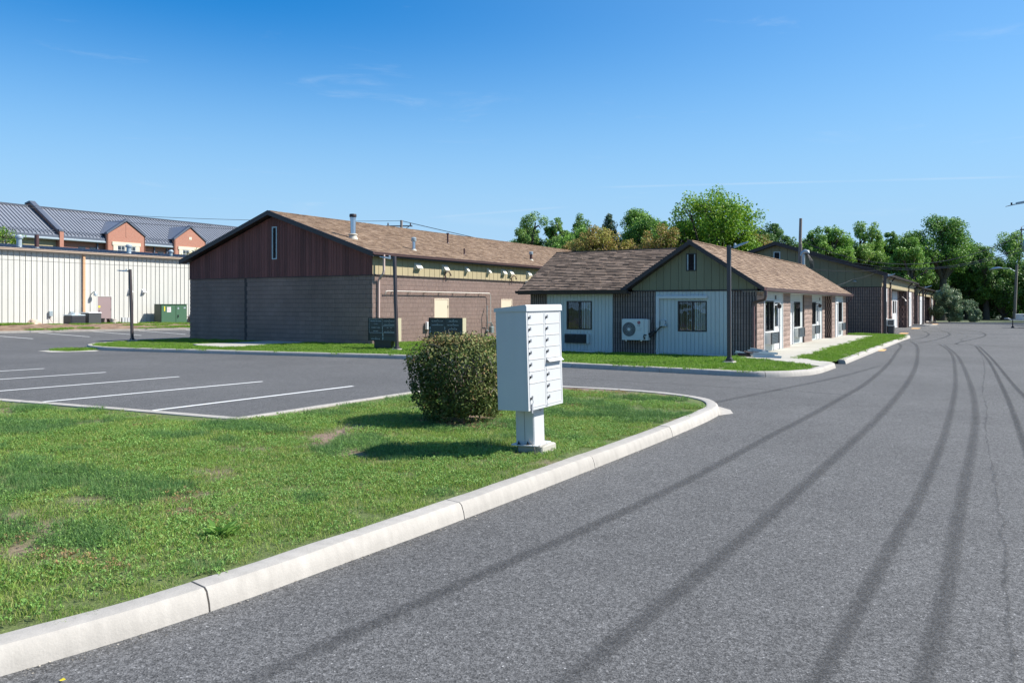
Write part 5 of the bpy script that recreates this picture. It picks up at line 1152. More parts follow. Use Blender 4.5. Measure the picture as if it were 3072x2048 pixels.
# mulch bank
mb = MB(); nx, ny = 24, 130; vs = []
def kx(y): return np.interp(y, [8, 24.0, 27.6, 38.7, 42.5, 47, 60], [-56.2, -56.15, -55.45, -51.05, -49.7, -47.6, -47.6])
for j in range(ny+1):
    y = 14+j*(48./ny); xe = kx(y)
    for i in range(nx+1):
        s = i/nx; x = xe+(wx-xe)*s; hw = .48-.014*(y-30); z = .13+(hw-.13)*min(1, s*1.35)**.8+.05*mnoise.noise(Vector((x*1.6, y*1.6, 5)))*min(1, 6*s)+.08*max(0, mnoise.noise(Vector((x*.35, y*.35, 2))))*min(1, 3*s)
        vs.append((x, y, z))
mb.add(vs, [(j*(nx+1)+i, j*(nx+1)+i+1, (j+1)*(nx+1)+i+1, (j+1)*(nx+1)+i) for j in range(ny) for i in range(nx)])
for i in range(len(mb.t)): mb.t[i] = random.random()
o = mb.build('mulch_bed', M['mulch'], smooth=180, fixn=False); o['kind'] = 'structure'
bankv = vs

# ------------------------------------------------------------------ brick school behind
SC = thing('brick_school', 'red brick building with long grey standing seam roof and gabled dormers', 'building', (-107, 70, 0))
qx = -100.; QY0, QY1 = 38., 118.
rzq = 14.55; egz = 10.55; rxq = -106.; 
mb = MB(); mb.box(-112, qx, QY0, QY1, 0, 10.2); mb.build('wall', M['brick'], SC)
mb = MB(); mb.prism([(qx+.5, QY0, egz), (rxq, QY0, rzq), (-112.5, QY0, egz), (-112.5, QY0, egz-.2), (rxq, QY0, rzq-.3), (qx+.5, QY0, egz-.2)], (0, QY1-QY0, 0)); mb.build('roof', M['slate'], SC)
mb = MB(); y = QY0+.2; dz = (rzq-egz)/(qx+.5-rxq)
while y < QY1: mb.prism([(qx+.52, y, egz+.005), (rxq, y, rzq+.005), (rxq, y, rzq+.09), (qx+.52, y, egz+.085)], (0, .06, 0)); y += .48
o = mb.build('roof_seam', M['slatedark'], SC); o['kind'] = 'stuff'
for s in (.05, .11):
    mb = MB(); zz = egz+(rzq-egz)*s; xx = qx+.5+(rxq-qx-.5)*s; mb.tube([(xx+.05, QY0, zz+.16), (xx+.05, QY1, zz+.16)], .035, 5); mb.build('snow_rail', M['slatedark'], SC)
mb = MB(); mb.box(rxq-.15, rxq+.15, QY0, QY1, rzq-.02, rzq+.13); mb.build('ridge_cap', M['slatedark'], SC)
mb = MB(); mb.box(qx+.3, qx+.62, QY0, QY1, egz-.42, egz-.02); mb.build('fascia', M['slatedark'], SC)
mb = MB(); mb.box(qx+.05, qx+.66, QY0, QY1, 9.98, 10.18); mb.tube([(qx+.55, QY0, 10.05), (qx+.55, QY1, 10.05)], .17, 8); mb.build('gutter', M['lampgrey'], SC)
# firewall parapet
mb = MB(); mb.prism([(qx+.75, 56.7, 8), (qx+.75, 56.7, 11.0), (qx+.35, 56.7, 11.05), (rxq, 56.7, rzq+.45), (rxq-1, 56.7, rzq+.3), (rxq-1, 56.7, 8)], (0, .5, 0)); mb.build('party_wall', M['brick'], SC)
mb = MB(); mb.prism([(qx+.8, 56.6, 11.02), (qx+.35, 56.6, 11.08), (rxq, 56.6, rzq+.48), (rxq-1.1, 56.6, rzq+.3), (rxq-1.1, 56.6, rzq+.5), (rxq, 56.6, rzq+.72), (qx+.35, 56.6, 11.3), (qx+.8, 56.6, 11.25)], (0, .7, 0)); mb.build('coping', M['slatedark'], SC)
mb = MB(); mb.box(qx-.2, qx+.06, QY0, 52.5, 9.0, 9.97); mb.build('cream_band', M['cream'], SC)
mb = MB(); mb.box(qx-.2, qx+.06, 52.6, 56.6, 8, 9.97); mb.build('recess_panel', M['khaki'], SC)
def dormer(y0, y1, zp, zs, second):
    yc = (y0+y1)/2; X = qx+.85
    mb = MB(); mb.prism([(X, y0, 7), (X, y1, 7), (X, y1, zs), (X, yc, zp-.25), (X, y0, zs)], (-.4, 0, 0)); mb.build('dormer_wall', M['brick'], SC)
    for (a, b) in ((y0-.15, yc), (y1+.15, yc)):
        z_a = zs+.0; mb = MB(); mb.prism([(X+.12, a, z_a-.05), (X+.12, b, zp-.03), (X+.12, b, zp+.28), (X+.12, a, z_a+.22)], (-.55, 0, 0)); mb.build('coping', M['slatedark'], SC)
        mb = MB(); mb.prism([(X-.3, a, z_a+.05), (X-.3, b, zp+.1), (rxq+.5, b, zp+.1), (rxq+3.5, a, z_a+.05)], (0, 0, .06)); mb.build('dormer_roof', M['slate'], SC)
        mb = MB(); mb.box(X-.45, X+.0, a+(0.1 if a < b else -.25), a+(.25 if a < b else -.1), 7, zs); mb.build('quoin', M['brick'], SC)
    mb = MB(); mb.box(X, X+.10, yc-2.05, yc+2.05, 9.75, 10.2); mb.box(X, X+.08, yc-1.9, yc-1.35, 8, 9.74); mb.box(X, X+.08, yc+1.35, yc+1.9, 8, 9.74); mb.box(X, X+.08, yc-.2, yc+.2, 8, 9.74); mb.build('window_surround', M['cream'], SC)
    for (a, b) in ((yc-1.33, yc-.22), (yc+.22, yc+1.33)):
        mb = MB(); mb.box(X+.0, X+.05, a, a+.07, 8, 9.72); mb.box(X, X+.05, b-.07, b, 8, 9.72); mb.box(X, X+.05, a+.07, b-.07, 9.65, 9.72); mb.box(X, X+.05, (a+b)/2-.025, (a+b)/2+.025, 8, 9.65); mb.box(X, X+.045, a+.07, (a+b)/2-.026, 9.1, 9.14); mb.box(X, X+.045, (a+b)/2+.026, b-.07, 9.1, 9.14); wo = mb.build('window', M['white'], SC)
        mb = MB(); mb.box(X+.005, X+.02, a+.072, b-.072, 8, 9.648); mb.build('pane', M['glassdark'], wo)
    if second: mb = MB(); mb.box(X, X+.03, yc-.22, yc+.22, 11.25, 11.65); mb.build('stone_plaque', M['cream'], SC)
    else: mb = MB(); mb.box(X, X+.03, yc-.09, yc+.09, 10.9, 12.7); mb.build('pilaster_strip', M['brick'], SC)
dormer(62.9, 68.3, 13.1, 11.15, False); dormer(73.0, 78.2, 13.1, 11.1, True); dormer(84.2, 89.6, 13.1, 11.1, False)
for y in (61.9, 70.2, 72.2, 80.0):
    mb = MB(); mb.box(qx+.05, qx+.2, y, y+.16, 7, 9.98); mb.build('downspout', M['slatedark'], SC)
for y in (70.9, 79.2, 59.5, 61.0):
    mb = MB(); mb.box(qx, qx+.06, y, y+.9, 8.2, 9.3); w_ = mb.build('window', M['glassdark'], SC)

# ------------------------------------------------------------------ cluster mailbox
MBX = thing('mailbox_unit', 'white cluster mailbox with numbered doors on a pedestal in the grass', 'mailbox', (-4.62, 8.25, .12))
MBX.rotation_euler = (R(.35), R(-1.6), 0)
def B(name, m, boxes, parent=MBX, ch=.0, label=None):
    mb = MB()
    for b in boxes: (mb.cbox(*b, c=ch) if ch else mb.box(*b))
    return mb.build(name, M[m], parent, local=True, label=label)
def rel(p): return p
mb = MB(); n = 7
foot = []
x0, x1, y0, y1 = -.19, .17, -.20, .20
mb.cbox(-.12, .21, -.14, .22, -.15, .085, .015); mb.build('concrete_pad', M['concrete'], MBX, local=True)
mb = MB(); rr = .05; pts = []
for (cx, cy, a0) in ((x1-rr, y1-rr, 0), (x0+rr, y1-rr, 90), (x0+rr, y0+rr, 180), (x1-rr, y0+rr, 270)):
    for k in range(5): a = R(a0+k*22.5); pts.append((cx+rr*math.cos(a), cy+rr*math.sin(a), .087))
mb.prism(pts, (0, 0, .010)); mb.build('base_plate', M['box'], MBX, local=True)
B('pedestal', 'box', [(-.145, .105, -.13, .13, .097, .56)], ch=.012)
B('pedestal_seam', 'boxedge', [(-.022, -.018, -.1315, -.1295, .10, .545)])
for (bx, by) in ((-.09, -.158), (.03, -.158), (-.10, .158), (.03, .158)):
    mb = MB(); mb.cyl(bx, by, .097, .103, .022, n=12); mb.cyl(bx, by, .103, .118, .014, n=6); mb.cyl(bx, by, .118, .135, .007, n=8); mb.build('anchor_bolt', M['black'], MBX, local=True)
cx0, cx1, cy0, cy1, cz0, cz1 = -.205, .20, -.41, .44, .525, 1.665
B('cabinet', 'box', [(cx0, cx1-.02, cy0, cy1, cz0, cz1)])
# front frame
FRM = .028; ym = .018
B('front_frame', 'box', [(cx1-.02, cx1, cy0, cy0+FRM, cz0, cz1), (cx1-.02, cx1, cy1-FRM, cy1, cz0, cz1), (cx1-.02, cx1, cy0+FRM, cy1-FRM, cz0, cz0+.032), (cx1-.02, cx1, cy0+FRM, cy1-FRM, cz1-.03, cz1), (cx1-.02, cx1, ym-.013, ym+.013, cz0+.032, cz1-.03)])
B('door_gap', 'boxedge', [(cx1-.02, cx1-.0185, cy0+FRM, ym-.013, cz0+.032, cz1-.03), (cx1-.02, cx1-.0185, ym+.013, cy1-FRM, cz0+.032, cz1-.03)])
# cap with overhang, slightly raised to the front
mb = MB(); o_ = .014
mb.prism([(cx0-o_, cy0-o_, cz1-.012), (cx1+o_, cy0-o_, cz1-.012), (cx1+o_, cy0-o_, cz1+.045), (cx1+.0, cy0-o_, cz1+.062), (cx0-o_, cy0-o_, cz1+.03)], (0, cy1-cy0+2*o_, 0)); mb.build('cap', M['box'], MBX, local=True)
rows = 8; zt = cz1-.03; ph = (zt-(cz0+.032))/rows
def lock(y, z, num, big=False):
    mb = MB(); mb.tube([(cx1+.0, y, z), (cx1+.018, y, z)], .0085, 12); lk = mb.build('lock', M['steel'], MBX, 40, True)
    mb = MB(); mb.box(cx1+.018, cx1+.0195, y-.0012, y+.0012, z-.005, z+.005); mb.build('keyhole', M['black'], lk, local=True)
    mb = MB(); mb.prism([(cx1+.001, y-.016, z-.02), (cx1+.001, y-.006, z-.02), (cx1+.001, y-.002, z+.002), (cx1+.001, y-.012, z+.01)], (.012, 0, 0)); mb.build('lock_hood', M['black'], MBX, local=True)
    mb = MB(); mb.box(cx1+.0005, cx1+.003, y+.014, y+.050, z-.014, z+.024); pl = mb.build('number_plate', M['plate'], MBX, local=True)
    text(num, .034, M['black'], MBX, (cx1+.0035, y+.032, z+.005), (math.pi/2, 0, math.pi/2), name='number')
def mdoor(ya, yb, za, zb, num):
    g = .0055; mb = MB(); x = cx1
    mb.cbox(x-.018, x+.0005, ya+g, yb-g, za+g, zb-g*.6, .0015); mb.build('mailbox_door', M['box'], MBX, local=True)
    mb = MB(); mb.box(x-.004, x+.0045, ya+g+.002, yb-g-.002, za+g*.2, za+g+.004); mb.build('door_lip', M['box'], MBX, local=True)
    if num: lock(ya+.030, (zb-.052) if zb-za < .2 else zb-.16, num)
Lc = (cy0+FRM+.002, ym-.015); Rc = (ym+.015, cy1-FRM-.002)
for i in range(6): mdoor(*Lc, zt-(i+1)*ph, zt-i*ph, str(i+1))
mdoor(*Lc, zt-8*ph, zt-6*ph, '1P')
nums = ['7', '8', '9', '10', None, '11', '12', '13']
for i, nn_ in enumerate(nums):
    mdoor(*Rc, zt-(i+1)*ph, zt-i*ph, nn_)
    if nn_ is None:
        z = zt-i*ph; mb = MB(); mb.prism([(cx1+.001, Rc[0]+.004, z-.006), (cx1+.016, Rc[0]+.004, z-.008), (cx1+.05, Rc[0]+.004, z-.040), (cx1+.048, Rc[0]+.004, z-.044), (cx1+.001, Rc[0]+.004, z-.018)], (0, Rc[1]-Rc[0]-.008, 0)); mb.build('mail_slot_hood', M['box'], MBX, local=True)
        mb = MB(); mb.box(cx1+.0008, cx1+.002, Rc[0]+.03, Rc[1]-.03, z-.036, z-.02); mb.build('mail_slot', M['black'], MBX, local=True)
        lock(Rc[0]+.03, z-.066, '') if False else None
mb = MB(); yk_, zk = Lc[0]+.042, zt-6*ph-.18
mb.tube([(cx1+.018, yk_-.012, zk+.015), (cx1+.026, yk_-.006, zk-.02), (cx1+.02, yk_-.01, zk-.045)], .004, 6); mb.build('key', M['steel'], MBX, local=True)
mb = MB(); mb.cbox(cx1+.006, cx1+.014, yk_-.022, yk_+.012, zk-.15, zk-.045, .003); mb.build('key_tag', M['plate'], MBX, local=True)
B('maker_plate', 'plate', [(cx1+.0005, cx1+.002, ym-.02, ym+.03, cz0+.008, cz0+.026)])
mb = MB(); mb.tube([(.106, .03, .49), (.112, .03, .49)], .014, 12); mb.build('pedestal_screw', M['steel'], MBX, local=True)

# ------------------------------------------------------------------ directory signs
def sign(x0, y, z0, w, h, post, cols, label, d=.26):
    t = thing('directory_sign', label, 'sign', (x0+w/2, y, .12)); f = .028; zb = z0-.12
    mb = MB(); mb.box(-w/2, w/2, 0, d*.3, zb, zb+h); mb.build('sign_cabinet', M['signgreen'], t, local=True)
    mb = MB(); mb.box(-w/2+.01, w/2+.0, d*.3+.001, d, zb+.01, zb+h-.01); mb.build('sign_back', M['signtan'], t, local=True)
    mb = MB(); mb.box(w/2, w/2+.012, .03, d, zb, zb+h); mb.build('side_panel', M['signtan'], t, local=True)
    mb = MB()
    for b in ((-w/2-.01, w/2+.01, -.03, .0, zb+h-f, zb+h+.006), (-w/2-.01, w/2+.01, -.03, 0, zb-.006, zb+f), (-w/2-.01, -w/2+f, -.03, 0, zb+f, zb+h-f), (w/2-f, w/2+.01, -.03, 0, zb+f, zb+h-f)): mb.box(*b)
    mb.build('sign_frame', M['signgreen'], t, local=True)
    a, b = post; cw = (w-2*f)/2; ph_ = (h-2*f)/6
    mb = MB(); mb.prism([(a, .02, -.25), (b-.07, .02, -.25), (b, .02, zb-.008), (a-.03, .02, zb-.008)], (0, d-.05, 0)); mb.build('sign_base', M['signgreen'], t, local=True)
    for ci, col in enumerate(cols):
        xa = -w/2+f+ci*cw+.006; xb = xa+cw-.012
        for ri, (lines, mark) in enumerate(col):
            zt_ = zb+h-f-ri*ph_-.004; zb_ = zt_-ph_+.008
            mb = MB(); mb.box(xa, xb, -.012, -.0005, zb_, zt_); p = mb.build('name_panel', M['signpanel'], t, local=True)
            if lines:
                n_ = len(lines)
                for li, tx in enumerate(lines):
                    sz = .036 if (n_ == 2 and li == 0) or n_ > 2 else .046
                    z = (zt_+zb_)/2+((n_-1)/2-li)*.055
                    mx_ = (xb-xa)*.92; est = len(tx)*sz*.66; text(tx, sz, M['signwhite'], t, ((xa+xb)/2, -.0135, z), (math.pi/2, 0, 0), xs=min(1.15, mx_/max(est, .01)))
            if mark:
                mb = MB(); lw = .008
                for c in mark:
                    if c == 'l': mb.box(xa, xa+lw, -.0135, -.0122, zb_+.004, zt_-.004)
                    if c == 'r': mb.box(xb-lw, xb, -.0135, -.0122, zb_+.004, zt_-.004)
                    if c == 't': mb.box(xa+lw, xb-lw, -.0135, -.0122, zt_-lw-.002, zt_-.002)
                    if c == 'b': mb.box(xa+lw, xb-lw, -.0135, -.0122, zb_+.002, zb_+lw+.002)
                    if c == 'L': mb.box(xa, xa+.028, -.0135, -.0122, zb_+.012, zt_-.012)
                    if c == 'R': mb.box(xb-.014, xb, -.0135, -.0122, zb_+.012, zt_-.012)
                mb.build('panel_marking', M['signwhite'], p, local=True)
sign(-21.1, 24.37, .43, 1.42, .9, (-.43, .42),
     [[(['101', 'AMERICAN DANCE MAKERS'], 'lrt'), (['A A R G'], 'lr'), (['CELEBRITY TRAVEL'], 'lr'), (['ASK ROAR'], 'lrb'), ([], ''), (['108', 'PRIORITY EXPRESS, INC.'], '')],
      [(['109', 'EXTREME BATHROOMS'], ''), (['104', 'AMERICAN EXTERIORS'], ''), (['106      108'], 'lrt'), (['110      112', 'BEST CONTRACTING, LLC'], 'lrb'), ([], 'L'), ([], 'L')]],
     'dark green directory sign near the block building corner, crossed by a lamp post')
sign(-18.12, 24.37, .43, 1.5, .93, (-.45, .45),
     [[(['113', 'W.D. FRANK & SONS CORP.'], ''), (['114', 'LANGAN INSULATION'], ''), ([], 'LR'), ([], 'L'), (['117', 'M-N ELECTRONIC PROD. LTD.'], ''), (['119'], '')],
      [(['118', 'WEISS REALTORS'], ''), (['120', 'NEW SECURITY SYSTEMS, INC.'], ''), (['121      122', 'ATU LOCAL 281'], ''), ([], 'LR'), (['123'], ''), ([], '')]],
     'dark green directory sign half hidden behind the round shrub')

# ------------------------------------------------------------------ lamp posts and poles
def lamp(x, y, h, az, tilt, label, lean=(0, 0), head=.42, z=.12, pw_=.055):
    t = thing('lamp_post', label, 'lamp post', (x, y, z), 'bronze car park lamp posts')
    t.rotation_euler = (lean[1], lean[0], 0)
    mb = MB(); mb.cbox(-.17, .17, -.17, .17, -.1, .05, .02); mb.build('footing', M['concrete'], t, local=True)
    mb = MB(); mb.cbox(-.12, .12, -.12, .12, .051, .075, .01); mb.cbox(-.085, .085, -.085, .085, .075, .15, .02); mb.build('base_cover', M['pole'], t, local=True)
    for sx_, sy_ in ((-1, -1), (1, -1), (-1, 1), (1, 1)): mb = MB(); mb.cyl(sx_*.1, sy_*.1, .075, .1, .012, n=6); mb.build('anchor_bolt', M['steel'], t, local=True)
    mb = MB(); p = pw_; mb.cbox(-p, p, -p, p, .15, h, .006); mb.build('pole', M['pole'], t, local=True)
    c, s_ = math.cos(az), math.sin(az)
    def tr(a, b, zz): return (a*c-b*s_, a*s_+b*c, zz)
    mb = MB(); ct, st = math.cos(tilt), math.sin(tilt)
    def hd(a, b, q): return tr(.09+a*ct-q*st, b, h-.08+a*st+q*ct)
    mb.tube([tr(.04, 0, h-.08), hd(.06, 0, 0)], .03, 8); mb.build('arm', M['pole'], t, local=True)
    mb = MB(); L0, L1 = .05, .05+head
    vs = [hd(L0, -.07, -.035), hd(L0, .07, -.035), hd(L0, .06, .035), hd(L0, -.06, .035), hd(L1*.55, -.13, -.03), hd(L1*.55, .13, -.03), hd(L1*.55, .12, .022), hd(L1*.55, -.12, .022), hd(L1, -.11, -.025), hd(L1, .11, -.025), hd(L1, .10, -.002), hd(L1, -.10, -.002)]
    mb.add(vs, [(0, 1, 2, 3)]+[(k+i, k+(i+1) % 4, k+4+(i+1) % 4, k+4+i) for k in (0, 4) for i in range(4)]+[(8, 9, 10, 11)]); mb.build('lamp_head', M['lampgrey'], t, local=True)
    mb = MB(); mb.prism([hd(L1*.5, -.09, -.034), hd(L1*.95, -.09, -.031), hd(L1*.95, .09, -.031), hd(L1*.5, .09, -.034)], (0, 0, -.006)); mb.build('lens', M['white'], t, local=True)
    mb = MB(); q = hd(L0+.06, 0, .04); mb.tube([q, (q[0], q[1], q[2]+.05), (q[0], q[1], q[2]+.065)], [.035, .035, .015], 10); mb.build('photocell', M['lampgrey'], t, local=True)
    return t
ax = R(30.7)
lamp(-34.93, 23.41, 3.42, R(200), R(8), 'leaning bronze lamp post with twin head on the left tip of the grass', lean=(R(-2.9), 0), head=.5)
lamp(-19.31, 23.92, 3.58, R(205), R(12), 'bronze lamp post standing in front of the first directory sign', lean=(R(-2.0), 0))
lamp(-6.57, 23.76, 3.50, R(20), R(22), 'bronze lamp post in front of the low building near the scrap heap', lean=(R(-.2), 0), head=.45)
lamp(-5.22, 53.0, 3.6, R(15), R(20), 'dark lamp post at the corner of the farther block building', z=.05, pw_=.07)
lamp(-4.86, 81.0, 3.4, R(15), R(20), 'dark lamp post beside the short kerb at the farthest building', z=.05, head=.6, pw_=.07)
lamp(-4.7, 97.5, 3.3, R(15), R(20), 'thin distant lamp post in front of the grey green willow', z=.05, head=.6)

def upole(name, x, y, h, r0, r1, label, z=0, lean=0):
    t = thing(name, label, 'utility pole', (x, y, z)); mb = MB(); mb.tube([(0, 0, -.3), (lean*.5, 0, h*.5), (lean, 0, h)], [r0, (r0+r1)/2, r1], 14); mb.build('pole', M['wood'], t, 60, True); return t
# pole behind the low building with service mast
tA = upole('utility_pole', -9.75, 50.2, 7.05, .115, .085, 'bare wooden pole rising just behind the low building ridge', lean=.18)
mb = MB(); mb.tube([(.22, -.1, 0), (.22, -.1, 5.5)], .06, 8); mb.build('riser', M['wood'], tA, local=True)
t = thing('service_mast', 'grey service mast with curved weatherhead and looped cables at the roof end', 'service mast', (-9.3, 49.6, 3.9)); mb = MB(); mb.cyl(0, 0, -.5, .95, .085, n=14); mb.build('mast', M['lampgrey'], t, 40, True)
mb = MB(); mb.tube([(-.12, 0, .85), (-.06, 0, 1.03), (.1, 0, 1.12), (.25, 0, 1.08), (.3, 0, .98)], [.09, .12, .13, .1, .06], 10); mb.build('weatherhead', M['lampgrey'], t, 60, True)
for k in range(4): mb = MB(); q = k*.05; mb.tube([(.22, q-.1, .98), (.36+q, q-.1, .55), (.42+q, 0, .15), (.22, q-.1, -.02+q), (.05, q-.1, .1)], .018, 6); mb.build('cable_loop', M['wire'], t, local=True)
# pole with a street light at the far end, and one with a cross-arm whose shaft stands outside the frame
upole('utility_pole', 2.95, 112, 6.6, .18, .14, 'wooden pole carrying a street light behind the flatbed trailer', lean=.25)
tB = upole('utility_pole', 5.0, 104, 10.9, .18, .13, 'tall utility pole with cross-arm and transformer at the right edge')
mb = MB(); mb.box(-1.75, 1.75, -.22, -.1, 10.0, 10.16); mb.build('cross_arm', M['wood'], tB, local=True)
for x in (-1.6, -.6, .6, 1.6): mb = MB(); mb.lathe(x, -.16, [(.03, 10.16), (.07, 10.22), (.04, 10.3), (.07, 10.35), (.03, 10.42)], 8); mb.build('insulator', M['steel'], tB, local=True)
mb = MB(); mb.tube([(-1.0, -.2, 10.0), (0, -.2, 9.3)], .03, 6); mb.build('arm_brace', M['wood'], tB, local=True)
mb = MB(); mb.lathe(-1.15, -.3, [(.3, 7.7), (.34, 7.75), (.34, 8.8), (.3, 8.9)], 16); mb.build('transformer_can', M['lampgrey'], tB, 40, True)
mb = MB(); mb.tube([(-1.2, -.3, 8.9), (-1.25, -.3, 9.3)], .05, 8); mb.build('bushing', M['steel'], tB, local=True)
mb = MB(); mb.tube([(-1.6, -.2, 10.1), (-1.65, -.2, 8.4)], .05, 8); mb.build('cutout', M['trim'], tB, local=True)
t = thing('street_light', 'grey cobra head street light on a long arm against the dark trees', 'street light', (3.0, 111.6, 6.0)); mb = MB(); mb.tube([(0, 0, -.2), (-.5, 0, .15), (-1.4, 0, .2)], .05, 8); mb.build('arm', M['lampgrey'], t, local=True)
mb = MB(); mb.tube([(-1.3, 0, .2), (-1.6, 0, .24), (-2.2, 0, .16), (-2.6, 0, .02)], [.07, .15, .17, .04], 10); mb.build('lamp_head', M['galv'], t, 60, True)
# light reaching in from the right edge of the frame
t = thing('street_light', 'flat grey street light reaching in at the upper right edge', 'street light', (2.95, 60, 0)); mb = MB(); mb.tube([(0, 0, 0), (0, 0, 8.6)], [.14, .10], 12); mb.build('pole', M['wood'], t, 60, True)
mb = MB(); mb.tube([(0, 0, 8.1), (-.35, 0, 8.33), (-.7, 0, 8.38)], .035, 8); mb.build('arm', M['lampgrey'], t, local=True)
mb = MB(); mb.prism([(-.68, -.12, 8.30), (-1.28, -.12, 8.22), (-1.3, -.12, 8.34), (-.68, -.12, 8.44)], (0, .24, 0)); mb.build('driver_box', M['lampgrey'], t, local=True)
mb = MB(); mb.prism([(-1.28, -.16, 8.23), (-1.85, -.16, 8.12), (-1.5, -.16, 8.22), (-1.28, -.16, 8.26)], (0, .32, 0)); mb.build('lamp_head', M['lampgrey'], t, local=True)
mb = MB(); mb.cyl(-1.52, 0, 8.2, 8.36, .05, n=10); mb.build('photocell', M['black'], t, local=True)
# pole beyond the long building
tC = upole('utility_pole', -47.9, 60, 9.9, .16, .12, 'distant utility pole with cross-arm beyond the long roof ridge')
mb = MB(); mb.tube([(-1.25, -.72, 9.35), (.9, .55, 9.35)], .08, 4); mb.build('cross_arm', M['wood'], tC, local=True)
mb = MB(); mb.tube([(0, -.1, 8.8), (.7, .35, 9.32)], .04, 4); mb.build('arm_brace', M['wood'], tC, local=True)
for k in (-1.1, .75): mb = MB(); mb.lathe(k, k*.58, [(.04, 9.42), (.09, 9.48), (.05, 9.56), (.08, 9.64)], 8); mb.build('insulator', M['trim'], tC, local=True)
def wire(pts, sag, r, label, group=None, n=18):
    "hanging wire through supports"
    P = []
    for a, b in zip(pts[:-1], pts[1:]):
        a, b = Vector(a), Vector(b)
        for i in range(n): s = i/n; q = a.lerp(b, s); q.z -= sag*4*s*(1-s); P.append(q)
    P.append(Vector(pts[-1])); mb = MB(); mb.tube(P, r, 5); o = mb.build('overhead_wire', M['wire']); return tag(o, label, 'wire', group)
for (za, zb, xb, nm) in ((5.75, 7.92, 4.32, 'top'), (5.35, 6.68, 4.32, 'middle'), (5.0, 6.27, 4.32, 'lowest')):
    wire([(-9.65, 50.2, za), (xb, 60, zb)], {'top': 2.4, 'middle': 1.9, 'lowest': 1.6}[nm], .02, 'black overhead wire sagging before the right-hand trees, %s of three' % nm, 'wires sagging over the far building')
wire([(-47.9, 60, 9.85), (-70, 44, 10.2)], .25, .02, 'overhead wire running left from the distant pole top'); wire([(-48.8, 59.4, 8.9), (-70, 42, 9.6)], .4, .02, 'lower overhead wire running left from the distant cross-arm'); wire([(-47.9, 60, 9.85), (-30, 73, 5.5)], .2, .03, 'thick overhead wire descending right from the distant pole')
for z, nm in ((5.35, 'upper'), (5.05, 'middle'), (4.75, 'lower')): wire([(-54, 5, z+.35), (-54, 42, z)], .15, .012, 'thin wire crossing in front of the warehouse wall, '+nm, 'wires in front of the warehouse')
for z, nm in ((11.55, 'upper'), (11.35, 'lower')): wire([(-80, 20, z+.2), (-80, 64, z-.05)], .1, .02, 'thin wire along the school roof ridge line, '+nm, 'wires near the school ridge')
wire([(3.4, 103.8, 10.4), (5.8, 60, 13.5)], 1.5, .02, 'thin wire climbing to the right from the far cross-arm')
wire([(-9.1, 49.7, 4.0), (-5.5, 53.0, 3.95)], .12, .015, 'thin cable from the service mast to the olive gable wall')
wire([(-7.5, 48.9, 2.95), (-6.9, 51.5, 3.35), (-5.6, 53.0, 3.85)], .06, .012, 'pale cable rising from the low roof to the farther gable')

# ------------------------------------------------------------------ trailer at the right edge
t = thing('flatbed_trailer', 'grey flatbed trailer with tool box and jack parked at the right edge', 'trailer', (1.45, 74.5, 0)); q = 0
mb = MB(); mb.prism([(.2, .9, .58), (1.3, 0, .58), (1.3, .15, .58), (.35, .98, .58)], (0, 0, .12)); mb.prism([(.2, .9, .58), (1.3, 1.9, .58), (1.3, 1.75, .58), (.35, .85, .58)], (0, 0, .12)); mb.build('tongue', M['lampgrey'], t, local=True)
mb = MB(); mb.tube([(-.15, .9, .72), (.1, .9, .74), (.3, .9, .66)], [.05, .08, .06], 8); mb.build('coupler', M['steel'], t, local=True)
mb = MB(); mb.box(1.3, 6.3, -.02, .08, .5, .68); mb.box(1.3, 6.3, 1.82, 1.92, .5, .68); mb.box(1.3, 1.38, .08, 1.82, .5, .68); mb.box(6.22, 6.3, .08, 1.82, .5, .68); mb.build('frame', M['lampgrey'], t, local=True)
for i in range(12): mb = MB(); mb.box(1.38, 6.2, .09+i*.144, .22+i*.144, .681, .71); mb.build('deck_plank', M['wood'], t, local=True)
mb = MB(); mb.cbox(.62, 1.28, .4, 1.45, .7, 1.12, .02); tb = mb.build('tool_box', M['ventwhite'], t, local=True); mb = MB(); mb.box(1.1, 1.16, .385, .399, .96, 1.02); mb.build('latch', M['black'], tb, local=True)
for (x, y) in ((.42, .75), (1.5, -.28)): mb = MB(); mb.tube([(x, y, .9), (x, y, .12)], .04, 8); mb.lathe(x, y, [(.14, .0), (.12, .05), (.05, .14)], 8); mb.build('jack', M['black'], t, local=True)
for y in (-.25, 1.95):
    for x in (3.0, 3.9): mb = MB(); mb.tube([(x, y, .36), (x, y+.22, .36)], .36, 20); tw = mb.build('tyre', M['rub'], t, 40, True); mb = MB(); mb.tube([(x, y-.01, .36), (x, y+.23, .36)], .2, 14); mb.build('rim', M['lampgrey'], tw, local=True)
    mb = MB(); pts = [(2.5+1.9*k/10, .78+.14*math.sin(math.pi*k/10)) for k in range(11)]; mb.prism([(x, y-.02, z) for x, z in pts]+[(x, y-.02, z-.03) for x, z in pts[::-1]], (0, .27, 0)); mb.build('fender', M['lampgrey'], t, local=True)
mb = MB(); mb.tube([(1.35, 0, .7), (1.9, 0, 1.3), (2.4, 0, .7)], .03, 6); mb.tube([(1.9, 0, 1.3), (3.2, 0, 1.3)], .03, 6); mb.build('side_rail', M['lampgrey'], t, local=True)

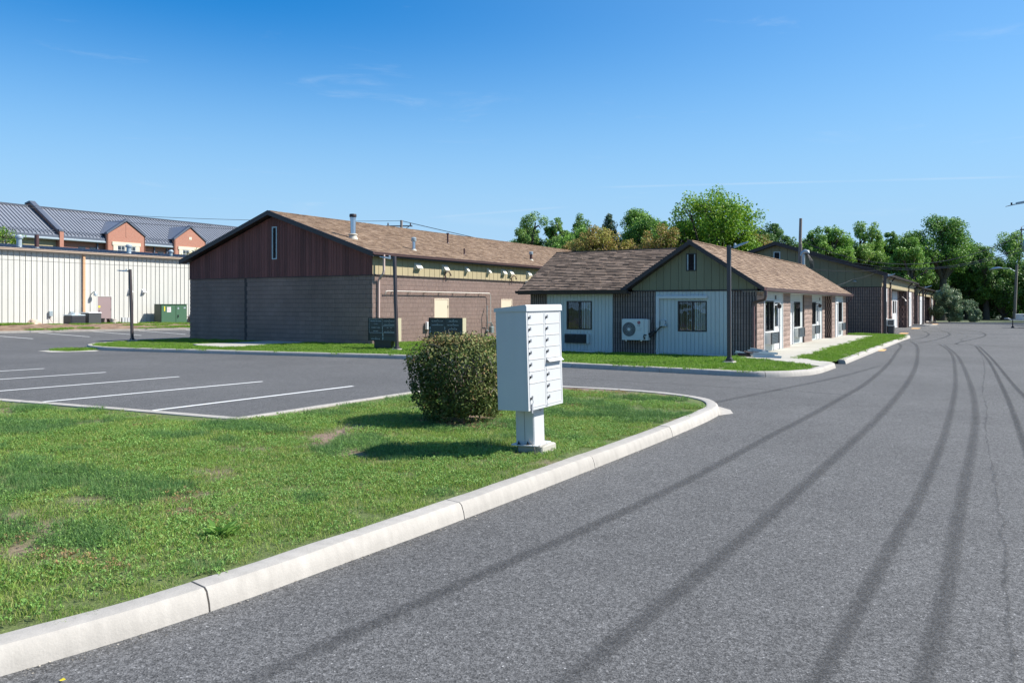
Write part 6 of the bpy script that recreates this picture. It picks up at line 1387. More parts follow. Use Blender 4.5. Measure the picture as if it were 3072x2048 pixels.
# ------------------------------------------------------------------ vegetation
def quads_object(name, P, A, B, tint, m, parent=None, local=False, kind=None, taper=.55):
    "n leaf quads: centre P, half-length vector A, half-width vector B; numpy arrays (n,3)"
    n = len(P); V = np.empty((n, 4, 3), np.float32)
    V[:, 0] = P-A; V[:, 1] = P+B-A*.1; V[:, 2] = P+A; V[:, 3] = P-B-A*.1
    me = bpy.data.meshes.new(name); me.vertices.add(4*n); me.vertices.foreach_set('co', V.reshape(-1))
    me.loops.add(4*n); me.loops.foreach_set('vertex_index', np.arange(4*n, dtype=np.int32))
    me.polygons.add(n); me.polygons.foreach_set('loop_start', np.arange(0, 4*n, 4, dtype=np.int32)); me.polygons.foreach_set('loop_total', np.full(n, 4, np.int32))
    me.update(calc_edges=True); me.materials.append(m)
    a = me.attributes.new('tint', 'FLOAT', 'FACE'); a.data.foreach_set('value', tint.astype(np.float32))
    o = bpy.data.objects.new(name, me); COL.objects.link(o)
    if parent is not None: o.parent = parent; o.location = Vector() if local else -WL[parent.name]
    WL[o.name] = Vector()
    if kind: o['kind'] = kind
    return o
def rdir(n):
    v = rng.normal(size=(n, 3)); return v/np.linalg.norm(v, axis=1, keepdims=True)
LEAF = {
 'decid': mat('leaf_green', None, .55, .25, .35, 0, 40, cols=[(0.078, 0.173, 0.033), (0.127, 0.256, 0.045), (0.185, 0.350, 0.056), (0.279, 0.461, 0.078)], transl=.30, spec=.35),
 'big': mat('leaf_bright', None, .55, .22, .35, 0, 40, cols=[(0.073, 0.170, 0.018), (0.121, 0.260, 0.021), (0.186, 0.353, 0.028), (0.275, 0.417, 0.038), (0.356, 0.408, 0.043)], transl=.35, spec=.35),
 'airy': mat('leaf_airy', None, .55, .22, .35, 0, 40, cols=[(0.075, 0.173, 0.046), (0.128, 0.254, 0.055), (0.199, 0.351, 0.065), (0.304, 0.444, 0.102)], transl=.3, spec=.35),
 'dark': mat('leaf_dark', None, .55, .25, .3, 0, 40, cols=[(0.052, 0.115, 0.031), (0.079, 0.169, 0.040), (0.129, 0.247, 0.053), (0.213, 0.356, 0.066)], transl=.25, spec=.35),
 'yellow': mat('leaf_yellowing', None, .6, .25, .5, 0, 40, cols=[(0.123, 0.158, 0.032), (0.193, 0.236, 0.038), (0.280, 0.298, 0.052), (0.367, 0.324, 0.088), (0.403, 0.228, 0.105)], transl=.3, spec=.3),
 'conifer': mat('pine_needles', None, .6, .25, .5, 0, 40, cols=[(0.033, 0.078, 0.042), (0.049, 0.114, 0.058), (0.082, 0.160, 0.078)], transl=.1, spec=.3),
 'willow': mat('leaf_grey_green', None, .5, .2, .5, 0, 40, cols=[(0.091, 0.151, 0.077), (0.151, 0.231, 0.117), (0.241, 0.332, 0.171), (0.343, 0.422, 0.241)], transl=.2, spec=.5),
}
def tree(kind, x, y, ztop, zlow, r, label, group='trees beyond the buildings', z0=0., n=None, leaf=.17, ncl=None, seed=0, tr=None):
    random.seed(seed*17+3); t = thing({'conifer': 'pine_tree', 'willow': 'willow_shrub'}.get(kind, 'tree'), label, 'shrub' if kind == 'willow' else 'tree', (x, y, z0), group)
    mk = {'low': 'dark', 'small': 'airy', 'airyY': 'airy', 'orange': 'yellow', 'airyB': 'airy', 'slim': 'airy', 'oak': 'decid'}.get(kind, kind)
    H = ztop-z0; hgt = ztop-zlow
    if kind not in ('big', 'oak', 'willow', 'conifer', 'slim', 'small'): r = max(r*1.28, hgt*.5)
    if kind in ('slim', 'small'): r *= 1.35
    tr = tr or max(.10, .028*H*min(1.4, r/2))*(.6 if kind == 'big' else 1); cz = None
    lean = Vector((random.uniform(-.25, .25), random.uniform(-.2, .2), 0))
    bark = MB(); limb = MB(); ends = []; cz_ = ztop-max(r*.95, hgt*.5)
    fork = z0+max(.4, (cz_-z0)-r*.9) if kind not in ('conifer',) else ztop-.2
    top = Vector((lean.x, lean.y, (fork-z0)))
    bark.tube([(0, 0, -.2), (lean.x*.5, lean.y*.5, (fork-z0)*.5), tuple(top)], [tr*1.25, tr, tr*(.8 if kind != 'conifer' else .15)], 8); 
    cl = []
    if kind == 'conifer':
        for k in range(60):
            f = k/59; z = zlow-1.5+(ztop-zlow+1.2)*f; rr = r*(1-f)**.8*random.uniform(.75, 1.1)+.12
            for q in range(3): a = random.uniform(0, 6.28); d = rr*random.uniform(.35, 1.); cl.append((Vector((math.cos(a)*d, math.sin(a)*d, z-z0+.12*d)), .22+.18*(1-f)))
    else:
        lobes = []
        zb_ = {'willow': zlow-z0, 'big': zlow-z0-2.6, 'oak': zlow-z0-.5}.get(kind, zlow-z0-1.7); zb_ = max(zb_, -.1)
        rz = (ztop-z0-zb_)/2; cz = zb_+rz
        nl = {'big': 60, 'oak': 24, 'willow': 16, 'slim': 12, 'small': 9}.get(kind, 20)
        for k in range(nl):
            v = Vector(rdir(1)[0]); sz = random.uniform(.24, .40) if kind not in ('airy', 'airyY', 'airyB', 'oak') else random.uniform(.20, .34)
            wv = (1-.28*max(0, v.z)) if kind != 'big' else 1; q = random.uniform(.55, .80) if kind != 'big' else random.uniform(.62, .86)
            if kind in ('airy', 'airyB', 'airyY', 'oak') and v.z > 0: q = random.uniform(.5, .86)
            lobes.append((Vector((v.x*r*q*wv, v.y*r*q*wv, cz+v.z*rz*min(q+.06, .80))), r*sz))
        lobes.append((Vector((0, 0, cz)), r*.45)); lobes.append((Vector((random.uniform(-.2, .2)*r, 0, ztop-z0-r*.42)), r*.42))
        for c, rr in lobes:
            for q in range(ncl or (8 if kind not in ('big', 'oak') else 15)):
                v = Vector(rdir(1)[0]); v.z = v.z*.85+.1; p = c+v*rr*random.uniform(.6, 1.1)
                if p.z < .25: p.z = .25+random.random()*.4
                if p.z+z0 > ztop+.1: p.z = ztop-z0-random.random()*.4
                cl.append((p, rr*random.uniform(.30, .55)))
        for c, rr in lobes:
            b = top.lerp(c, .45)+Vector((random.uniform(-.1, .1)*r, random.uniform(-.1, .1)*r, r*.1)); limb.tube([tuple(top-Vector((0, 0, .1))), tuple(b), tuple(c)], [tr*.55, tr*.34, tr*.16], 6)
            for q in range(3):
                v = Vector(rdir(1)[0]); limb.tube([tuple(b.lerp(c, .6)), tuple(c+v*rr*.5), tuple(c+v*rr*.95)], [tr*.2, tr*.12, tr*.05], 4)
    bark.build('trunk', M['bark'], t, 60, True)
    if limb.v: limb.build('limb', M['bark'], t, local=True, fixn=False)
    n = n or int({'big': 50000, 'oak': 26000, 'conifer': 16000, 'willow': 14000}.get(kind, 13000)*(1 if kind in ('big', 'oak', 'willow') else min(1.8, max(.5, r/2))))
    C = np.array([tuple(c) for c, _ in cl]); RR = np.array([q for _, q in cl]); w = RR**1.6; idx = rng.choice(len(cl), n, p=w/w.sum())
    d = rdir(n); rad = RR[idx]*(.35+.8*rng.random(n)**.6)
    Pn = C[idx]+d*rad[:, None]; Pn[:, 2] = np.maximum(Pn[:, 2], .12)
    nrm = d*.5+rdir(n)*.8+np.array([0, 0, .35]); nrm /= np.linalg.norm(nrm, axis=1, keepdims=True)
    a = np.cross(nrm, rdir(n)); a /= np.linalg.norm(a, axis=1, keepdims=True); b = np.cross(nrm, a)
    L_ = leaf*(.6+.7*rng.random(n)); wd = {'conifer': .38, 'willow': .3}.get(kind, .62)
    ct = rng.random(len(cl)); tint = np.clip(.55*ct[idx]+.45*rng.random(n)+(.15 if kind in ('airyB',) else 0), .001, .92)
    crown = quads_object('crown', Pn, a*(L_*.5)[:, None]*(1.25 if kind in ('conifer', 'willow') else 1), b*(L_*.5*wd)[:, None], tint, LEAF[mk], t, True)
    return t
TREES = [('airy', -42.0, 75, 11.77, 7.92, 1.98, 'thin airy tree, left one of the pair above the long roof end'), ('airy', -39.8, 76, 11.23, 7.90, 1.29, 'narrower airy tree, right one of the pair above the long roof end'),
 ('low', -45.6, 78, 8.86, 6.9, 2.5, 'low dark tree behind the roof ridge left of the airy pair'), ('low', -40.8, 80, 8.5, 6.5, 2.3, 'low dark tree filling behind the airy pair'), ('small', -36.9, 74, 9.23, 6.9, .75, 'small slender tree in the gap right of the airy pair'),
 ('airyY', -34.7, 72, 10.70, 7.2, 1.05, 'pale airy tree at the left edge of the pine clump'), ('conifer', -30.8, 70, 10.6, 6.2, 1.75, 'dark pine rising behind the yellowing trees'), ('decid', -28.3, 71, 10.85, 6.5, 1.45, 'green tree immediately right of the dark pine'),
 ('yellow', -27.3, 60, 7.99, 4.6, 2.3, 'yellowing tree above the middle of the weathered wing roof'), ('orange', -21.8, 60, 7.85, 4.6, 2.1, 'orange tinged tree just left of the biggest round tree'), ('yellow', -24.5, 62, 7.4, 4.6, 1.6, 'low yellow green tree between the two autumn tinted trees'), ('small', -24.9, 68, 9.35, 6.2, .9, 'small green tree behind the orange tinged one'),
 ('decid', -33.2, 66, 8.2, 5.6, 1.5, 'green tree low behind the left end of the wing roof'),
 ('decid', -33.4, 68, 9.5, 6.5, 1.8, 'green tree filling left of the dark pine top'), ('decid', -26.0, 67, 9.6, 6.3, 1.9, 'taller green tree behind the orange tinged tree'), ('airy', -22.9, 70, 9.4, 6.3, 1.8, 'light green tree close left of the biggest round tree'),
 ('decid', -18.2, 104, 10.1, 6.2, 2.8, 'green tree in the gap right of the wooden pole'), ('decid', -11.2, 105, 9.7, 5.2, 2.4, 'green tree above the far roof, left of the slim tree'), ('airy', -8.8, 107, 9.4, 4.8, 2.3, 'light green tree just right of the slim pointed tree'),
 ('low', -36.2, 70, 8.0, 6.5, 2.4, 'low dark tree behind the roof end left of the pine'), ('low', -30.6, 63, 7.3, 5.6, 2.2, 'low dark tree under the pine clump'), ('yellow', -29.9, 61, 7.2, 5.4, 1.7, 'yellow green tree in front of the pine foot'), ('low', -22.6, 67, 7.9, 5.6, 2.4, 'low dark tree behind the autumn tinted trees'),
 ('decid', -20.5, 108, 9.5, 6.2, 3.2, 'green tree low behind the ridge vent, left of the wooden pole'), ('decid', -13.6, 109, 9.2, 5.6, 3.0, 'green tree filling behind the wide green tree'), ('dark', -10.4, 112, 9.3, 5.0, 3.2, 'green tree behind the slim pointed tree'), ('decid', -5.6, 117, 9.4, 3.2, 3.2, 'green tree behind the trunk of the large open tree'),
 ('big', -19.0, 64, 11.3, 4.6, 3.85, 'biggest round bright green tree above the low building roof'), ('dark', -21.1, 92, 10.9, 7.0, 2.5, 'green tree peeping right of the biggest round tree'), ('yellow', -16.9, 70, 7.66, 5.0, 1.5, 'yellow green tree with orange tips above the olive gable roof'),
 ('decid', -16.9, 96, 10.4, 6.0, 1.9, 'green tree immediately right of the bare wooden pole'), ('decid', -15.0, 98, 10.69, 6.0, 2.0, 'wide green tree above the farther building roof slope'), ('airyB', -12.5, 102, 11.8, 6.0, 2.45, 'tall open tree with brownish tips right of the wide green tree'),
 ('slim', -9.9, 106, 10.5, 4.8, 1.1, 'slim pointed tree between the brown tipped tree and the large open tree'), ('decid', -7.5, 101, 9.4, 3.9, 1.9, 'bright green tree at the left foot of the large open tree'), ('oak', -4.5, 108, 12.5, 5.6, 4.1, 'large open crowned tree with visible dark limbs at the road end'),
 ('decid', -1.9, 118, 9.9, 4.2, 2.2, 'green tree at the right shoulder of the large open tree'), ('dark', .1, 116, 9.1, 3.4, 2.2, 'dark rounded tree left of the far street light'), ('airy', 3.5, 121, 11.0, 3.6, 2.0, 'airy tree at the right edge behind the transformer'),
 ('dark', -11.0, 110, 7.1, 1.6, 3.6, 'dark bushy tree above the farthest building roof'), ('yellow', -9.3, 106, 6.6, 1.6, 2.4, 'grey yellow bushy tree above the khaki band end'), ('dark', -7.0, 115, 6.9, 1.2, 3.1, 'dark tree under the left limbs of the large open tree'), ('dark', -2.6, 121, 7.2, .3, 3.0, 'dark tree behind the grey green willow'),
 ('dark', -.6, 119, 7.0, .2, 3.4, 'deeply shaded tree right of the grey green willow'), ('decid', 1.8, 117, 6.3, .6, 2.6, 'sunlit leafy tree below the far street light'), ('dark', 4.2, 118, 6.7, .2, 3.6, 'deeply shaded tree behind the trailer at the right edge'),
 ('willow', -3.3, 97, 3.62, -.1, 2.0, 'large grey green willow bush at the end of the road'), ('willow', -.95, 93, 1.5, -.1, .85, 'small grey green bush right of the large willow')]
for i, (k, x, y, zt_, zl, r, lb) in enumerate(TREES):
    tree(k, x, y, zt_, zl, r, lb, seed=i, leaf=(.19 if k == 'big' else .16) if y < 80 else .21, group='willow bushes at the road end' if k == 'willow' else 'trees beyond the buildings')
tree('big', -86, 43.6, 10.0, 6.5, 1.7, 'bright green tree top at the left edge behind the warehouse', seed=51, n=4000, group='trees behind the warehouse')
tree('yellow', -86, 66.5, 8.9, 6.8, 1.9, 'yellow green tree top where warehouse meets brown gable', seed=52, n=3500, group='trees behind the warehouse')
for i, (x, y, h_) in enumerate(((9.5, 88, 9.), (12.5, 97, 11.), (8.5, 104, 10.), (6.5, 44.5, 5.0))):
    tree('dark', x, y, h_, h_*.25, 2.6 if i < 3 else 1.3, 'shade tree outside the right edge, '+('second nearest', 'tallest', 'farthest', 'nearest and smallest')[i], seed=60+i, group='trees just outside the right edge', n=3500, leaf=.25)
# the closed wood behind everything: one mass
n = 26000; xs = rng.uniform(-130, 60, n); base = 4.2+1.8*np.sin(xs*.23)+1.1*np.sin(xs*.61+1)+.7*np.sin(xs*1.7)
zz = base*rng.random(n)**.6; Pn = np.stack([xs, 128+rng.normal(0, 1.3, n)-.15*(base-zz), zz], 1); nrm = rdir(n)*.9+np.array([0, -.3, .4]); nrm /= np.linalg.norm(nrm, axis=1, keepdims=True)
a = np.cross(nrm, rdir(n)); a /= np.linalg.norm(a, axis=1, keepdims=True); b = np.cross(nrm, a); L_ = .5*(.6+.7*rng.random(n))
o = quads_object('far_wood', Pn, a*(L_*.5)[:, None], b*(L_*.4)[:, None], np.clip(rng.random(n), .01, .9), LEAF['dark'], kind='stuff'); o['label'] = 'dark wood edge closing the view behind the trees'

# clipped shrub beside the mailbox
sh = thing('clipped_shrub', 'round clipped shrub with olive leaves and reddish tips behind the mailbox', 'shrub', (-6.70, 9.79, .11))
n = 17000; d = rdir(n); d[:, 2] = np.where(d[:, 2] < -.75, -d[:, 2], d[:, 2])
def shell(d, k=1.0):
    "rounded box with a slightly narrower foot"
    e = 3.7; q = (np.abs(d[:, 0])**e+np.abs(d[:, 1])**e+np.abs(d[:, 2])**e)**(-1/e)
    p = d*q[:, None]*k; p[:, 2] = (p[:, 2]+1)*.635; t_ = p[:, 2]/1.27; w_ = .665*(.84+.20*np.minimum(1, t_*1.4)-.05*np.maximum(0, t_-.85)*4)
    lump = np.array([.055*mnoise.noise(Vector((v[0]*2.2, v[1]*2.2, v[2]*2.2)))+.03*mnoise.noise(Vector((v[0]*6, v[1]*6, v[2]*6))) for v in d*1.3])
    p[:, 0] *= w_; p[:, 1] *= w_; c = np.array([0, 0, .6]); v = p-c; v /= np.linalg.norm(v, axis=1, keepdims=True); return p+v*lump[:, None]
depth = rng.random(n)**2.2*.20; Pn = shell(d, 1.0); c0 = np.array([0, 0, .62]); v = c0-Pn; vl = np.linalg.norm(v, axis=1, keepdims=True); stray = (rng.random(n) < .07)*rng.random(n)*.07; Pn = Pn+v/vl*(depth*(stray == 0)-stray)[:, None]; out = -v/vl
# gaps where twigs show
gap = np.array([mnoise.noise(Vector((p[0]*4.2, p[1]*4.2, p[2]*3.2+7))) for p in Pn]); keep = (gap < .16) | (rng.random(n) < .35); Pn, out, depth = Pn[keep], out[keep], depth[keep]; n = len(Pn)
nrm = out*.55+rdir(n)*.75+np.array([0, 0, .35]); nrm /= np.linalg.norm(nrm, axis=1, keepdims=True); dirv = out*.6+rdir(n)*.7+np.array([0, 0, .5]); a = dirv-nrm*(dirv*nrm).sum(1)[:, None]; a /= np.linalg.norm(a, axis=1, keepdims=True); b = np.cross(nrm, a)
L_ = .052*(.6+.6*rng.random(n)); topness = np.clip((Pn[:, 2]-.75)/.5, 0, 1)
pat = np.array([mnoise.noise(Vector((p[0]*1.8, p[1]*1.8, p[2]*2.2+3))) for p in Pn])
tint = np.clip(.12+.33*rng.random(n)+.48*topness*(.3+.7*rng.random(n))+.35*pat+(rng.random(n) > .90)*.45, .005, .985)
LEAF['shrub'] = mat('shrub_leaf', None, .62, .12, 1.5, 0, 40, cols=[(.032, .050, .014), (.060, .092, .022), (.115, .150, .038), (.22, .215, .075), (.30, .15, .08)], transl=.18, spec=.25)
# no per-object shift of the colour ramp here
quads_object('foliage', Pn, a*(L_*.55)[:, None], b*(L_*.26)[:, None], tint, LEAF['shrub'], sh, True)
n2 = 5000; P2_ = shell(rdir(n2), .80); nn = rdir(n2); a2 = np.cross(nn, rdir(n2)); a2 /= np.linalg.norm(a2, axis=1, keepdims=True); b2 = np.cross(nn, a2)
quads_object('inner_foliage', P2_, a2*.03, b2*.016, rng.random(n2)*.3+.01, LEAF['shrub'], sh, True)
mb = MB(); random.seed(11)
for k in range(150):
    a0 = random.uniform(0, 6.28); dd = rdir(1)[0]; dd[2] = abs(dd[2])*.9+.0; e = shell(dd[None, :], .93)[0]; s0 = Vector((math.cos(a0)*.06, math.sin(a0)*.06, 0)); m_ = Vector(e)*.55+Vector((0, 0, .1)); mb.tube([s0, tuple(m_), tuple(e)], [.012, .007, .003], 4)
for k in range(60):
    dd = rdir(1)[0]; dd[2] = abs(dd[2])*.8-.2; e = Vector(shell(dd[None, :], .99)[0]); w1 = Vector(rdir(1)[0])*.14; mb.tube([tuple(e*.97-w1), tuple(e*1.005), tuple(e+w1*.6)], [.003, .0028, .0015], 4)
mb.build('twig', M['twig'], sh, local=True, fixn=False)
# ring of old mulch under it
mb = MB()
vs = [(-6.78, 9.75, .128)]; 
for k in range(28): a0 = k*2*math.pi/28; q = .72+.14*mnoise.noise(Vector((math.cos(a0)*2, math.sin(a0)*2, 4))); vs.append((-6.78+q*math.cos(a0)+.1, 9.75+q*math.sin(a0)*.95, .122))
mb.add(vs, [(0, 1+k, 1+(k+1) % 28) for k in range(28)]); o = mb.build('shrub_bed', M['mulch']); o['kind'] = 'structure'

# ------------------------------------------------------------------ grass: clumps of blades laid out over the lawns
GC = bpy.data.collections.new('grass_sources')
def blades_mesh(name, size, n, hgt, wid, m, curl=.5, weeds=0):
    V = []; F_ = []; T_ = []
    pos = rng.random((n, 2))*size-size/2; clump = rng.random()
    for i in range(n):
        x, y = pos[i]; h = hgt*random.uniform(.45, 1.25); a = random.uniform(0, 6.28); w = wid*random.uniform(.6, 1.2)
        la = random.uniform(0, 6.28); ln = h*curl*random.uniform(.1, 1.3); dx, dy = math.cos(a)*w/2, math.sin(a)*w/2
        mx_, my_ = x+math.cos(la)*ln*.35, y+math.sin(la)*ln*.35; tx, ty = x+math.cos(la)*ln, y+math.sin(la)*ln
        b = len(V); V += [(x-dx, y-dy, -.005), (x+dx, y+dy, -.005), (mx_-dx*.8, my_-dy*.8, h*.6), (mx_+dx*.8, my_+dy*.8, h*.6), (tx, ty, h*random.uniform(.8, 1.))]
        F_ += [(b, b+1, b+3, b+2), (b+2, b+3, b+4)]; q = random.random()*.75+(.2 if random.random() < .08 else 0); T_ += [q, q]
    me = bpy.data.meshes.new(name); me.from_pydata(V, [], F_); me.materials.append(m); at = me.attributes.new('tint', 'FLOAT', 'FACE'); at.data.foreach_set('value', T_)
    return me
def weed_mesh(name, size, n, m, r=.012):
    V = []; F_ = []; T_ = []
    for i in range(n):
        cx, cy = (random.random()-.5)*size, (random.random()-.5)*size; h = random.uniform(.012, .035)
        for k in range(random.choice((3, 3, 5))):
            a = random.uniform(0, 6.28); L_ = r*random.uniform(.7, 1.5); w = L_*.45; c, s_ = math.cos(a), math.sin(a); z = h+random.uniform(-.004, .01); b = len(V); q = random.random()
            V += [(cx, cy, h*.6), (cx+c*L_-s_*w, cy+s_*L_+c*w, z), (cx+c*L_*2, cy+s_*L_*2, z+random.uniform(-.006, .006)), (cx+c*L_+s_*w, cy+s_*L_-c*w, z)]; F_.append((b, b+1, b+2, b+3)); T_.append(q)
    me = bpy.data.meshes.new(name); me.from_pydata(V, [], F_); me.materials.append(m); at = me.attributes.new('tint', 'FLOAT', 'FACE'); at.data.foreach_set('value', T_); return me
def src_coll(name, meshes):
    c = bpy.data.collections.new(name)
    for i, me in enumerate(meshes): o = bpy.data.objects.new('%s_%02d' % (name, i), me); c.objects.link(o)
    return c
def scatter(name, pts, coll, label):
    "pts: (x, y, z, scale, variant)"
    me = bpy.data.meshes.new(name); me.from_pydata([p[:3] for p in pts], [], [])
    for nm, k in (('scl', 3), ):
        a = me.attributes.new(nm, 'FLOAT', 'POINT'); a.data.foreach_set('value', [p[k] for p in pts])
    a = me.attributes.new('rz', 'FLOAT', 'POINT'); a.data.foreach_set('value', [random.uniform(0, 6.28) for _ in pts])
    a = me.attributes.new('vi', 'INT', 'POINT'); a.data.foreach_set('value', [int(p[4]) for p in pts])
    o = bpy.data.objects.new(name, me); COL.objects.link(o); o['kind'] = 'stuff'; o['label'] = label
    ng = bpy.data.node_groups.new(name, 'GeometryNodeTree'); ng.interface.new_socket('Geometry', in_out='INPUT', socket_type='NodeSocketGeometry'); ng.interface.new_socket('Geometry', in_out='OUTPUT', socket_type='NodeSocketGeometry')
    N = ng.nodes; L = ng.links; gi = N.new('NodeGroupInput'); go = N.new('NodeGroupOutput')
    m2p = N.new('GeometryNodeMeshToPoints'); iop = N.new('GeometryNodeInstanceOnPoints'); ci = N.new('GeometryNodeCollectionInfo'); ci.inputs['Collection'].default_value = coll; ci.inputs['Separate Children'].default_value = True; ci.inputs['Reset Children'].default_value = True
    def na(nm, dt): a = N.new('GeometryNodeInputNamedAttribute'); a.data_type = dt; a.inputs['Name'].default_value = nm; return a.outputs[0]
    cx = N.new('ShaderNodeCombineXYZ'); L.new(na('rz', 'FLOAT'), cx.inputs[2])
    L.new(gi.outputs[0], m2p.inputs[0]); L.new(m2p.outputs[0], iop.inputs['Points']); L.new(ci.outputs[0], iop.inputs['Instance']); iop.inputs['Pick Instance'].default_value = True
    L.new(na('vi', 'INT'), iop.inputs['Instance Index']); L.new(cx.outputs[0], iop.inputs['Rotation']); L.new(na('scl', 'FLOAT'), iop.inputs['Scale']); L.new(iop.outputs[0], go.inputs[0])
    md = o.modifiers.new('scatter', 'NODES'); md.node_group = ng; return o
def visible(x, y, margin=.35):
    w = -x*math.sin(R(30.703))*1+y*math.cos(R(30.703)); u = x*math.cos(R(30.703))+y*math.sin(R(30.703))
    return w > 1.2 and abs(u)/w < .642+margin/w
random.seed(3)
near = [blades_mesh('turf_clump', .32, 210, .040, .0044, M['blade'], 1.1) for _ in range(6)]
fesc = [blades_mesh('fescue_clump', .26, 240, .070, .0030, M['blade_dark'], .8) for _ in range(3)]
thin = [blades_mesh('thin_clump', .30, 70, .035, .004, M['blade'], .9) for _ in range(2)]
weed = [weed_mesh('weed_clump', .34, 46, M['weed'], .0085) for _ in range(3)]
dryw = [weed_mesh('dry_clump', .26, 30, M['dry'], .010), blades_mesh('dry_clump', .26, 60, .03, .003, M['dry'], 1.3)]
cN = src_coll('turf', near+fesc+thin+weed+dryw)   # alphabetical: dry 0? -> object names are turf_00.. in this order
pts = []; L1 = inset(P1, N1, .245)+[(-45, -6)]; L1w = inset(P1, N1, .40)+[(-45, -6)]; L1p = inset(P1, N1, .52)+[(-45, -6)]
y = -1.; st = .205
while y < 15.4:
    x = -26.
    while x < -3.6:
        px, py = x+random.uniform(-.1, .1), y+random.uniform(-.1, .1); x += st
        if not visible(px, py) or not in_poly(px, py, L1): continue
        if (px < -8.5 and py > 6.5 or py > 13.6) and not in_poly(px, py, L1p): continue
        inner = in_poly(px, py, L1w)
        d = math.hypot(px, py); ks = 1. if inner else .6
        if d > 13 and random.random() < .35: continue
        b = bare_at(px, py); z = gz(px, py)+.004; s_ = random.uniform(.8, 1.25)*(1.12 if d > 11 else 1)*ks
        fz = mnoise.noise(Vector((px*.55+9, py*1.1, 2.2)))+.4*mnoise.noise(Vector((px*2.1, py*2.6, 6))); wz = mnoise.noise(Vector((px*.8, py*1.1, 11)))+.5*mnoise.noise(Vector((px*2.7, py*3, 1)))
        if ((px+7.0)/1.0)**2+((py-4.65)/.40)**2 < 1 or ((px+5.85)/.4)**2+((py-3.5)/.16)**2 < 1: fz += .6
        if math.hypot(px+4.62, py-8.25) < .24: continue
        if b > .55:
            if random.random() < .35: pts.append((px, py, z, s_*.8, random.choice((9, 10, 14, 15))))
            continue
        if fz > .22: pts.append((px, py, z, s_*random.uniform(.8, 1.15), 6+random.randrange(3)))
        else: pts.append((px, py, z, s_*(.8 if b > .15 else 1), random.randrange(6)))
        if inner and (wz > .12 or random.random() < .38): pts.append((px, py, z+.004, s_, 11+random.randrange(3)))
        if b > .1 and random.random() < .5: pts.append((px, py, z, s_, 14+random.randrange(2)))
        if random.random() < (.10 if wz > .2 else .045): pts.append((px, py, z, s_*.7, 14+random.randrange(2)))
    y += st
scatter('grass', pts, cN, 'short patchy green lawn grass with clover and worn spots in the foreground')
near_n = len(pts)
far = [blades_mesh('lush_clump', .55, 210, .075, .013, M['blade_far'], .6) for _ in range(4)]
cF = src_coll('lush', far); pts = []
for poly in (lawn2_poly, lawn3_poly):
    y = 18.
    while y < 54:
        x = -36.
        while x < -3.5:
            px, py = x+random.uniform(-.2, .2), y+random.uniform(-.2, .2); x += .40
            if not in_poly(px, py, poly) or not visible(px, py): continue
            if in_poly(px, py, path_poly) or (-29.5 < px < -26.4 and 21.9 < py < 26.8): continue
            if px < -23.2 and py > 26.75 or (-23.2 <= px < -16 and py > 36) or (-16 <= px < -6.9 and py > 28.3): continue
            pts.append((px, py, gz(px, py), random.uniform(.6, 1.1)*(.75 if px < -30 else 1), random.randrange(4)))
        y += .40
for _ in range(26):   # weeds in the drain apron and rough grass on the mulch bank
    a = random.uniform(0, 6.28); q = random.random()**.5; pts.append((-31.8+.62*q*math.cos(a), 18.75+.40*q*math.sin(a), .01, random.uniform(.7, 1.5), random.randrange(4)))
for v in bankv:
    if random.random() < .30 and mnoise.noise(Vector((v[0]*.4, v[1]*.25, 7))) > -.05+(.25 if v[1] < 36 else 0): pts.append((v[0]+random.uniform(-.2, .2), v[1]+random.uniform(-.2, .2), v[2], random.uniform(.9, 1.8), random.randrange(4)))
scatter('grass', pts, cF, 'lush green grass on the islands round the block buildings')
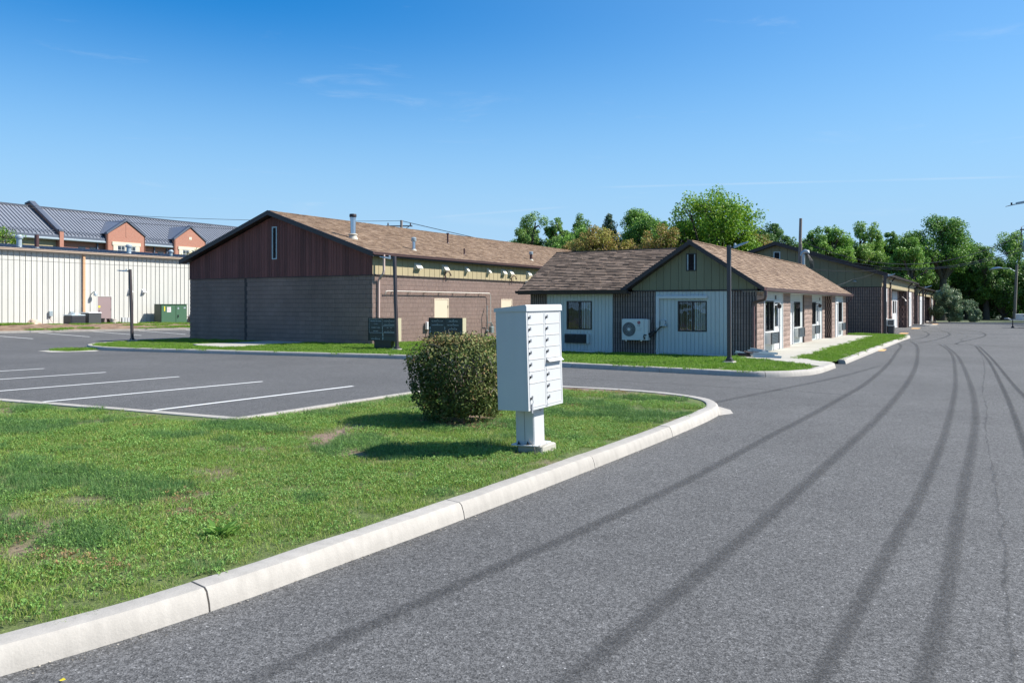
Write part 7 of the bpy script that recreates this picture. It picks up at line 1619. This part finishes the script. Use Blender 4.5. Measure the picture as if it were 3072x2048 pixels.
# dry stalks by the pad
mb = MB()
for k in range(9): a = random.uniform(-.4, 1.2); mb.tube([(-4.45, 8.02, .1), (-4.45+.06*math.cos(a*3), 8.02+.05*math.sin(a), .2), (-4.45+.16*math.cos(a*3), 8.02+.08*math.sin(a), .26+.04*k/9)], [.003, .0025, .001], 4)
tag(mb.build('dry_stalks', M['twig']), 'dry weed stalks by the concrete pad of the white mailbox', 'weed')
for (x, y, a, lb) in ((-3.90, 2.24, .4, 'yellow fallen leaf on the asphalt near the kerb, bottom left'),):
    mb = MB(); mb.add([(x+.02*math.cos(a), y+.02*math.sin(a), .012), (x-.011*math.sin(a), y+.011*math.cos(a), .016), (x-.018*math.cos(a), y-.018*math.sin(a), .006), (x+.011*math.sin(a), y-.011*math.cos(a), .009)], [(0, 1, 2, 3)]); tag(mb.build('fallen_leaf', M['yellow']), lb, 'leaf')
print('grass instances', near_n, len(pts), 'objects', len(bpy.data.objects))

# grit, leaf crumbs and sand gathered along the foot of the near kerb: one mass nobody could count
n = 2600; pk = [(p, q) for p, q in zip(P1, N1) if visible(p.x, p.y) and p.y < 16 and p.x > -10]
idx = rng.integers(0, len(pk), n); off = -np.abs(rng.normal(0, .05, n))-.004; jj = rng.random(n)*.16
Pn = np.array([(pk[i][0].x+pk[i][1].x*o_-pk[i][1].y*j_, pk[i][0].y+pk[i][1].y*o_+pk[i][1].x*j_, .006) for i, o_, j_ in zip(idx, off, jj)])
nn = rdir(n)*.4+np.array([0, 0, 1.]); nn /= np.linalg.norm(nn, axis=1, keepdims=True); a = np.cross(nn, rdir(n)); a /= np.linalg.norm(a, axis=1, keepdims=True); b = np.cross(nn, a); L_ = .004+.010*rng.random(n)**3
grit = mat('grit', None, .9, .1, 2, 0, 40, cols=[(.05, .045, .04), (.16, .14, .11), (.28, .25, .20), (.42, .38, .32)])
o = quads_object('grit', Pn, a*(L_*.6)[:, None], b*(L_*.4)[:, None], rng.random(n)*.95, grit, kind='stuff'); o['label'] = 'fine grit and leaf crumbs along the foot of the near kerb'

# broad leaved weed rosette in the lawn near the kerb
wd = thing('weed_plant', 'bright broad leaved weed standing out of the lawn near the kerb', 'weed', (-4.95, 4.05, .115)); random.seed(21); mb = MB()
for k in range(34):
    a = random.uniform(0, 6.28); L_ = random.uniform(.08, .17); up_ = random.uniform(.25, 1.1); w = L_*.16; c, s_ = math.cos(a), math.sin(a); ox, oy = random.uniform(-.07, .07), random.uniform(-.05, .05); h1, h2 = L_*.55*up_, L_*.75*up_
    mb.add([(ox, oy, 0), (ox+c*L_*.5-s_*w, oy+s_*L_*.5+c*w, h1), (ox+c*L_, oy+s_*L_, h2), (ox+c*L_*.5+s_*w, oy+s_*L_*.5-c*w, h1)], [(0, 1, 2, 3)])
mb.build('leaf', M['weed'], wd, local=True, fixn=False)
